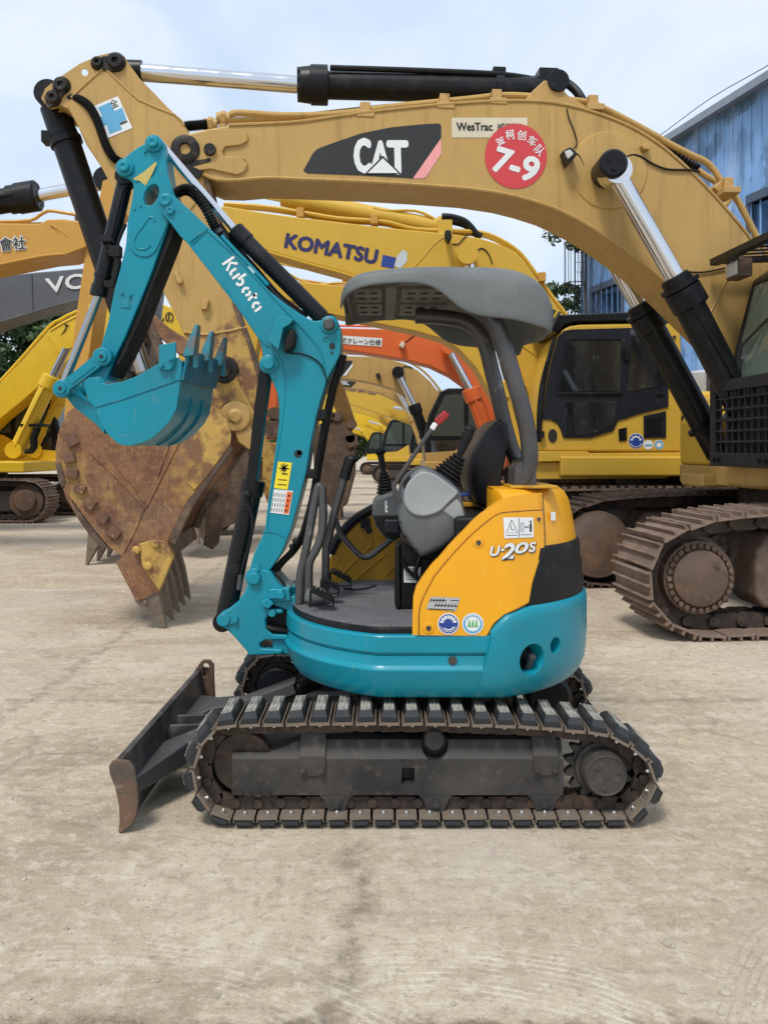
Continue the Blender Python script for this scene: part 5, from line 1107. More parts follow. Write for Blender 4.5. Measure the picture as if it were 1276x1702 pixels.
# stick
stk = [(68, 163), (75, 146), (98, 128), (132, 105), (165, 91), (188, 86), (206, 92), (216, 108), (233, 131), (255, 153), (278, 177), (301, 199), (318, 225), (345, 290), (365, 370), (395, 512), (420, 580), (440, 648), (436, 680), (418, 700), (395, 690), (372, 655), (345, 628), (312, 567), (285, 512), (262, 467), (228, 390), (195, 323), (169, 278), (143, 240), (128, 205), (113, 180), (97, 172), (80, 176)]
b = B(); cprism(b, stk, -.28, .50)
cu = B(); cu.cyl(cq(141, 120, -.6), cq(141, 120, .6), .028, seg=16)
stick = obj('dipper_arm', b, m_gold, cat, bevel=.015, cuts=(cu,))
b = B(); cprism(b, [(112, 176), (118, 162), (166, 118), (180, 118), (230, 165), (290, 190), (306, 208), (312, 220), (340, 300), (330, 330), (250, 430), (228, 388), (169, 278), (128, 205)], -.292, .016)
b.tube([cq(u, v, -.292) for u, v in [(118, 162), (166, 118), (180, 118), (230, 165), (290, 190), (306, 208)]], .012, 6, 2); b.tube([cq(u, v, -.29) for u, v in [(410, 543), (380, 550), (340, 556), (305, 552)]], .012, 6, 0); obj('stick_plate', b, m_gold, stick, bevel=.004)
b = B(); cprism(b, [(318, 225), (345, 290), (365, 370), (395, 512), (420, 580), (440, 648), (436, 670), (431, 640), (414, 580), (388, 512), (357, 370), (337, 290)], -.30, .54); obj('stick_flange', b, m_bucketdk, stick, bevel=.006)
b = B(); cprism(b, [(345, 560), (395, 512), (420, 580), (438, 646), (434, 680), (418, 698), (395, 688), (372, 652), (350, 628), (330, 600)], -.287, .012); obj('stick_cheek', b, m_buckety, stick)
b = B()
for u, v, r in ((88, 162, .055), (102, 141, .06), (192, 102, .066), (162, 104, .046), (373, 616, .10), (308, 248, .1)):
    c = cq(u, v, -.29); b.turn(c + CN * .02, -CN, [(0, r * 1.35), (.02, r * 1.3), (.03, r * 1.2), (.05, r), (.06, r * .9), (.06, r * .4), (.03, r * .35), (.03, 0)], 28)
cprism(b, [(75, 170), (82, 152), (100, 134), (112, 140), (108, 152), (92, 172), (82, 178)], -.31, .03); cprism(b, [(154, 100), (172, 92), (206, 92), (204, 114), (188, 118), (160, 112)], -.305, .02)
obj('stick_pin', b, m_grease, stick, bevel=.004)
b = B()
for uv in ([(288, 452), (295, 450), (303, 465), (301, 471), (295, 470)], [(333, 513), (337, 495), (347, 497), (343, 514)]): cprism(b, uv, -.34, .06)
obj('stick_lug', b, m_goldd, stick, bevel=.006)
csheet2 = lambda name, uv, off, mt: obj(name, (lambda b: (b.f(b.vs([cq(u, v, off) for u, v in uv])), b)[1])(B()), mt, stick, cuts=None)
csheet2('safety_sticker', [(150, 178), (196, 159), (220, 212), (174, 231)], -.296, m_white)
csheet2('sticker_cross', [(163, 178), (183, 169), (190, 184), (203, 178), (210, 198), (198, 204), (203, 214), (182, 222), (177, 206), (165, 212), (161, 196), (170, 192)], -.298, m_lblue)
for ch, u, v in (('全', 186, 180), ('一', 200, 207)): p0, p1 = cq(u, v, -.2985), cq(u + 12, v - 5, -.2985); lettering(stick, ch, p0, p1, (14 if ch == '全' else 3) * p0.y / F, m_ink, name='sticker_lettering', bold=.01)
# bucket cylinder in front of the stick
p0, p1, p2 = cq(84, 160, 0.0), cq(216, 548, 0.0), cq(240, 618, 0.0); d = (p1 - p0).normalized()
b = B(); b.cyl(p0 + d * .1, p1, .125, seg=32); b.cyl(p0 - CN * .1, p0 + CN * .1, .12, seg=28); b.cyl(p0 + d * .05, p0 + d * .38, .10, .13, seg=28)
for t in (.40,): q = p0 + d * t; b.cyl(q, q + d * .06, .145, seg=28); b.box(q - CX * .14, (.1, .14, .1), CM3)
b.cyl(p1 - d * .05, p1 + d * .12, .15, seg=28, ch=.01); bcyl = obj('bucket_cylinder', b, m_black, cat, bevel=.004)
b = B(); b.cyl(p1, p2, .08, seg=24); obj('cylinder_rod', b, m_chrome_d, bcyl)
cpipe('ribbed_hose', [(88, 183, -.16), (96, 172, -.2), (112, 164, -.24), (130, 164, -.28), (146, 174, -.31), (157, 190, -.32), (166, 212, -.32), (174, 236, -.32), (184, 255, -.32), (195, 266, -.30), (215, 274, -.28)], .036, m_hose, cat, 12, True)
# links
b = B()
for o in (-.40, .32): cprism(b, [(232, 528), (240, 518), (252, 520), (282, 545), (306, 560), (316, 572), (312, 590), (298, 590), (270, 565), (236, 545)], o, .08)
obj('lever_link', b, m_bucket, cat, bevel=.015)
b = B()
for o in (-.42, .34): cprism(b, [(236, 528), (252, 530), (300, 640), (296, 655), (280, 650)], o, .08)
obj('bucket_link', b, m_bucketdk, cat, bevel=.015)
# bucket
KO = -.76; KW = 1.45
kside = [(112, 684), (98, 715), (92, 745), (92, 772), (102, 800), (117, 827), (137, 855), (157, 882), (180, 908), (200, 924), (215, 935), (262, 930), (279, 900), (312, 832), (346, 792), (383, 740), (384, 722), (376, 697), (362, 680), (345, 668), (300, 640), (250, 632), (200, 640), (150, 660)]
b = B(); cprism(b, kside, KO, .05); cprism(b, kside, KO + KW - .05, .05, KO)
kb_ = B()
sh_ = kside[:12]; inn = [(u + 7 * (1 if i < 9 else 0), v - 5) for i, (u, v) in enumerate(sh_)]
cprism(b, sh_ + inn[::-1], KO + .03, KW - .06, KO); cprism(b, [(112, 684), (150, 660), (200, 640), (250, 632), (252, 640), (202, 650), (153, 668), (116, 690)], KO + .03, KW - .06, KO)
bkt = obj('bucket', b, m_bucket, cat, bevel=.006)
b = B(); cprism(b, [(345, 668), (362, 680), (376, 697), (384, 722), (382, 740), (345, 790), (322, 815), (310, 800), (318, 740), (330, 700), (325, 660)], KO - .014, .016); obj('bucket_cheek', b, m_buckety, bkt, bevel=.004)
b = B()
for pts in ([(180, 757), (205, 790), (225, 810), (240, 835)], [(150, 752), (200, 800), (240, 842)], [(300, 730), (265, 800), (242, 845)], [(240, 842), (225, 880), (206, 918)], [(290, 715), (262, 790)]): b.tube([cq(u, v, KO - .001) for u, v in pts], .010, 6, 0)
obj('bucket_weld', b, m_bucket, bkt)
for u, v, a_ in ((119, 733, 30), (114, 761, 10), (119, 787, -10), (131, 812, -25), (148, 837, -28), (169, 861, -32), (189, 886, -36)):
    b = B(); dx = 9.5; q = [(u + dx * (cx_ * math.cos(R(a_)) - cy_ * math.sin(R(a_))), v - dx * (cx_ * math.sin(R(a_)) + cy_ * math.cos(R(a_)))) for cx_, cy_ in ((-1, -.85), (1, -.85), (1, .85), (-1, .85))]
    cprism(b, q, KO - .035, .04); obj('wear_block', b, m_wear, bkt, bevel=.006)
b = B(); cprism(b, [(92, 770), (100, 768), (110, 800), (104, 812), (98, 800)], KO - .01, KW + .02, KO); cprism(b, [(117, 830), (137, 857), (157, 884), (180, 910), (172, 914), (150, 892), (130, 864)], KO, KW, KO); obj('bucket_heel', b, m_bucketdk, bkt, bevel=.006)
b = B(); cprism(b, [(231, 904), (256, 897), (279, 902), (287, 927), (264, 984), (236, 940)], KO - .05, .1); b.mi = 1; cprism(b, [(192, 935), (206, 925), (231, 904), (262, 975), (263, 985), (228, 1000), (222, 992)], KO - .02, .1); b.mi = 0
for u, v in ((259, 904), (247, 941), (227, 914)): c = cq(u, v, KO - .05); b.turn(c, -CN, [(0, .035), (.02, .035), (.03, .02), (.03, 0)], 10)
obj('corner_adapter', b, [m_buckety, m_bucket], bkt, bevel=.006)
b = B(); cprism(b, [(345, 792), (383, 740), (386, 748), (322, 838), (290, 905), (279, 900), (312, 832)], KO - .012, .09); cprism(b, [(345, 792), (383, 740), (386, 748), (322, 838), (290, 905), (279, 900), (312, 832)], KO + KW - .08, .09, KO)
cprism(b, [(215, 935), (262, 930), (279, 900), (287, 925), (262, 945), (222, 945)], KO + .0, KW, KO); obj('cutting_edge', b, m_bucketdk, bkt, bevel=.006)
b = B()
cprism(b, [(318, 832), (348, 838), (330, 935), (318, 948), (300, 938), (308, 880)], KO + KW - .05, .06, KO); obj('side_shroud', b, m_bucketdk, bkt, bevel=.006)
for i in range(5):
    off = KO + .0 + i * (KW - .12) / 4; b = B(); w = .10
    base = [cq(u, v, KO) + CN * (off - KO) for u, v in [(225, 1001), (263, 984), (250, 940), (212, 950)]]
    tip = [cq(u, v, KO) + CN * (off - KO) for u, v in [(270, 1044), (275, 1046), (274, 1040), (270, 1040)]]
    mid = [cq(u, v, KO) + CN * (off - KO) for u, v in [(246, 1022), (269, 1013), (263, 984), (225, 1001)]]
    def rg(P, y0, y1): return [P[0] + CN * y0, P[1] + CN * y0, P[1] + CN * y1, P[0] + CN * y1]
    b.loft([rg([base[3], base[2]], 0, .13), rg([base[0], base[1]], -.005, .135), rg([mid[0], mid[1]], .015, .115), rg([tip[0], tip[1]], .04, .09)])
    c = cq(242, 1001, KO) + CN * (off - KO - .005); b.turn(c, -CN, [(0, .02), (.012, .018), (.012, 0)], 10)
    obj('bucket_tooth', b, m_fang, bkt, bevel=.008)
b = B(); c = cq(373, 616, 0); b.cyl(c - CN * .62, c + CN * .62, .07, seg=20)
for o in (-.50, -.36, .30, .44): cprism(b, [(340, 660), (352, 625), (373, 600), (392, 612), (398, 640), (430, 700), (400, 735), (372, 700)], o, .06)
obj('bucket_ear', b, m_buckety, bkt, bevel=.01)
b = B(); c = cq(373, 616, -.62); b.turn(c, -CN, [(0, .11), (.03, .10), (.03, .06), (.06, .055), (.06, 0)], 24); obj('bucket_pin', b, m_grease, bkt)
b = B(); c = cq(391, 692, -.55); b.turn(c + CN * .05, -CN, [(0, .13), (.06, .13), (.06, .06), (.08, .05), (.08, 0)], 24); cprism(b, [(378, 690), (392, 674), (410, 700), (430, 735), (415, 748), (396, 735)], -.54, .12); obj('bucket_hinge', b, m_goldd, bkt, bevel=.012)

# crawlers
def big_track(root, path, y0, y1, N, mats, frame=None, single=False, label=None, grouser=3, sh=.018, gh=.036):
    """path (x, z) clockwise in the machine's axes; frame maps (x, y, z) to the world; returns the chain part"""
    P = [V((x, 0, z)) for x, z in path]; fine = catmull(P, 12, True); n = len(fine); d = [0]
    for i in range(n): d.append(d[-1] + (fine[(i + 1) % n] - fine[i]).length)
    ms = []
    for k in range(N):
        s = d[-1] * k / N; i = max(j for j in range(n) if d[j] <= s); a, b2 = fine[i], fine[(i + 1) % n]; p = a + (b2 - a) * ((s - d[i]) / (d[i + 1] - d[i]))
        t = (fine[(i + 5) % n] - fine[i - 4]).normalized(); z = t.cross(V((0, 1, 0)))
        m = M((t, V((0, 1, 0)), z)).transposed().to_4x4(); m.translation = V((p.x, y0, p.z)); ms.append(frame @ m)
    pit = d[-1] / N; w = y1 - y0; ymid = w / 2
    def shoe(s):
        s.box((0, ymid, 0), (pit * .97, w, sh))
        for k in range(grouser):
            xx = (-.42 + .84 * k / max(grouser - 1, 1)) * pit if grouser > 1 else 0
            s.prism([(xx - .014, sh / 2 - .002), (xx + .014, sh / 2 - .002), (xx + .008, sh / 2 + gh), (xx - .008, sh / 2 + gh)], .0, w)
    def link(s):
        for yy in (ymid - .14, ymid + .08): s.prism([(-pit * .52, -.11), (-pit * .35, -.13), (pit * .35, -.13), (pit * .52, -.11), (pit * .52, -.05), (pit * .3, -.012), (-pit * .3, -.012), (-pit * .52, -.05)], yy, yy + .06)
        s.cyl((pit * .5, ymid - .17, -.07), (pit * .5, ymid + .17, -.07), .042, seg=10)
        for xx in (-.22, .22):
            for yy in (ymid - .12, ymid + .12): s.cyl((xx * pit, yy, -.012), (xx * pit, yy, -.04), .02, seg=6)
    def merge(dst, fn):
        for m in ms:
            t = B(); fn(t); t.bm.transform(m); me = bpy.data.meshes.new('x'); t.bm.to_mesh(me); t.bm.free()
            k0 = len(dst.bm.faces); dst.bm.from_mesh(me); bpy.data.meshes.remove(me); dst.bm.faces.ensure_lookup_table()
            for f in dst.bm.faces[k0:]: f.material_index = dst.mi
    ch = B(); merge(ch, link)
    if single: ch.mi = 1; merge(ch, shoe)
    tr = obj('track', ch, [mats[1], mats[0]], root, label=label)
    if not single:
        s = B(); shoe(s); s0 = obj('track_shoe', s, mats[0], None, bevel=.004, seg=1); base = top(root).location
        for k, m in enumerate(ms):
            q = s0 if k == 0 else s0.copy()
            if k: COL.objects.link(q)
            q.parent = tr; mm = m.copy(); mm.translation = mm.translation - base; q.matrix_local = mm @ M.Rotation(random.uniform(-.03, .03), 4, 'Y')
    return tr
u0 = V((2.03, 6.46, 0))
fr_c = M.Translation(u0) @ M.Rotation(R(5), 4, 'Z')
pc_ = [(.44, .905), (.70, .955), (1.2, .985), (2.0, .995), (3.0, .985), (4.0, .95), (4.40, .90), (4.72, .74), (4.83, .475), (4.72, .20), (4.42, .045), (3.2, .045), (2.0, .045), (.9, .045), (.44, .05), (.17, .17), (.04, .35), (.035, .56), (.15, .78)]
for y0, lab, far in ((0, 'near crawler track', 0), (2.5, 'far crawler track', 1)):
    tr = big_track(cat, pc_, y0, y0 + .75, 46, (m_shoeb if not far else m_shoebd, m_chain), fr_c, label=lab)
    def fp_(x, y, z): return fr_c @ V((x, y, z))
    ax_ = (fr_c.to_3x3() @ V((0, 1, 0)))
    b = B(); c = fp_(.475, y0 + .375, .475)
    g = []
    for i in range(21 * 6): a_ = 2 * PI * i / 126; g.append((.475 + (.375 + .03 * math.cos(2 * PI * (i % 6) / 6)) * math.cos(a_), .475 + (.375 + .03 * math.cos(2 * PI * (i % 6) / 6)) * math.sin(a_)))
    b.loft([[fp_(x, y0 + .34, z) for x, z in g], [fp_(x, y0 + .41, z) for x, z in g]]); obj('sprocket', b, m_chain, tr, bevel=.004, seg=1)
    b = B(); s_ = -1
    b.turn(fp_(.475, y0 + .36, .475), ax_ * s_, [(0, .33), (.10, .325), (.11, .30), (.20, .29), (.205, .275), (.205, .23), (.24, .222), (.25, .205), (.245, .0)], 48)
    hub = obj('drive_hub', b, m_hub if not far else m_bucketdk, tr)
    b = B()
    for k in range(28): a_ = 2 * PI * k / 28; q = fp_(.475 + .255 * math.cos(a_), y0 + .155, .475 + .255 * math.sin(a_)); b.cyl(q, q + ax_ * s_ * .03, .021, seg=8)
    for k in (40, 285): q = fp_(.475 + .16 * math.cos(R(k)), y0 + .115, .475 + .16 * math.sin(R(k))); b.turn(q, ax_ * s_, [(0, .032), (.012, .03), (.012, .016), (.02, .015), (.02, 0)], 12)
    obj('hub_bolt', b, m_bucketdk, tr)
    if far:
        b = B(); b.turn(fp_(.48, y0 - .02, .47), ax_, [(0, 0), (0, .27), (.02, .30), (.03, .35), (.05, .36), (.3, .36)], 48); obj('motor_cover', b, m_hub, tr)
    b = B(); yy0, yy1 = y0 + .16, y0 + .60
    b.loft([[fp_(x, yy0, z) for x, z in ((.95, .30), (.95, .68), (1.05, .80), (4.2, .80), (4.2, .22), (1.02, .22))], [fp_(x, yy1, z) for x, z in ((.95, .30), (.95, .68), (1.05, .84), (4.2, .84), (4.2, .22), (1.02, .22))]]); obj('track_frame', b, m_shoebd, tr, bevel=.04, seg=3)
    b = B(); b.loft([[fp_(x, y0 + .10, z) for x, z in ((1.35, .11), (1.35, .24), (3.9, .24), (3.9, .11))], [fp_(x, y0 + .14, z) for x, z in ((1.35, .11), (1.35, .24), (3.9, .24), (3.9, .11))]]); obj('track_guard', b, m_shoebd, tr, bevel=.01)
    for x in (1.3, 1.75, 2.2, 2.65, 3.1, 3.55, 4.0): b = B(); b.cyl(fp_(x, y0 + .17, .24), fp_(x, y0 + .58, .24), .085, seg=20); obj('roller', b, m_chain, tr)
    b = B(); b.cyl(fp_(4.4, y0 + .25, .475), fp_(4.4, y0 + .5, .475), .36, seg=36); obj('idler', b, m_chain, tr)
b = B()
b.loft([[fp_(x, .5, z) for x, z in ((1.4, .40), (3.4, .40), (3.4, .86), (1.4, .86))], [fp_(x, 2.7, z) for x, z in ((1.4, .40), (3.4, .40), (3.4, .86), (1.4, .86))]]); q = fp_(2.4, 1.6, .8); b.cyl(q, q + V((0, 0, .34)), .75, seg=48); obj('undercarriage', b, m_grease, cat, bevel=.03)
# upper body
b = B(); cbox(b, -.98, 3.3, -1.45, 1.35, 1.12, 1.32); obj('deck', b, m_gold, cat, bevel=.02)
b = B(); cbox(b, -.98, .2, .55, 1.35, 1.32, 1.80); obj('tool_box', b, m_kom, cat, bevel=.04, seg=3)
b = B(); cbox(b, -1.12, -.2, .48, 1.0, 1.10, 1.24); obj('front_step', b, m_gold, cat, bevel=.03, seg=3)
b = B(); cbox(b, .9, 3.1, -1.4, 1.3, 1.32, 2.5); obj('engine_hood', b, m_gold, cat, bevel=.08, seg=3)
b = B(); cbox(b, 2.7, 3.6, -1.4, 1.3, 1.0, 2.35); obj('rear_counterweight', b, m_gold, cat, bevel=.15, seg=4)
b = B(); cbox(b, -1.34, -.25, -1.45, -.42, 1.16, 1.36); obj('cab_sill', b, m_gold, cat, bevel=.05, seg=4)
# cab seen nearly from the front
cabp = [(-1.36, 1.40), (-1.36, 2.05), (-1.10, 3.02), (-.95, 3.12), (.30, 3.12), (.42, 3.0), (.45, 1.36), (-1.30, 1.36)]
b = B(); b.loft([[cl(x, -1.48, z) for x, z in cabp], [cl(x, -.46, z) for x, z in cabp]])
cu = B(); cu.loft([[cl(x, -1.40, z) for x, z in ((-1.8, 2.10), (-1.4, 2.10), (-1.05, 2.95), (.3, 2.95), (.3, 1.5), (-1.2, 1.5), (-1.2, 2.0), (-1.8, 2.0))], [cl(x, -.54, z) for x, z in ((-1.8, 2.10), (-1.4, 2.10), (-1.05, 2.95), (.3, 2.95), (.3, 1.5), (-1.2, 1.5), (-1.2, 2.0), (-1.8, 2.0))]])
b2 = B(); b2.loft([[cl(x, -1.40, z) for x, z in ((-2.0, 2.09), (-1.0, 2.09), (-.8, 2.95), (-2.0, 2.95))], [cl(x, -.54, z) for x, z in ((-2.0, 2.09), (-1.0, 2.09), (-.8, 2.95), (-2.0, 2.95))]])
cu.bm.free()
cab2 = obj('cab', b, m_black, cat, bevel=.03, seg=3, cuts=(b2,))
b = B(); b.loft([[cl(x, -1.39, z) for x, z in ((-1.335, 2.08), (-1.115, 2.96), (-1.105, 2.96), (-1.325, 2.08))], [cl(x, -.55, z) for x, z in ((-1.335, 2.08), (-1.115, 2.96), (-1.105, 2.96), (-1.325, 2.08))]]); obj('windscreen', b, m_glassg, cab2)
b = B(); b.tube([cl(-1.36, -.7, 2.15), cl(-1.33, -.72, 2.4), cl(-1.22, -.95, 2.6)], .012, 6, 0); b.tube([cl(-1.36, -.62, 2.12), cl(-1.3, -.62, 2.3)], .02, 6, 0); obj('wiper', b, m_ink, cab2)
b = B(); x = -1.45
for y in (-1.48, -.48): cbox(b, x - .03, x + .03, y - .05, y + .05, 1.38, 2.06)
cbox(b, x - .031, x + .031, -1.53, -.43, 2.00, 2.10); cbox(b, x - .031, x + .031, -1.53, -.43, 1.34, 1.46); grd = obj('front_guard', b, m_navy, cat, bevel=.006)
b = B()
for k in range(1, 9): b.cyl(cl(x, -1.45 + k * .108, 1.44), cl(x, -1.45 + k * .108, 2.02), .011, seg=6)
for k in range(1, 6): b.cyl(cl(x - .012, -1.45, 1.46 + k * .095), cl(x - .012, -.50, 1.46 + k * .095), .011, seg=6)
for k in range(3): cbox(b, x + .0, x + .04, -1.3 + k * .22, -1.2 + k * .22, 1.93, 2.01)
obj('guard_mesh', b, m_navy, grd)
b = B(); cbox(b, -1.33, -1.31, -1.42, -.52, 1.42, 2.02); obj('guard_back', b, m_ink, grd)
b = B()
for yy in (-1.40, -1.30, -.52, -.60): q = cl(x - .03, yy, 1.40); b.cyl(q, q - CX * .02, .022, seg=6)
obj('guard_bolt', b, m_black, grd)
b = B(); z0 = 3.16
for y0_, y1_ in ((-1.55, -1.48), (-.50, -.43)): b.loft([[cl(-1.45, y0_, z0 + .01), cl(-1.45, y1_, z0 + .01), cl(-1.45, y1_, z0 + .05), cl(-1.45, y0_, z0 + .05)], [cl(.3, y0_, z0 + .1), cl(.3, y1_, z0 + .1), cl(.3, y1_, z0 + .2), cl(.3, y0_, z0 + .2)]])
cbox(b, -1.48, -1.40, -1.55, -.43, z0, z0 + .06); cbox(b, -.9, -.85, -1.5, -.46, z0 + .06, z0 + .12)
for k in range(7): b.bar(cl(-1.42, -1.42 + k * .14, z0 + .035), cl(.3, -1.42 + k * .14, z0 + .15), .05, .012)
obj('roof_guard', b, m_black, cat, bevel=.004)
b = B(); cbox(b, -1.38, -1.26, -.78, -.54, 3.0, 3.16); b.mi = 1; cbox(b, -1.395, -1.375, -.75, -.57, 3.02, 3.14); b.mi = 0; b.cyl(cl(-1.3, -.66, 3.16), cl(-1.3, -.66, 3.24), .02, seg=8); obj('cab_lamp', b, [m_bucketdk, m_lamp], cat, bevel=.012)
# ------------------------------------------------------------------ the row of excavators behind
IDM = M.Identity(4)
def px_prism(b, uv, yn, th): P = [W(u, v, yn) for u, v in uv]; b.loft([P, [p + V((0, th, 0)) for p in P]]); return b
def px_tube(name, pts, y, r, mt, par, sub=3):
    b = B(); b.tube([W(p[0], p[1], p[2] if len(p) > 2 else y) for p in pts], r, 8, sub); return obj(name, b, mt, par)
def px_cyl(root, p0, p1, p2, y, rb, rr, mb, mr=None, label=None, head=1.25):
    """hydraulic cylinder: rod p0-p1, barrel p1-p2 (pixels) at distance y"""
    a, b1, c = W(*p0, y), W(*p1, y), W(*p2, y); d = (c - b1).normalized()
    b = B(); b.cyl(b1, c, rb, seg=20); b.cyl(b1 - d * .03, b1 + d * rb * 1.6, rb * head, seg=20, ch=rb * .12); b.cyl(c - V((0, rb * 1.2, 0)), c + V((0, rb * 1.2, 0)), rb * 1.1, seg=16)
    b.tube([b1 + d * .2 - V((0, rb * 1.1, 0)), b1 + d * .5 - V((0, rb * 1.2, 0)), c - d * .1 - V((0, rb * 1.15, 0))], rb * .16, 6, 2)
    o = obj('boom_cylinder', b, mb, root, label=label)
    b = B(); b.cyl(a, b1, rr, seg=16); b.mi = 1; b.cyl(a - V((0, rr * 2.2, 0)), a + V((0, rr * 1.2, 0)), rr * 1.9, seg=16); obj('cylinder_rod', b, [mr or m_chrome, mb], o)
    return o
def stadium(x0, x1, r, zc):
    return [(x0 + r, zc + r)] + [(x0 + r + (x1 - x0 - 2 * r) * k / 6, zc + r + (.02 if 0 < k < 6 else 0)) for k in range(1, 6)] + [(x1 - r + r * math.sin(R(a)), zc + r * math.cos(R(a))) for a in range(0, 181, 36)] + [(x1 - r - (x1 - x0 - 2 * r) * k / 6, zc - r) for k in range(1, 6)] + [(x0 + r - r * math.sin(R(a)), zc - r * math.cos(R(a))) for a in range(0, 180, 36)]

def digger(name, label, xc, yc, f, s, paint, group='excavators parked in the yard', shoe=None, cabm=None, half=1.42, hood=2.25, cab=True, trk=4.1, deckz=(1.02, 1.24), cabw=None, frame_paint=None):
    """tracks, deck, hood, counterweight and cab; f = +1 boom to the left (cab on the near side), -1 boom to the right"""
    zg = gz(yc); root = thing(name, label, 'excavator', (xc, yc, zg), group)
    shoe = shoe or m_shoeb
    def P(x, y, z): return V((xc + f * s * x, yc + s * y, zg + s * z))
    def bx(b, x0, x1, y0, y1, z0, z1): b.box(P((x0 + x1) / 2, (y0 + y1) / 2, (z0 + z1) / 2), (s * abs(x1 - x0), s * abs(y1 - y0), s * (z1 - z0))); return b
    for y0, lab in ((-half, 'near crawler track'), (half - .6, 'far crawler track')):
        fr = M.Translation((xc, yc, zg)) @ M.Scale(s, 4)
        tr = big_track(root, stadium(-trk / 2, trk / 2, .40, .455), y0, y0 + .6, 46, (shoe, m_chain), fr, single=True, label=lab, gh=.03)
        b = B(); bx(b, -trk / 2 + .55, trk / 2 - .55, y0 + .14, y0 + .46, .22, .66); obj('track_frame', b, m_frame if not frame_paint else frame_paint, tr, bevel=.05)
        for sx, nm in ((-1, 'sprocket'), (1, 'idler')):
            b = B(); q = P(sx * (trk / 2 - .46), y0 + .06, .455); b.turn(q, (0, 1, 0), [(0, 0), (0, .2 * s), (.06, .24 * s), (.08, .34 * s), (.4 * s, .34 * s), (.42 * s, 0)], 32); obj(nm, b, m_hub, tr)
    b = B(); bx(b, -.7, .7, -half + .5, half - .5, .35, .8); q = P(0, 0, .75); b.cyl(q, q + V((0, 0, .32 * s)), .6 * s, seg=40); obj('undercarriage', b, m_grease, root, bevel=.02)
    b = B(); bx(b, -1.60, 2.2, -half + .02, half - .02, deckz[0], deckz[1]); obj('deck', b, paint, root, bevel=.03)
    b = B(); bx(b, .35, 2.2, -half + .05, half - .05, deckz[1], hood); bx(b, .1, .36, -half + .06, -.4, deckz[1], hood - .1); hd = obj('engine_hood', b, paint, root, bevel=.09, seg=3)
    b = B(); 
    for k in range(6): bx(b, .62, 1.1, -half + .035, -half + .06, 1.45 + k * .09, 1.49 + k * .09)
    obj('hood_grille', b, m_black, hd)
    b = B(); ang = [(2.15, -half + .0), (2.55, -half + .12), (2.85, -half + .6), (2.9, 0), (2.85, half - .6), (2.55, half - .12), (2.15, half)]
    b.loft([[tuple(P(x, y, z)) for x, y in ang] for z in (deckz[0] - .05, hood - .1)]); obj('rear_counterweight', b, paint, root, bevel=.08, seg=3)
    b = B(); bx(b, -1.55, .1, half - .95, half - .05, deckz[1], 1.75); obj('tool_box', b, paint, root, bevel=.06, seg=3)
    b = B(); q = P(1.35, .45, hood); b.cyl(q, q + V((0, 0, .5 * s)), .07 * s, seg=16); obj('exhaust_pipe', b, m_steel, root)
    if cab:
        y0, y1 = -half + .06, -half + 1.06
        if f < 0: y0, y1 = half - 1.06, half - .06
        cm = cabm or m_black
        cp_ = [(-1.58, 1.2), (-1.62, 1.75), (-1.50, 2.35), (-1.22, 2.93), (-1.05, 3.0), (-.02, 3.0), (.10, 2.9), (.10, 1.2)]
        b = B(); b.loft([[tuple(P(x, y0, z)) for x, z in cp_], [tuple(P(x, y1, z)) for x, z in cp_]]); cb = obj('cab', b, cm, root, bevel=.04, seg=3)
        ny = y0 - .004
        for nm, pl in (('window', [(-1.44, 1.85), (-1.36, 2.33), (-1.12, 2.84), (-.68, 2.86), (-.66, 1.85)]), ('window', [(-.56, 1.85), (-.56, 2.86), (-.02, 2.86), (0, 1.85)]), ('window', [(-1.44, 1.38), (-1.46, 1.75), (-.68, 1.75), (-.68, 1.36)])):
            b = B(); b.loft([[tuple(P(x, ny - .006, z)) for x, z in pl], [tuple(P(x, ny + .004, z)) for x, z in pl]]); obj(nm, b, m_glassc if nm == 'window' and pl[0][1] > 1.5 else m_glass, cb)
        b = B(); b.loft([[tuple(P(x, y0 + .1, z)) for x, z in ((-1.635, 1.75), (-1.515, 2.34), (-1.24, 2.9), (-1.23, 2.9), (-1.505, 2.34), (-1.625, 1.75))], [tuple(P(x, y1 - .1, z)) for x, z in ((-1.635, 1.75), (-1.515, 2.34), (-1.24, 2.9), (-1.23, 2.9), (-1.505, 2.34), (-1.625, 1.75))]]); obj('windscreen', b, m_glassc, cb)
        if cm is m_black:
            b = B(); pl = [(-1.585, 1.21), (-1.6, 1.45), (-.9, 1.5), (-.4, 1.8), (.09, 1.85), (.105, 1.21)]; b.loft([[tuple(P(x, y0 - .012, z)) for x, z in pl], [tuple(P(x, y0 - .002, z)) for x, z in pl]]); obj('cab_panel', b, paint, cb, bevel=.004)
    return root, P
m_glassc = glass('grey green cab glass', (.055, .07, .058), .05)

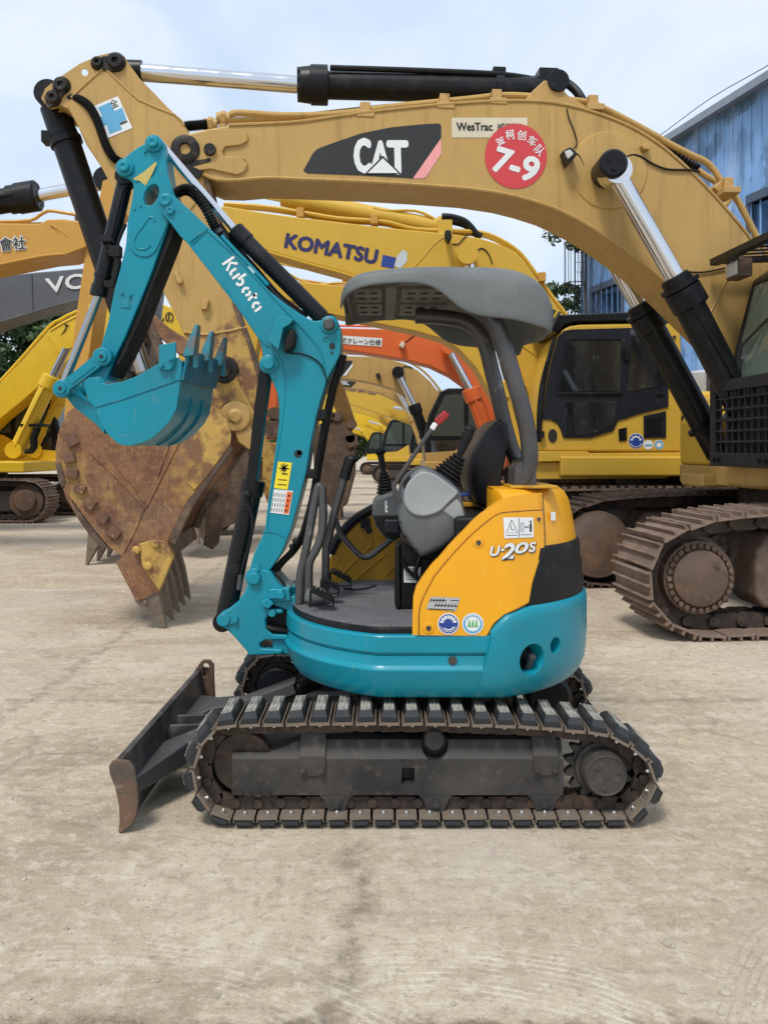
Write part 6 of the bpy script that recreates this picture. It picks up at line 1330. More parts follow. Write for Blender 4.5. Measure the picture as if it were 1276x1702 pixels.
def boom_of(root, uv, yn, th, mt, bev=.02): b = B(); px_prism(b, uv, yn, th); return obj('boom', b, mt, root, bevel=bev)
def arm_of(root, uv, yn, th, mt): b = B(); px_prism(b, uv, yn, th); return obj('dipper_arm', b, mt, root, bevel=.015)
def bucket_of(root, uv, yn, w, mt, teeth=None, tw=.10, nt=5, td=(0, 0)):
    """side plates, shell and teeth; uv = outline of the near side plate, the last two points bound the open mouth"""
    b = B(); px_prism(b, uv, yn, .05); P2 = [W(u, v, yn) + V((0, w - .05, 0)) for u, v in uv]; b.loft([P2, [p + V((0, .05, 0)) for p in P2]])
    cx = sum(u for u, v in uv) / len(uv); cv = sum(v for u, v in uv) / len(uv)
    o_ = uv[:-1]; i_ = [(cx + (u - cx) * .93, cv + (v - cv) * .93) for u, v in o_]; Q = [W(u, v, yn) + V((0, .03, 0)) for u, v in o_ + i_[::-1]]; b.loft([Q, [p + V((0, w - .06, 0)) for p in Q]])
    bk = obj('bucket', b, mt, root, bevel=.008)
    if teeth:
        (ra, rb_, tip) = teeth
        for i in range(nt):
            y = i * (w - tw) / (nt - 1); A, Bq, T = W(*ra, yn), W(*rb_, yn), W(*tip, yn); b = B()
            b.loft([[A + V((0, y, 0)), Bq + V((0, y, 0)), Bq + V((0, y + tw, 0)), A + V((0, y + tw, 0))], [T + V((-.012, y + tw * .3, 0)), T + V((.012, y + tw * .3, 0)), T + V((.012, y + tw * .7, 0)), T + V((-.012, y + tw * .7, 0))]])
            obj('bucket_tooth', b, m_fang, bk, bevel=.005)
    return bk
def ltext(root, s, u0, v0, u1, v1, h, y, mt, **k): return lettering(root, s, W(u0, v0, y), W(u1, v1, y), h * y / F, mt, **k)

# --- yellow excavator with the dark cab door, right behind the ochre one
x0 = X(1000, 10.6) + 1.25
kom, P = digger('yellow_excavator', 'yellow excavator with blue boom lettering and a big black cab door, seen at the right', x0, 11.95, 1, 1.13, m_kom, cab=False, hood=1.95, half=1.40, trk=4.3)
yn = 11.6
bo = [(330, 352), (345, 345), (375, 342), (440, 353), (500, 361), (553, 367), (628, 376), (684, 382), (741, 387), (797, 395), (830, 405), (856, 418), (872, 434), (886, 455), (905, 482), (930, 515), (960, 560), (985, 610), (992, 660), (975, 715), (940, 735), (905, 720), (890, 690), (872, 640), (850, 592), (822, 558), (780, 530), (720, 502), (640, 474), (571, 452), (515, 437), (440, 415), (375, 400), (340, 385)]
kb_o = boom_of(kom, bo, yn, .62, m_kom)
b = B(); b.tube([W(u, v, yn - .004) for u, v in [(375, 402), (440, 417), (515, 439), (571, 454), (640, 476), (720, 504), (780, 532), (822, 560), (850, 594), (872, 642)]], .018, 6, 2); b.tube([W(u, v, yn - .004) for u, v in [(684, 448), (705, 425), (725, 402), (745, 390)]], .006, 6, 2); b.tube([W(u, v, yn - .004) for u, v in [(853, 577), (870, 640), (890, 700)]], .012, 6, 2); b.tube([W(u, v, yn - .004) for u, v in [(867, 574), (890, 590), (910, 610)]], .012, 6, 0); obj('boom_weld', b, m_kom, kb_o)
ltext(kb_o, 'KOMATSU', 473, 410.5, 624, 438, 23, yn - .006, mat('navy print', (.022, .018, .10), .45), bold=.065, name='maker_lettering')
b = B(); sheet(b, [(636, 423), (658, 428), (654, 446), (633, 442)], yn - .006); obj('boom_sticker', b, m_blue, kb_o, cuts=None)
b = B(); sheet(b, [(655, 441), (660, 425), (670, 414), (677, 420), (676, 434), (665, 446)], yn - .005); obj('boom_sticker', b, mat('pale sticker', (.55, .60, .62), .5), kb_o, cuts=None)
b = B(); c = W(775, 425, yn); b.turn(c + V((0, .02, 0)), (0, -1, 0), [(0, .12), (.14, .12), (.15, .10), (.15, .05), (.13, 0)], 24); b.box(c + V((0, -.06, -.1)), (.2, .1, .04)); obj('boom_pin', b, m_kom, kb_o)
for zz, yy in ((0, 11.75), (5, 12.05)):
    px_tube('oil_pipe', [(372, 338 + zz), (440, 343 + zz), (500, 352 + zz), (560, 362 + zz), (620, 366 + zz), (650, 370 + zz), (690, 380 + zz), (755, 383 + zz), (800, 386 + zz), (832, 398 + zz), (862, 418 + zz), (880, 440 + zz), (900, 468 + zz), (920, 496 + zz), (945, 528 + zz)], yy, .028, m_kom, kb_o)
for u, v in ((500, 357), (622, 368), (898, 463)): b = B(); b.box(W(u, v, 11.8), (.10, .3, .13)); obj('pipe_clamp', b, m_ochre, kb_o, bevel=.01)
p1, p2 = W(538, 341, 11.9), W(724, 377, 11.9); d = (p2 - p1).normalized()
b = B(); b.cyl(p1 - d * .6, p2, .125, seg=24); b.cyl(p2, p2 + d * .15, .16, seg=24); b.box(p2 + d * .12 + V((0, 0, -.05)), (.2, .4, .25)); acy = obj('arm_cylinder', b, m_kom, kom, bevel=.005)
b = B(); b.cyl(p1 - d * 2.2, p1 - d * .55, .07, seg=16); obj('cylinder_rod', b, m_chrome, acy)
b = B(); b.tube([W(u, v, 11.8) for u, v in [(620, 345), (640, 350), (690, 350), (720, 362)]], .02, 6, 3); obj('oil_pipe', b, m_kom, acy)
for k in range(2): px_tube('hose', [(734, 359 + k * 8), (750, 360 + k * 8), (770, 366 + k * 7), (782, 376 + k * 5), (790, 386 + k * 3), (800, 393)], 11.75 + .2 * k, .045, m_hose, kom, 4)
b = B(); b.pp([(738, 386), (748, 386), (750, 398), (745, 406), (739, 400)], 11.5, 11.35, 11.55); obj('boom_lamp', b, m_grease, kb_o, bevel=.02)
px_tube('lamp_wire', [(752, 405), (762, 405), (770, 396), (778, 388)], yn - .01, .008, m_hose, kb_o); px_tube('lamp_wire', [(785, 422), (800, 412), (812, 422), (818, 438)], yn - .01, .008, m_hose, kb_o)
px_cyl(kom, (775, 425), (837, 637), (872, 742), 11.35, .13, .075, m_kom, label='near boom cylinder'); px_cyl(kom, (775, 425), (837, 637), (872, 742), 12.5, .13, .075, m_kom, label='far boom cylinder')
# arm, hidden for the most part, with its bucket on the ground
arm_of(kom, [(322, 330), (345, 318), (362, 340), (368, 380), (352, 470), (330, 560), (310, 640), (296, 640), (296, 560), (308, 450), (318, 380)], 11.65, .5, m_kom)
bucket_of(kom, [(268, 640), (240, 700), (236, 760), (252, 820), (285, 862), (330, 860), (352, 800), (352, 720), (330, 660)], 11.25, 1.4, m_bucket, ((300, 862), (328, 855), (330, 905)))
# cab
yc_ = 10.52
b = B(); b.pp([(897, 750), (896, 700), (903, 650), (914, 600), (925, 563), (934, 548), (946, 541), (965, 538.5), (1108, 536), (1122, 538), (1131, 547), (1133, 600), (1133, 751)], yc_, yc_, yc_ + 1.05); cabk = obj('cab', b, m_kom, kom, bevel=.03, seg=3)
b = B(); b.pp([(901, 697), (908, 640), (918, 590), (927, 560), (936, 550), (950, 547.5), (1042, 545), (1107, 545), (1109, 547), (1110, 676), (1060, 688), (1040, 695), (1026, 699), (1018, 716), (980, 728), (940, 728), (935, 727), (931, 713), (925, 703), (913, 697)], yc_, yc_ - .022, yc_ + .01); kd = obj('cab_door', b, m_navy, cabk, bevel=.006)
b = B(); b.pp([(928, 651), (943, 569), (946, 566), (1029, 565), (1031, 568), (1030, 651)], yc_, yc_ - .030, yc_ - .01); obj('window', b, m_glass, kd, bevel=.003)
b = B(); b.pp([(938, 668), (1024, 667), (1020, 704), (1000, 716), (975, 722), (938, 724)], yc_, yc_ - .030, yc_ - .01); obj('window', b, m_glass, kd, bevel=.003)
b = B(); b.pp([(1046, 547), (1106, 547), (1108, 637), (1090, 643), (1044, 651)], yc_, yc_ - .030, yc_ - .01); obj('window', b, m_glass, kd, bevel=.003)
b = B(); b.tube([W(u, v, yc_ - .032) for u, v in [(926, 653), (942, 567), (946, 564), (1030, 563), (1033, 567), (1032, 653), (926, 653)]], .012, 6, 0); b.pp([(926, 652), (1032, 651), (1032, 656), (926, 657)], yc_, yc_ - .04, yc_); b.tube([W(u, v, yc_ - .03) for u, v in [(995, 566), (980, 650)]], .008, 6, 0); obj('window_frame', b, m_black, kd)
b = B(); b.pp([(1036, 580), (1045, 580), (1045, 600), (1036, 600)], yc_, yc_ - .06, yc_); b.pp([(1087, 654), (1101, 652), (1102, 658), (1089, 661)], yc_, yc_ - .035, yc_); b.pp([(1027, 713), (1041, 710), (1041, 732), (1028, 733)], yc_, yc_ - .018, yc_); obj('door_hinge', b, m_black, kd, bevel=.006)
b = B(); b.pp([(1069, 691), (1106, 683), (1106, 727), (1069, 728)], yc_, yc_ - .02, yc_ + .01); vg = obj('cab_vent', b, m_navy, cabk, bevel=.006)
b = B()
for k in range(7): b.bar(W(1073, 699 + k * 4.2, yc_ - .022), W(1098, 693.5 + k * 4.4, yc_ - .022), .012, .010)
obj('vent_slat', b, m_black, vg)
b = B(); c = W(918, 724, yc_); b.prism([(c.x + .055 * math.cos(2*PI*i/24), c.z + .085 * math.sin(2*PI*i/24)) for i in range(24)], yc_ - .012, yc_ + .01); obj('cab_hole', b, m_ink, cabk)
b = B(); disc(b, 1057, 733, 13, yc_ - .003); obj('round_sticker', b, m_white, cabk, cuts=None); b = B(); disc(b, 1057, 733, 12, yc_ - .006); obj('sticker_print', b, m_blue, cabk, cuts=None)
b = B()
for k in range(5): disc(b, 1057 + 7.5 * math.cos(R(200 + k * 35)), 733 + 7.5 * math.sin(R(200 + k * 35)), 2, yc_ - .009, 10)
ring(b, 1057, 733, 9.3, 10.2, yc_ - .009, 20, 160, 14); obj('sticker_print', b, m_white, cabk, cuts=None)
b = B(); disc(b, 1077, 739, 8, yc_ - .003); disc(b, 1095, 739, 8, yc_ - .003); obj('round_sticker', b, m_white, cabk, cuts=None)
b = B(); ring(b, 1095, 739, 4.5, 7, yc_ - .006); stroke(b, [(X(1071, yc_), Z(740, yc_)), (X(1083, yc_), Z(740, yc_))], .02, yc_ - .006); obj('sticker_print', b, m_lblue, cabk, cuts=None)
b = B(); b.cyl(W(1120, 560, yc_), W(1120, 560, yc_) + V((0, -.02, 0)), .02, seg=8); obj('cab_bolt', b, m_ink, cabk)
b = B(); b.pp([(888, 750), (975, 750), (980, 753), (1136, 752), (1136, 762), (1128, 764), (1120, 768), (975, 768), (960, 766), (888, 768)], yc_ - .05, yc_ - .06, yc_ + .6); b.pp([(890, 768), (1122, 768), (1110, 795), (890, 797)], yc_, yc_ + .02, yc_ + .6); obj('deck_edge', b, m_kom, kom, bevel=.012)
b = B(); c = W(982, 760, yc_ - .08); b.ball(c, .035, 10); b.tube([c, c + V((.02, -.01, -.03)), c + V((-.05, -.01, -.14))], .014, 6, 3); obj('tie_hook', b, m_ochre, kom)
b = B(); b.pp([(905, 545), (917, 530), (925, 524), (1048, 519.5), (1130, 521), (1134, 536), (1108, 534), (960, 536), (936, 541), (925, 555)], yc_ + .05, yc_ - .02, yc_ + 1.1); obj('roof_visor', b, m_black, cabk, bevel=.02)
b = B(); b.tube([W(u, v, yc_ - .1) for u, v in [(907, 548), (914, 530), (921, 515)]], .022, 6, 0); b.tube([W(u, v, yc_ - .1) for u, v in [(915, 548), (924, 530), (930, 518)]], .018, 6, 0); b.pp([(898, 540), (912, 536), (908, 548), (898, 550)], yc_, yc_ - .15, yc_ - .05); obj('wiper', b, m_ink, cabk)
b = B(); b.tube([W(u, v, yc_ - .03) for u, v in [(922, 560), (912, 595), (903, 640), (897, 700), (895, 735)]], .028, 8, 2); b.tube([W(u, v, yc_ - .06) for u, v in [(893, 735), (893, 690), (898, 640), (908, 600)]], .012, 6, 2); b.box(W(900, 722, yc_ - .06), (.06, .05, .08)); obj('hand_rail', b, m_black, cabk)
b = B(); b.tube([W(u, v, yc_ + .1) for u, v in [(1137, 690), (1124, 712), (1120, 750), (1119, 790)]], .018, 6, 3); obj('cab_hose', b, m_hose, kom)

# --- second yellow excavator, only its boom shows under the canopy
kom3, P = digger('yellow_excavator', 'yellow excavator mostly hidden, its boom passing just below the grey canopy', X(930, 14.6) + 1.5, 15.0, 1, 1.08, m_kom, cabm=m_black)
b3 = [(420, 462), (445, 455), (500, 468), (560, 474), (620, 480), (690, 492), (745, 515), (790, 548), (830, 585), (880, 650), (930, 710), (910, 740), (870, 730), (830, 680), (790, 610), (760, 578), (735, 563), (690, 550), (640, 540), (580, 528), (540, 520), (500, 505), (440, 488), (420, 480)]
bo3 = boom_of(kom3, b3, 14.65, .6, m_kom)
px_tube('oil_pipe', [(480, 455), (505, 468), (530, 473), (560, 470), (590, 473), (650, 480), (700, 490)], 14.7, .022, m_kom, bo3)
px_tube('oil_pipe', [(500, 465), (540, 471), (570, 475), (640, 484)], 14.9, .022, m_ochre, bo3)
px_cyl(kom3, (430, 426), (574, 455), (700, 478), 14.95, .13, .07, m_kom, label='arm cylinder')
arm_of(kom3, [(410, 470), (424, 430), (440, 445), (436, 520), (420, 620), (398, 740), (384, 740), (392, 620), (404, 520)], 14.7, .45, m_kom)
bucket_of(kom3, [(372, 735), (348, 770), (338, 815), (345, 860), (362, 880), (398, 868), (418, 830), (420, 770), (400, 735)], 14.4, 1.2, m_bucketdk, ((344, 862), (368, 872), (352, 896)), nt=5, tw=.11)

# --- orange excavator
hit, P = digger('orange_excavator', 'orange excavator with white lettering strip on its boom, half hidden by the canopy posts', X(815, 17) + 1.9, 17.6, 1, 1.08, m_hit, cabm=m_black)
bh = [(440, 580), (450, 555), (480, 545), (568, 545), (630, 546.5), (694, 550), (740, 562), (775, 576), (800, 592), (812, 625), (822, 660), (850, 715), (838, 735), (815, 705), (803, 668), (788, 655), (770, 640), (748, 624), (715, 608), (672, 597), (617, 588), (570, 581), (500, 580)]
bho = boom_of(hit, bh, 17.3, .58, m_hit)
b = B(); sheet(b, [(548, 556), (635, 562), (634, 576), (548, 570)], 17.29); obj('boom_sticker', b, m_white, bho, cuts=None)
ltext(bho, '動式クレーン仕様', 557, 569.5, 632, 574, 9.5, 17.28, m_ink, bold=.012, name='boom_lettering')
px_cyl(hit, (744, 578), (782, 648), (812, 728), 17.1, .15, .075, m_hit, label='near boom cylinder')
b = B(); c = W(668, 574, 17.3); b.prism([(c.x - .07, c.z - .02), (c.x, c.z + .08), (c.x + .07, c.z + .02), (c.x + .02, c.z - .08)], 17.15, 17.31); obj('boom_lamp', b, m_cream, bho, bevel=.02)
px_tube('lamp_wire', [(672, 570), (682, 562), (690, 555)], 17.29, .01, m_hose, bho); px_tube('oil_pipe', [(500, 541), (560, 541), (640, 543), (700, 547)], 17.5, .025, m_hit, bho)
arm_of(hit, [(430, 560), (445, 545), (462, 570), (462, 640), (455, 730), (442, 730), (442, 640), (436, 600)], 17.35, .42, m_hit)
bucket_of(hit, [(445, 735), (434, 770), (436, 815), (446, 840), (456, 843), (461, 800), (460, 735)], 17.0, 1.2, m_buckety, ((445, 838), (455, 843), (452, 853)), nt=4)
b = B(); c = W(455, 688, 17.2); b.cyl(c, c + V((0, .6, 0)), .14, seg=18); c = W(452, 712, 17.2); b.cyl(c, c + V((0, .6, 0)), .2, seg=18); obj('bucket_link', b, m_bucketdk, hit)

# --- ochre excavator with a black cab, and one more behind it
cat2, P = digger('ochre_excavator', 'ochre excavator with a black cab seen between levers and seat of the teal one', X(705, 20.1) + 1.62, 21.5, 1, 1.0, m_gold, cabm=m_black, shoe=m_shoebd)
b5 = [(430, 640), (440, 612), (470, 596), (566, 591), (617, 592.5), (645, 596), (672, 604), (694, 615), (715, 634), (727, 649), (739, 665), (752, 700), (755, 735), (735, 745), (715, 735), (705, 700), (694, 673), (676, 661), (654, 647), (628, 639), (595, 632), (560, 628), (500, 628), (440, 645)]
bo5 = boom_of(cat2, b5, 21.2, .6, m_gold)
b = B(); sheet(b, [(540, 600), (585, 599), (585, 604), (568, 625), (540, 625)], 21.19); obj('maker_panel', b, m_ink, bo5, cuts=None); b = B(); sheet(b, [(569, 625), (586, 603), (586, 609), (575, 624)], 21.185); obj('maker_stripe', b, m_white, bo5, cuts=None)
ltext(bo5, 'CAT', 541, 617, 566, 617, 14, 21.17, m_white, bold=.035, name='maker_lettering')
b = B(); c = W(661, 620, 21.2); b.turn(c + V((0, .02, 0)), (0, -1, 0), [(0, .15), (.25, .15), (.25, 0)], 20); obj('lift_pin', b, m_black, cat2)
px_cyl(cat2, (661, 620), (688, 674), (706, 724), 20.85, .13, .075, m_black, label='near boom cylinder'); px_cyl(cat2, (661, 620), (688, 674), (706, 724), 21.95, .13, .075, m_black, label='far boom cylinder')
px_tube('oil_pipe', [(566, 587), (640, 591), (680, 602), (705, 618), (725, 640), (740, 662)], 21.4, .03, m_gold, bo5)
b = B(); b.pp([(624, 622), (630, 619), (633, 626), (628, 631)], 21.1, 21.1, 21.2); obj('boom_lamp', b, m_grease, bo5)
px_tube('lamp_wire', [(661, 618), (672, 608), (685, 611)], 21.18, .012, m_hose, bo5)
arm_of(cat2, [(425, 640), (436, 608), (455, 612), (452, 690), (440, 760), (428, 760), (430, 690)], 21.3, .42, m_gold)
cat3, P = digger('ochre_excavator', 'ochre excavator of which only the boom shows, below the boom before the black cab', X(735, 26.5) + 2.1, 27.3, 1, 1.0, m_gold, cabm=m_black, shoe=m_shoebd)
b6 = [(450, 650), (470, 628), (560, 624), (610, 627), (650, 634), (680, 650), (705, 680), (720, 715), (705, 725), (690, 705), (675, 682), (655, 665), (630, 653), (600, 647), (560, 643), (500, 645)]
bo6 = boom_of(cat3, b6, 27.0, .6, m_goldd)
b = B(); sheet(b, [(552, 628), (592, 634), (583, 643), (552, 640)], 26.98); obj('maker_panel', b, m_ink, bo6, cuts=None); ltext(bo6, '320BL', 554, 637, 580, 640, 6, 26.96, m_white, bold=.02, name='model_lettering')
px_cyl(cat3, (655, 640), (684, 690), (700, 735), 26.7, .12, .07, m_goldd, label='near boom cylinder')
# --- far yellow machines
def far_digger(label, yc, foot, peak, tip, s, paint, text=None, lampc=None):
    xc = X(foot[0], yc) + .3 * s
    r, P = digger('far_excavator', label, xc, yc, 1, s, paint, group='yellow excavators far back in the yard', shoe=m_shoebd)
    yb = yc - .35 * s; (fu, fv), (pu, pv), (tu, tv) = foot, peak, tip; h = 76 * 35 / yc
    out_ = catmull([(tu, tv - h * .3, 0), (tu + (pu - tu) * .5, pv + (tv - pv) * .35 - h * .3, 0), (pu, pv, 0), (pu + (fu - pu) * .55, pv + (fv - pv) * .28, 0), (fu + 8, fv - h * .3, 0), (fu, fv, 0)], 4)
    inn_ = []; no = len(out_)
    for k_, q in enumerate(out_):
        d_ = out_[min(k_ + 1, no - 1)] - out_[max(k_ - 1, 0)]; d_.normalize(); e_ = k_ / (no - 1); th_ = h * .62 * (.45 + .55 * math.sin(PI * min(e_ * .9 + .12, 1)))
        inn_.append(q + V((-d_.y, d_.x, 0)) * th_)
    inn_ = inn_[::-1]
    bo_ = boom_of(r, [(q.x, q.y) for q in out_ + inn_], yb, .5, paint)
    if text: ltext(bo_, *text, yb - .02, mat('navy print', (.03, .025, .12), .45), bold=.035, name='maker_lettering')
    px_cyl(r, (pu + 3, pv + h * .45), (pu + (fu - pu) * .38, pv + (fv - pv) * .55), (fu - 22, fv + 2), yb - .3, .12, .07, paint, label='near boom cylinder')
    px_tube('oil_pipe', [(q.x, q.y - 3) for q in out_[4:18]], yb + .2, .03, paint, bo_, 1)
    a = B(); ta = [(tu - 6, tv - 8), (tu + 10, tv - 4), (tu + 26, tv + h * 2.2), (tu + 20, tv + h * 2.5)]; px_prism(a, ta, yb + .05, .35); obj('dipper_arm', a, paint, r)
    bucket_of(r, [(tu + 14, tv + h * 2.3), (tu + 4, tv + h * 2.9), (tu + 8, tv + h * 3.4), (tu + 24, tv + h * 3.5), (tu + 32, tv + h * 2.9), (tu + 28, tv + h * 2.3)], yb - .4, 1.1, m_bucket)
    return r
far_digger('far yellow excavator whose boom lettering is half covered', 33.0, (735, 715), (645, 640), (480, 655), 1.0, m_kom, ('KOMATSU', 573, 648, 624, 656, 8))
far_digger('small looking far yellow excavator with black framed cab left of the black cab', 42.5, (680, 728), (628, 655), (470, 672), 1.05, m_kom, ('KOMATSU', 577, 664, 621, 671, 9.5))
far_digger('yellow excavator farthest back, its boom lowest in the row', 52.0, (672, 730), (606, 676), (470, 700), 1.0, m_kom2)

far_digger('yellow excavator farthest left of the far row, low boom near the rusty bucket', 60.0, (640, 736), (575, 688), (470, 715), 1.0, m_kom2)

# --- machines on the left, facing the other way
och, P = digger('ochre_excavator', 'deep ochre excavator at the left edge whose boom end carries black and white characters', -9.6, 11.3, -1, 1.1, m_ochre, cabm=m_black)
bl_ = [(-760, 560), (-600, 400), (-420, 330), (-250, 335), (-100, 355), (0, 370), (66, 371), (78, 364), (105, 363), (135, 367), (155, 378), (166, 392), (165, 402), (140, 412), (105, 424), (70, 427), (0, 441), (-100, 460), (-250, 480), (-380, 500), (-500, 560), (-600, 640), (-700, 690), (-760, 660)]
blo = boom_of(och, bl_, 11.0, .6, m_ochre)
b = B(); b.pp([(88, 375), (100, 367), (135, 370), (158, 382), (164, 400), (140, 411), (106, 424), (94, 424), (86, 420), (96, 402), (100, 390)], 11.0, 10.985, 11.0); b.tube([W(u, v, 10.99) for u, v in [(-100, 458), (0, 439), (70, 425), (105, 422)]], .016, 6, 2); b.tube([W(u, v, 10.985) for u, v in [(82, 372), (96, 380), (110, 390), (112, 394)]], .01, 6, 2); obj('boom_cheek', b, m_ochre, blo, bevel=.006)
for mt_, bd, off in ((m_white, .08, 10.99), (m_ink, .012, 10.98)):
    ltext(blo, '會社', 0, 417, 43, 413.5, 22, off, mt_, bold=bd, name='boom_lettering'); ltext(blo, '株式', -52, 422, -8, 418.5, 22, off, mt_, bold=bd, name='boom_lettering')
b = B(); c = W(158, 390, 10.98); b.cyl(c + V((0, .7, 0)), c, .09, seg=20); obj('boom_pin', b, m_ochre, blo)
px_tube('oil_pipe', [(-150, 362), (-50, 368), (0, 368), (50, 366), (65, 358), (80, 350), (100, 352), (130, 357), (147, 360)], 11.1, .024, m_ochre, blo, 2); px_tube('oil_pipe', [(-150, 366), (-50, 371), (0, 372), (70, 371)], 11.3, .02, m_ochre, blo, 2)
b = B(); b.cyl(W(130, 356, 11.1), W(145, 360, 11.1), .06, seg=10); b.box(W(136, 365, 11.15), (.12, .2, .05)); obj('pipe_union', b, m_steel, blo)
px_cyl(och, (182, 303), (60, 325), (-230, 372), 11.3, .165, .085, m_black, label='arm cylinder')
b = B(); p = W(35, 329, 11.3); d = (W(60, 325, 11.3) - p).normalized(); b.cyl(p - d * .15, p + d * .12, .19, seg=24)
for k in range(10): a_ = 2 * PI * k / 10; q = p + (V((0, 1, 0)) * math.cos(a_) + d.cross(V((0, 1, 0))) * math.sin(a_)) * .15; b.cyl(q, q + d * .24, .035, seg=6)
obj('cylinder_gland', b, m_black, och)
arm_of(och, [(170, 300), (190, 292), (203, 320), (200, 345), (172, 390), (168, 420), (160, 500), (150, 580), (138, 650), (126, 720), (104, 720), (110, 640), (124, 540), (134, 470), (142, 415), (158, 370)], 11.05, .46, m_ochre)
b = B(); b.pp([(147, 507), (151, 503), (150, 520), (146, 525)], 11.03, 11.04, 11.05); obj('arm_sticker', b, m_yel, och)
bucket_of(och, [(96, 720), (92, 770), (110, 830), (140, 878), (165, 888), (200, 870), (205, 800), (190, 730), (150, 715)], 10.75, 1.4, m_bucket, ((146, 885), (172, 888), (141, 941)), nt=4, tw=.16)
vol, P = digger('grey_excavator', 'grey excavator at the left whose boom with white letters passes under the ochre boom', -10.5, 14.3, -1, 1.1, m_volvo, cabm=m_volvo)
bv = [(-500, 560), (-350, 480), (-200, 450), (0, 459), (60, 452), (120, 447), (172, 442), (230, 437), (250, 450), (250, 470), (230, 482), (172, 492), (120, 501), (60, 518), (0, 536), (-80, 570), (-180, 640), (-300, 720), (-420, 720), (-500, 640)]
bvo = boom_of(vol, bv, 13.9, .6, m_volvo)
ltext(bvo, 'VOLVO', 79, 487, 240, 462, 24, 13.88, m_white, bold=.035, name='maker_lettering')
b = B(); b.tube([W(u, v, 13.89) for u, v in [(52, 455), (54, 520)]], .012, 6, 0); b.tube([W(u, v, 13.89) for u, v in [(0, 535), (60, 517), (120, 500), (180, 490)]], .015, 6, 2); obj('boom_weld', b, m_volvo, bvo)
arm_of(vol, [(235, 420), (262, 430), (262, 480), (246, 620), (236, 700), (222, 700), (224, 600), (232, 480)], 14.0, .45, m_volvo)
px_cyl(vol, (236, 560), (226, 600), (215, 690), 13.85, .12, .07, m_grease, label='bucket cylinder')
b = B(); b.cyl(W(228, 600, 13.7), W(228, 600, 14.4), .16, seg=20); b.bar(W(222, 618, 13.7), W(234, 590, 13.7), .08, .1); obj('bucket_link', b, m_steel, vol)
bucket_of(vol, [(200, 700), (190, 750), (200, 810), (225, 850), (260, 840), (270, 780), (255, 705)], 13.7, 1.3, m_bucketdk, ((215, 850), (240, 846), (225, 892)))
yel, P = digger('yellow_excavator', 'bright yellow excavator standing at the left edge with both crawler ends in view', X(85, 17.3) - 2.05 * 1.02, 18.5, -1, 1.02, m_kom2, shoe=m_shoeb, frame_paint=m_frame)
by = [(-60, 690), (-50, 660), (0, 637), (40, 595), (82, 547), (100, 535), (130, 520), (200, 503), (265, 503), (330, 530), (400, 560), (470, 585), (490, 598), (485, 610), (465, 612), (390, 592), (320, 575), (255, 558), (200, 560), (150, 575), (115, 598), (70, 638), (30, 672), (0, 696), (-20, 715), (-50, 712)]
byo = boom_of(yel, by, 18.2, .58, m_kom2)
px_tube('oil_pipe', [(0, 634), (40, 590), (82, 542), (100, 531), (130, 516), (200, 499)], 18.35, .035, m_kom2, byo, 2)
b = B(); b.tube([W(u, v, 18.19) for u, v in [(80, 558), (90, 573), (100, 590)]], .012, 6, 0); b.tube([W(u, v, 18.19) for u, v in [(84, 549), (103, 538), (130, 524)]], .012, 6, 0); obj('boom_weld', b, m_kom2, byo)
px_tube('lamp_wire', [(101, 558), (107, 550), (110, 542), (107, 539), (114, 541)], 18.18, .012, m_hose, byo, 2)
ltext(byo, 'ルの', 259, 538, 289, 534, 17, 18.18, m_ink, bold=.02, name='boom_lettering'); ltext(byo, 'レンタ', 218, 541, 257, 538, 17, 18.18, m_ink, bold=.02, name='boom_lettering')
px_cyl(yel, (116, 568), (87, 627), (28, 748), 17.9, .16, .085, m_kom2, m_chrome_d, label='near boom cylinder'); px_cyl(yel, (128, 585), (104, 652), (62, 748), 19.0, .16, .085, m_kom2, m_chrome_d, label='far boom cylinder')
b = B()
for k in range(2): b.tube([W(u + k * 5, v, 17.8 + k * .1) for u, v in [(60, 712), (54, 728), (54, 742), (48, 750), (42, 750)]], .05, 8, 4)
b.box(W(58, 707, 17.9), (.5, .3, .06)); obj('hose', b, m_hose, yel)
arm_of(yel, [(455, 585), (480, 572), (500, 590), (520, 600), (548, 608), (570, 640), (592, 706), (584, 716), (566, 700), (548, 660), (530, 640), (500, 625), (470, 610)], 18.3, .42, m_goldd)
bk_ = bucket_of(yel, [(530, 705), (520, 740), (522, 790), (535, 830), (556, 848), (575, 840), (588, 790), (590, 735), (578, 705), (552, 695)], 17.95, 1.05, m_bucketdk, ((548, 842), (566, 845), (566, 868)), nt=5, tw=.1)
b = B()
for u, v in ((560, 692), (548, 690), (582, 728), (584, 704)): c = W(u, v, 17.9); b.cyl(c, c + V((0, .5, 0)), .1, seg=16)
b.pp([(573, 725), (592, 722), (596, 738), (580, 745)], 17.95, 17.9, 18.0); obj('bucket_pin', b, m_hub, bk_)

# ------------------------------------------------------------------ blue building with its caged ladder, trees
BA, BD = V((11.1, 24.5, 0)), V((-.25, 1, 0)).normalized()      # wall line: near point, direction away
BN = V((-BD.y, BD.x, 0))                                        # outward, towards the yard
def bp(t, h, o=0): return BA + BD * t + BN * o + V((0, 0, h))
m_wall = mat('weathered blue sheet wall', (.21, .39, .68), .6, vary=.1, vs=.8, spots=[((.09, .17, .29), .30, .50, .53, (1, 1, .8), .75), ((.38, .52, .74), .5, .54, .64, (2.2, 2.2, .25), .75), ((.10, .19, .33), 1.1, .55, .64, (1, 1, .3), .6), ((.22, .26, .30), 2.5, .62, .68, (1, 1, .3), .5)], bump=(5, .1, .02))
m_roof = mat('grey roof sheet', (.22, .26, .31), .5, vary=.1)
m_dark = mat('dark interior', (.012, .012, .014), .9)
bld = thing('blue_building', 'weathered blue shed with dark openings standing behind the ochre boom at the right', 'building', bp(0, 0))
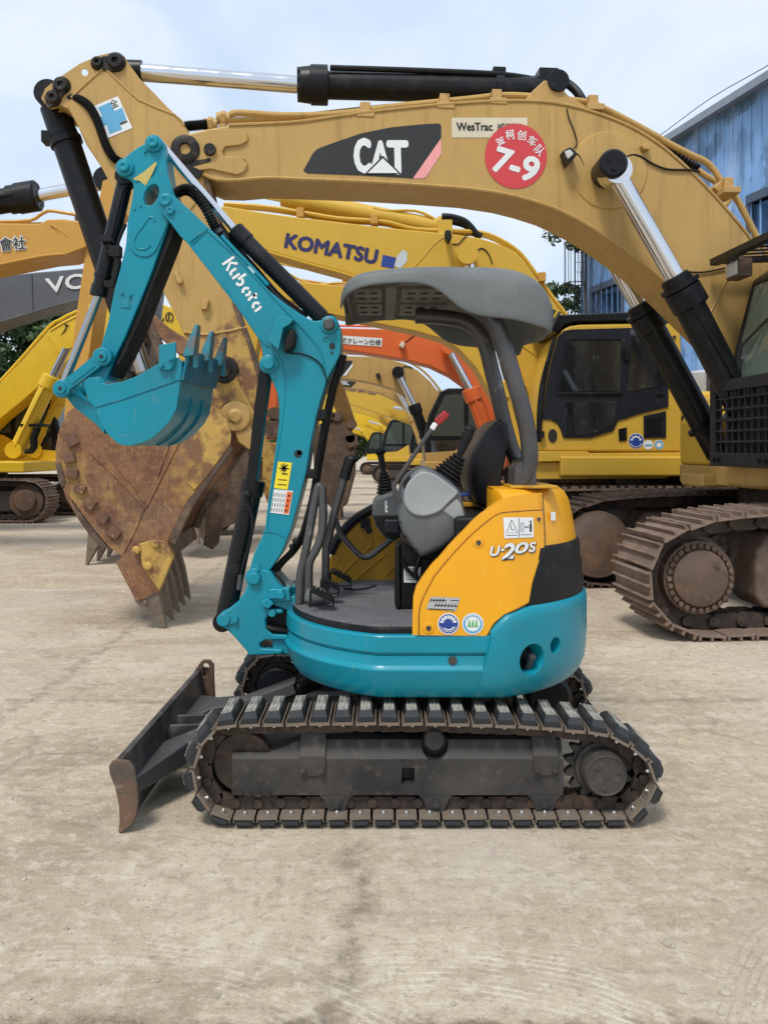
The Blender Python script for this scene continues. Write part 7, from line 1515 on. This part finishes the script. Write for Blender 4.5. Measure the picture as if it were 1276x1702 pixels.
bl0, bl1, bh_ = -14.0, 11.4, 12.1
b = B(); b.loft([[bp(bl0, -.6), bp(bl1, -.6), bp(bl1, bh_), bp(bl0, bh_)], [bp(bl0, -.6, -12), bp(bl1, -.6, -12), bp(bl1, bh_, -12), bp(bl0, bh_, -12)]])
def wall_t(u):                                         # where the view through column u meets the wall
    k = (u - UC) / F; return (k * BA.y - BA.x) / (BD.x - k * BD.y)
ops = []
for u0, u1, vt, vb in ((986, 1034, 487, 560), (1248, 1420, 338, 560)):
    t0, t1 = wall_t(u0), wall_t(u1); t0, t1 = max(t0, t1), min(t0, t1); Yt = bp(t0, 0).y; zt = CH - (vt - VH) * Yt / F; ops.append((t1, t0, zt))
cuts = []
for t1, t0, zt in ops:
    c = B(); c.loft([[bp(t1, zt - 4.5, 1), bp(t0, zt - 4.5, 1), bp(t0, zt, 1), bp(t1, zt, 1)], [bp(t1, zt - 4.5, -5), bp(t0, zt - 4.5, -5), bp(t0, zt, -5), bp(t1, zt, -5)]]); cuts.append(c)
wl = obj('wall', b, m_wall, bld, cuts=tuple(cuts), smooth=False)
for t1, t0, zt in ops:
    b = B()
    for (ta, tb, za, zb, o0, o1) in ((t1 - .1, t0 + .1, zt, zt + .25, -.2, .12), (t1 - .15, t1, zt - 4.5, zt, -.2, .08), (t0, t0 + .15, zt - 4.5, zt, -.2, .08)):
        b.loft([[bp(ta, za, o1), bp(tb, za, o1), bp(tb, zb, o1), bp(ta, zb, o1)], [bp(ta, za, o0), bp(tb, za, o0), bp(tb, zb, o0), bp(ta, zb, o0)]])
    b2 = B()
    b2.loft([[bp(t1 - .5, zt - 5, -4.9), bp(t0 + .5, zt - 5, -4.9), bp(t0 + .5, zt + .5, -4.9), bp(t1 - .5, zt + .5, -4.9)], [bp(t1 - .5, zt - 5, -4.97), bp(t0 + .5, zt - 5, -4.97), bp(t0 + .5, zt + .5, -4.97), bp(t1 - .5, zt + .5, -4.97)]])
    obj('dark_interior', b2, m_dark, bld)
    b.mi = 0
    for k in range(1, 3): tt = t1 + (t0 - t1) * k / 3; b.cyl(bp(tt, zt - 4.5, -2.2), bp(tt, zt, -2.2), .05, seg=8)
    b.cyl(bp(t1, zt - 1.6, -1.2), bp(t0, zt - 1.6, -1.2), .05, seg=8)
    obj('door_opening', b, mat('blue frame', (.06, .09, .14), .7), bld)
b = B(); rf = [(-12.5, bh_ + 2.0), (-6, bh_ + 2.2), (.55, bh_ + .02), (.55, bh_ - .22), (.05, bh_ - .05), (-12.5, bh_ - .3)]
b.loft([[bp(bl0 - .3, z, o) for o, z in rf], [bp(bl1 + .3, z, o) for o, z in rf]]); obj('roof', b, m_roof, bld)
b = B(); b.tube([bp(bl0 + (bl1 - bl0) * k / 8, bh_ + (.30 if k % 2 else .16), .5) for k in range(9)], .014, 6, 4)
for k in range(0, 9, 2): t = bl0 + (bl1 - bl0) * k / 8; b.cyl(bp(t, bh_, .5), bp(t, bh_ + .17, .5), .014, seg=6)
obj('roof_cable', b, m_steel, bld)
b = B()
for k in range(60): t = bl0 + (bl1 - bl0) * k / 59; b.bar(bp(t, -.5, .012), bp(t, bh_ - .2, .012), .05, .03, tuple(BD))
obj('wall_seam', b, m_wall, bld, smooth=False)
# caged ladder
lx, ly = X(951, 34.5), 34.5; lad = thing('caged_ladder', 'tall steel ladder inside a round safety cage beside the blue shed corner', 'ladder', (lx, ly, gz(ly)))
b = B()
for dx in (.18, .62): b.cyl((lx + dx, ly + .35, -.4), (lx + dx, ly + .35, 10.2), .028, seg=8)
for k in range(26): b.cyl((lx + .18, ly + .35, k * .4), (lx + .62, ly + .35, k * .4), .010, seg=6)
obj('ladder_rails', b, m_black, lad)
b = B()
for k in range(7): a_ = R(60 + 40 * k); b.cyl((lx + .1 + .42 * math.cos(a_), ly + .42 * math.sin(a_), 2.4), (lx + .1 + .42 * math.cos(a_), ly + .42 * math.sin(a_), 10.0), .014, seg=6)
for z in (2.4, 4.9, 6.55, 8.25, 9.9): b.tube([(lx + .1 + .43 * math.cos(2*PI*i/24), ly + .43 * math.sin(2*PI*i/24), z) for i in range(24)], .022, 6, 0, True)
b.bar((lx + .5, ly + .3, 6.0), (lx + 1.4, ly + .3, 6.0), .05, .05); b.bar((lx + .5, ly + .3, 4.9), (lx + 1.4, ly + .3, 4.9), .05, .05)
obj('ladder_cage', b, m_black, lad)

# trees
m_leaf = mat('leaf green', (.045, .085, .025), .6, vary=.45, vs=1.3, spots=[((.085, .13, .035), 2.2, .50, .62, None, .7), ((.022, .045, .018), 1.4, .52, .66, None, .7)])
m_leaf2 = mat('dark leaf green', (.045, .095, .032), .6, vary=.4, vs=1.2, spots=[((.06, .10, .03), 1.8, .50, .64, None, .7), ((.015, .032, .014), 1.2, .5, .66, None, .7)])
m_bark = mat('bark', (.06, .05, .04), .9, vary=.25)
def crown_mesh(seed, rx, rz, n_cl, leaves, ls):
    rs = random.Random(seed); b = B(); cl_ = []
    while len(cl_) < n_cl:
        p = V((rs.uniform(-1, 1), rs.uniform(-1, 1), rs.uniform(-1, 1)))
        if .35 < p.length < 1.0: cl_.append((V((p.x * rx, p.y * rx, p.z * rz)), rs.uniform(.16, .34) * rx))
    for c, r in cl_:
        for _ in range(leaves):
            d = V((rs.gauss(0, 1), rs.gauss(0, 1), rs.gauss(0, 1))).normalized() * r * rs.random() ** .45; d.z *= .75
            q = c + d; a = V((rs.gauss(0, 1), rs.gauss(0, 1), rs.gauss(0, .6))).normalized(); e = a.orthogonal().normalized(); s = ls * rs.uniform(.6, 1.3)
            e = (M.Rotation(rs.uniform(0, 6.28), 3, a) @ e); g = a.cross(e)
            b.f(b.vs([q - e * s, q + g * s * .42, q + e * s, q - g * s * .42]))
    return b
def make_tree(label, x, y, h, rx, rz, seed, mt, n_cl=46, leaves=120, ls=.17, tk=.016, group='trees behind the yard'):
    t = thing('leafy_tree', label, 'tree', (x, y, gz(y)), group); z0 = gz(y); zc = h - rz
    b = B(); rs = random.Random(seed); b.tube([(x, y, z0 - .2), (x + rs.uniform(-.2, .2), y, z0 + h * .3), (x + rs.uniform(-.3, .3), y, z0 + zc)], lambda i, n: tk * h * (1 - .6 * i / n), 10, 4)
    for k in range(7):
        a = rs.uniform(0, 6.28); e = (x + math.cos(a) * rx * .7, y + math.sin(a) * rx * .7, z0 + zc + rs.uniform(-.3, .6) * rz); b.tube([(x, y, z0 + h * .32 + k * .05 * h), ((x * .5 + e[0] * .5), (y + e[1]) / 2, (z0 + h * .45 + e[2]) / 2), e], lambda i, n: tk * .36 * h * (1 - .75 * i / n), 7, 3)
    obj('trunk', b, m_bark, t)
    c = crown_mesh(seed, rx, rz, n_cl, leaves, ls); o = obj('crown', c, mt, None, cuts=None, smooth=False); o.data.transform(M.Translation((0, 0, zc))); o.parent = t
    return t
make_tree('dark bushy tree at the left edge behind the grey boom', -17.0, 36, 8.8, 3.6, 4.0, 11, m_leaf2, 80, 240, .19)
make_tree('dark tree behind the bright yellow excavator boom at the left', -13.6, 38, 8.2, 3.2, 3.6, 12, m_leaf2, 76, 230, .19)
make_tree('paler loose tree between the grey boom and the yellow boom at the left', -11.6, 34, 7.4, 2.6, 2.8, 13, m_leaf, 60, 170)
make_tree('slim green tree behind the caged ladder', 8.1, 36.8, 9.0, 1.5, 3.0, 14, m_leaf, 56, 170, .13, .008)
make_tree('tall tree whose twigs hang beside the top of the blue shed', 8.1, 33.6, 11.3, 1.7, .9, 15, m_leaf, 30, 80, .11, .005)
make_tree('rounded green tree seen far off between the ochre boom and the orange boom', 5.0, 62, 7.0, 3.8, 3.2, 16, m_leaf, 60, 150, .22)
for k, (x, y, h, r) in enumerate(((-24, 44, 9, 4), (1.2, 66, 5.6, 3.4), (8.6, 60, 6.4, 3.4), (-8, 62, 5.4, 3.6), (-4, 68, 5.2, 3.2))):
    make_tree(('dark tree beyond the left edge', 'low tree hidden behind the row of far yellow excavators', 'tree far off to the right of the rounded green tree', 'low tree far behind the rusted bucket', 'low tree far off behind the teal boom')[k], x, y, h, r, h * .42, 30 + k, m_leaf2 if k % 2 else m_leaf, 44, 120, .22)
# low plants under the machines at the right
b = B(); rs = random.Random(5)
for _ in range(2600):
    x = rs.uniform(6.0, 13.5); y = rs.uniform(17.5, 22); z = gz(y) + abs(rs.gauss(0, .28)); a = V((rs.gauss(0, 1), rs.gauss(0, 1), rs.gauss(0, 1))).normalized(); e = a.orthogonal().normalized() * .11; g_ = a.cross(e) * .5; q = V((x, y, z))
    b.f(b.vs([q - e, q + g_, q + e, q - g_]))
w = obj('ground_cover', b, m_leaf, cuts=None, smooth=False); w['kind'] = 'stuff'; w['label'] = 'low weeds growing along the foot of the blue shed'
# a pale truck behind the machines at the right
tk = thing('parked_truck', 'white truck with an orange roof lamp standing behind the yellow excavator', 'truck', (7.2, 17.6, gz(17.6)))
tz = gz(17.6)
b = B(); b.box((7.3, 17.6, tz + 1.9), (1.9, 2.2, 2.3)); tc_ = obj('cab', b, m_white, tk, bevel=.15, seg=3)
b = B(); b.box((7.3, 16.49, tz + 2.4), (1.5, .04, .8)); obj('window', b, m_glassc, tc_, bevel=.02)
b = B(); b.box((10.6, 17.6, tz + .9), (7.5, 2.2, .5)); b.box((7.3, 17.6, tz + .8), (2, 2.1, .5)); obj('chassis', b, m_navy, tk, bevel=.03)
for x in (7.2, 11.2, 12.6):
    for y in (16.65, 18.5): b = B(); b.cyl((x, y - .15, tz + .5), (x, y + .15, tz + .5), .5, seg=28, ch=.05); obj('wheel', b, m_rubber, tk)
b = B(); b.cyl((X(1107, 17) , 17.2, tz + 3.0), (X(1107, 17), 17.2, tz + 3.05), .3, seg=16); b.box((X(1108, 17), 17.2, tz + 3.5), (.5, .5, .35)); b.mi = 1; b.box((X(1107, 17), 17.1, tz + 4.1), (.34, .3, .26)); b.mi = 0; b.box((X(1107, 17), 17.15, tz + 3.95), (.6, .5, .1)); b.cyl((X(1107, 17), 17.2, tz + 3.0), (X(1107, 17), 17.2, tz + 4.0), .05, seg=10); obj('roof_lamp', b, [m_white, m_ored], tk, bevel=.02)
b = B(); b.cyl((X(1168, 16), 16, tz + 2.0), (X(1168, 16), 16, tz + 3.0), .26, seg=24, ch=.05); obj('air_filter', b, m_silver, tk)
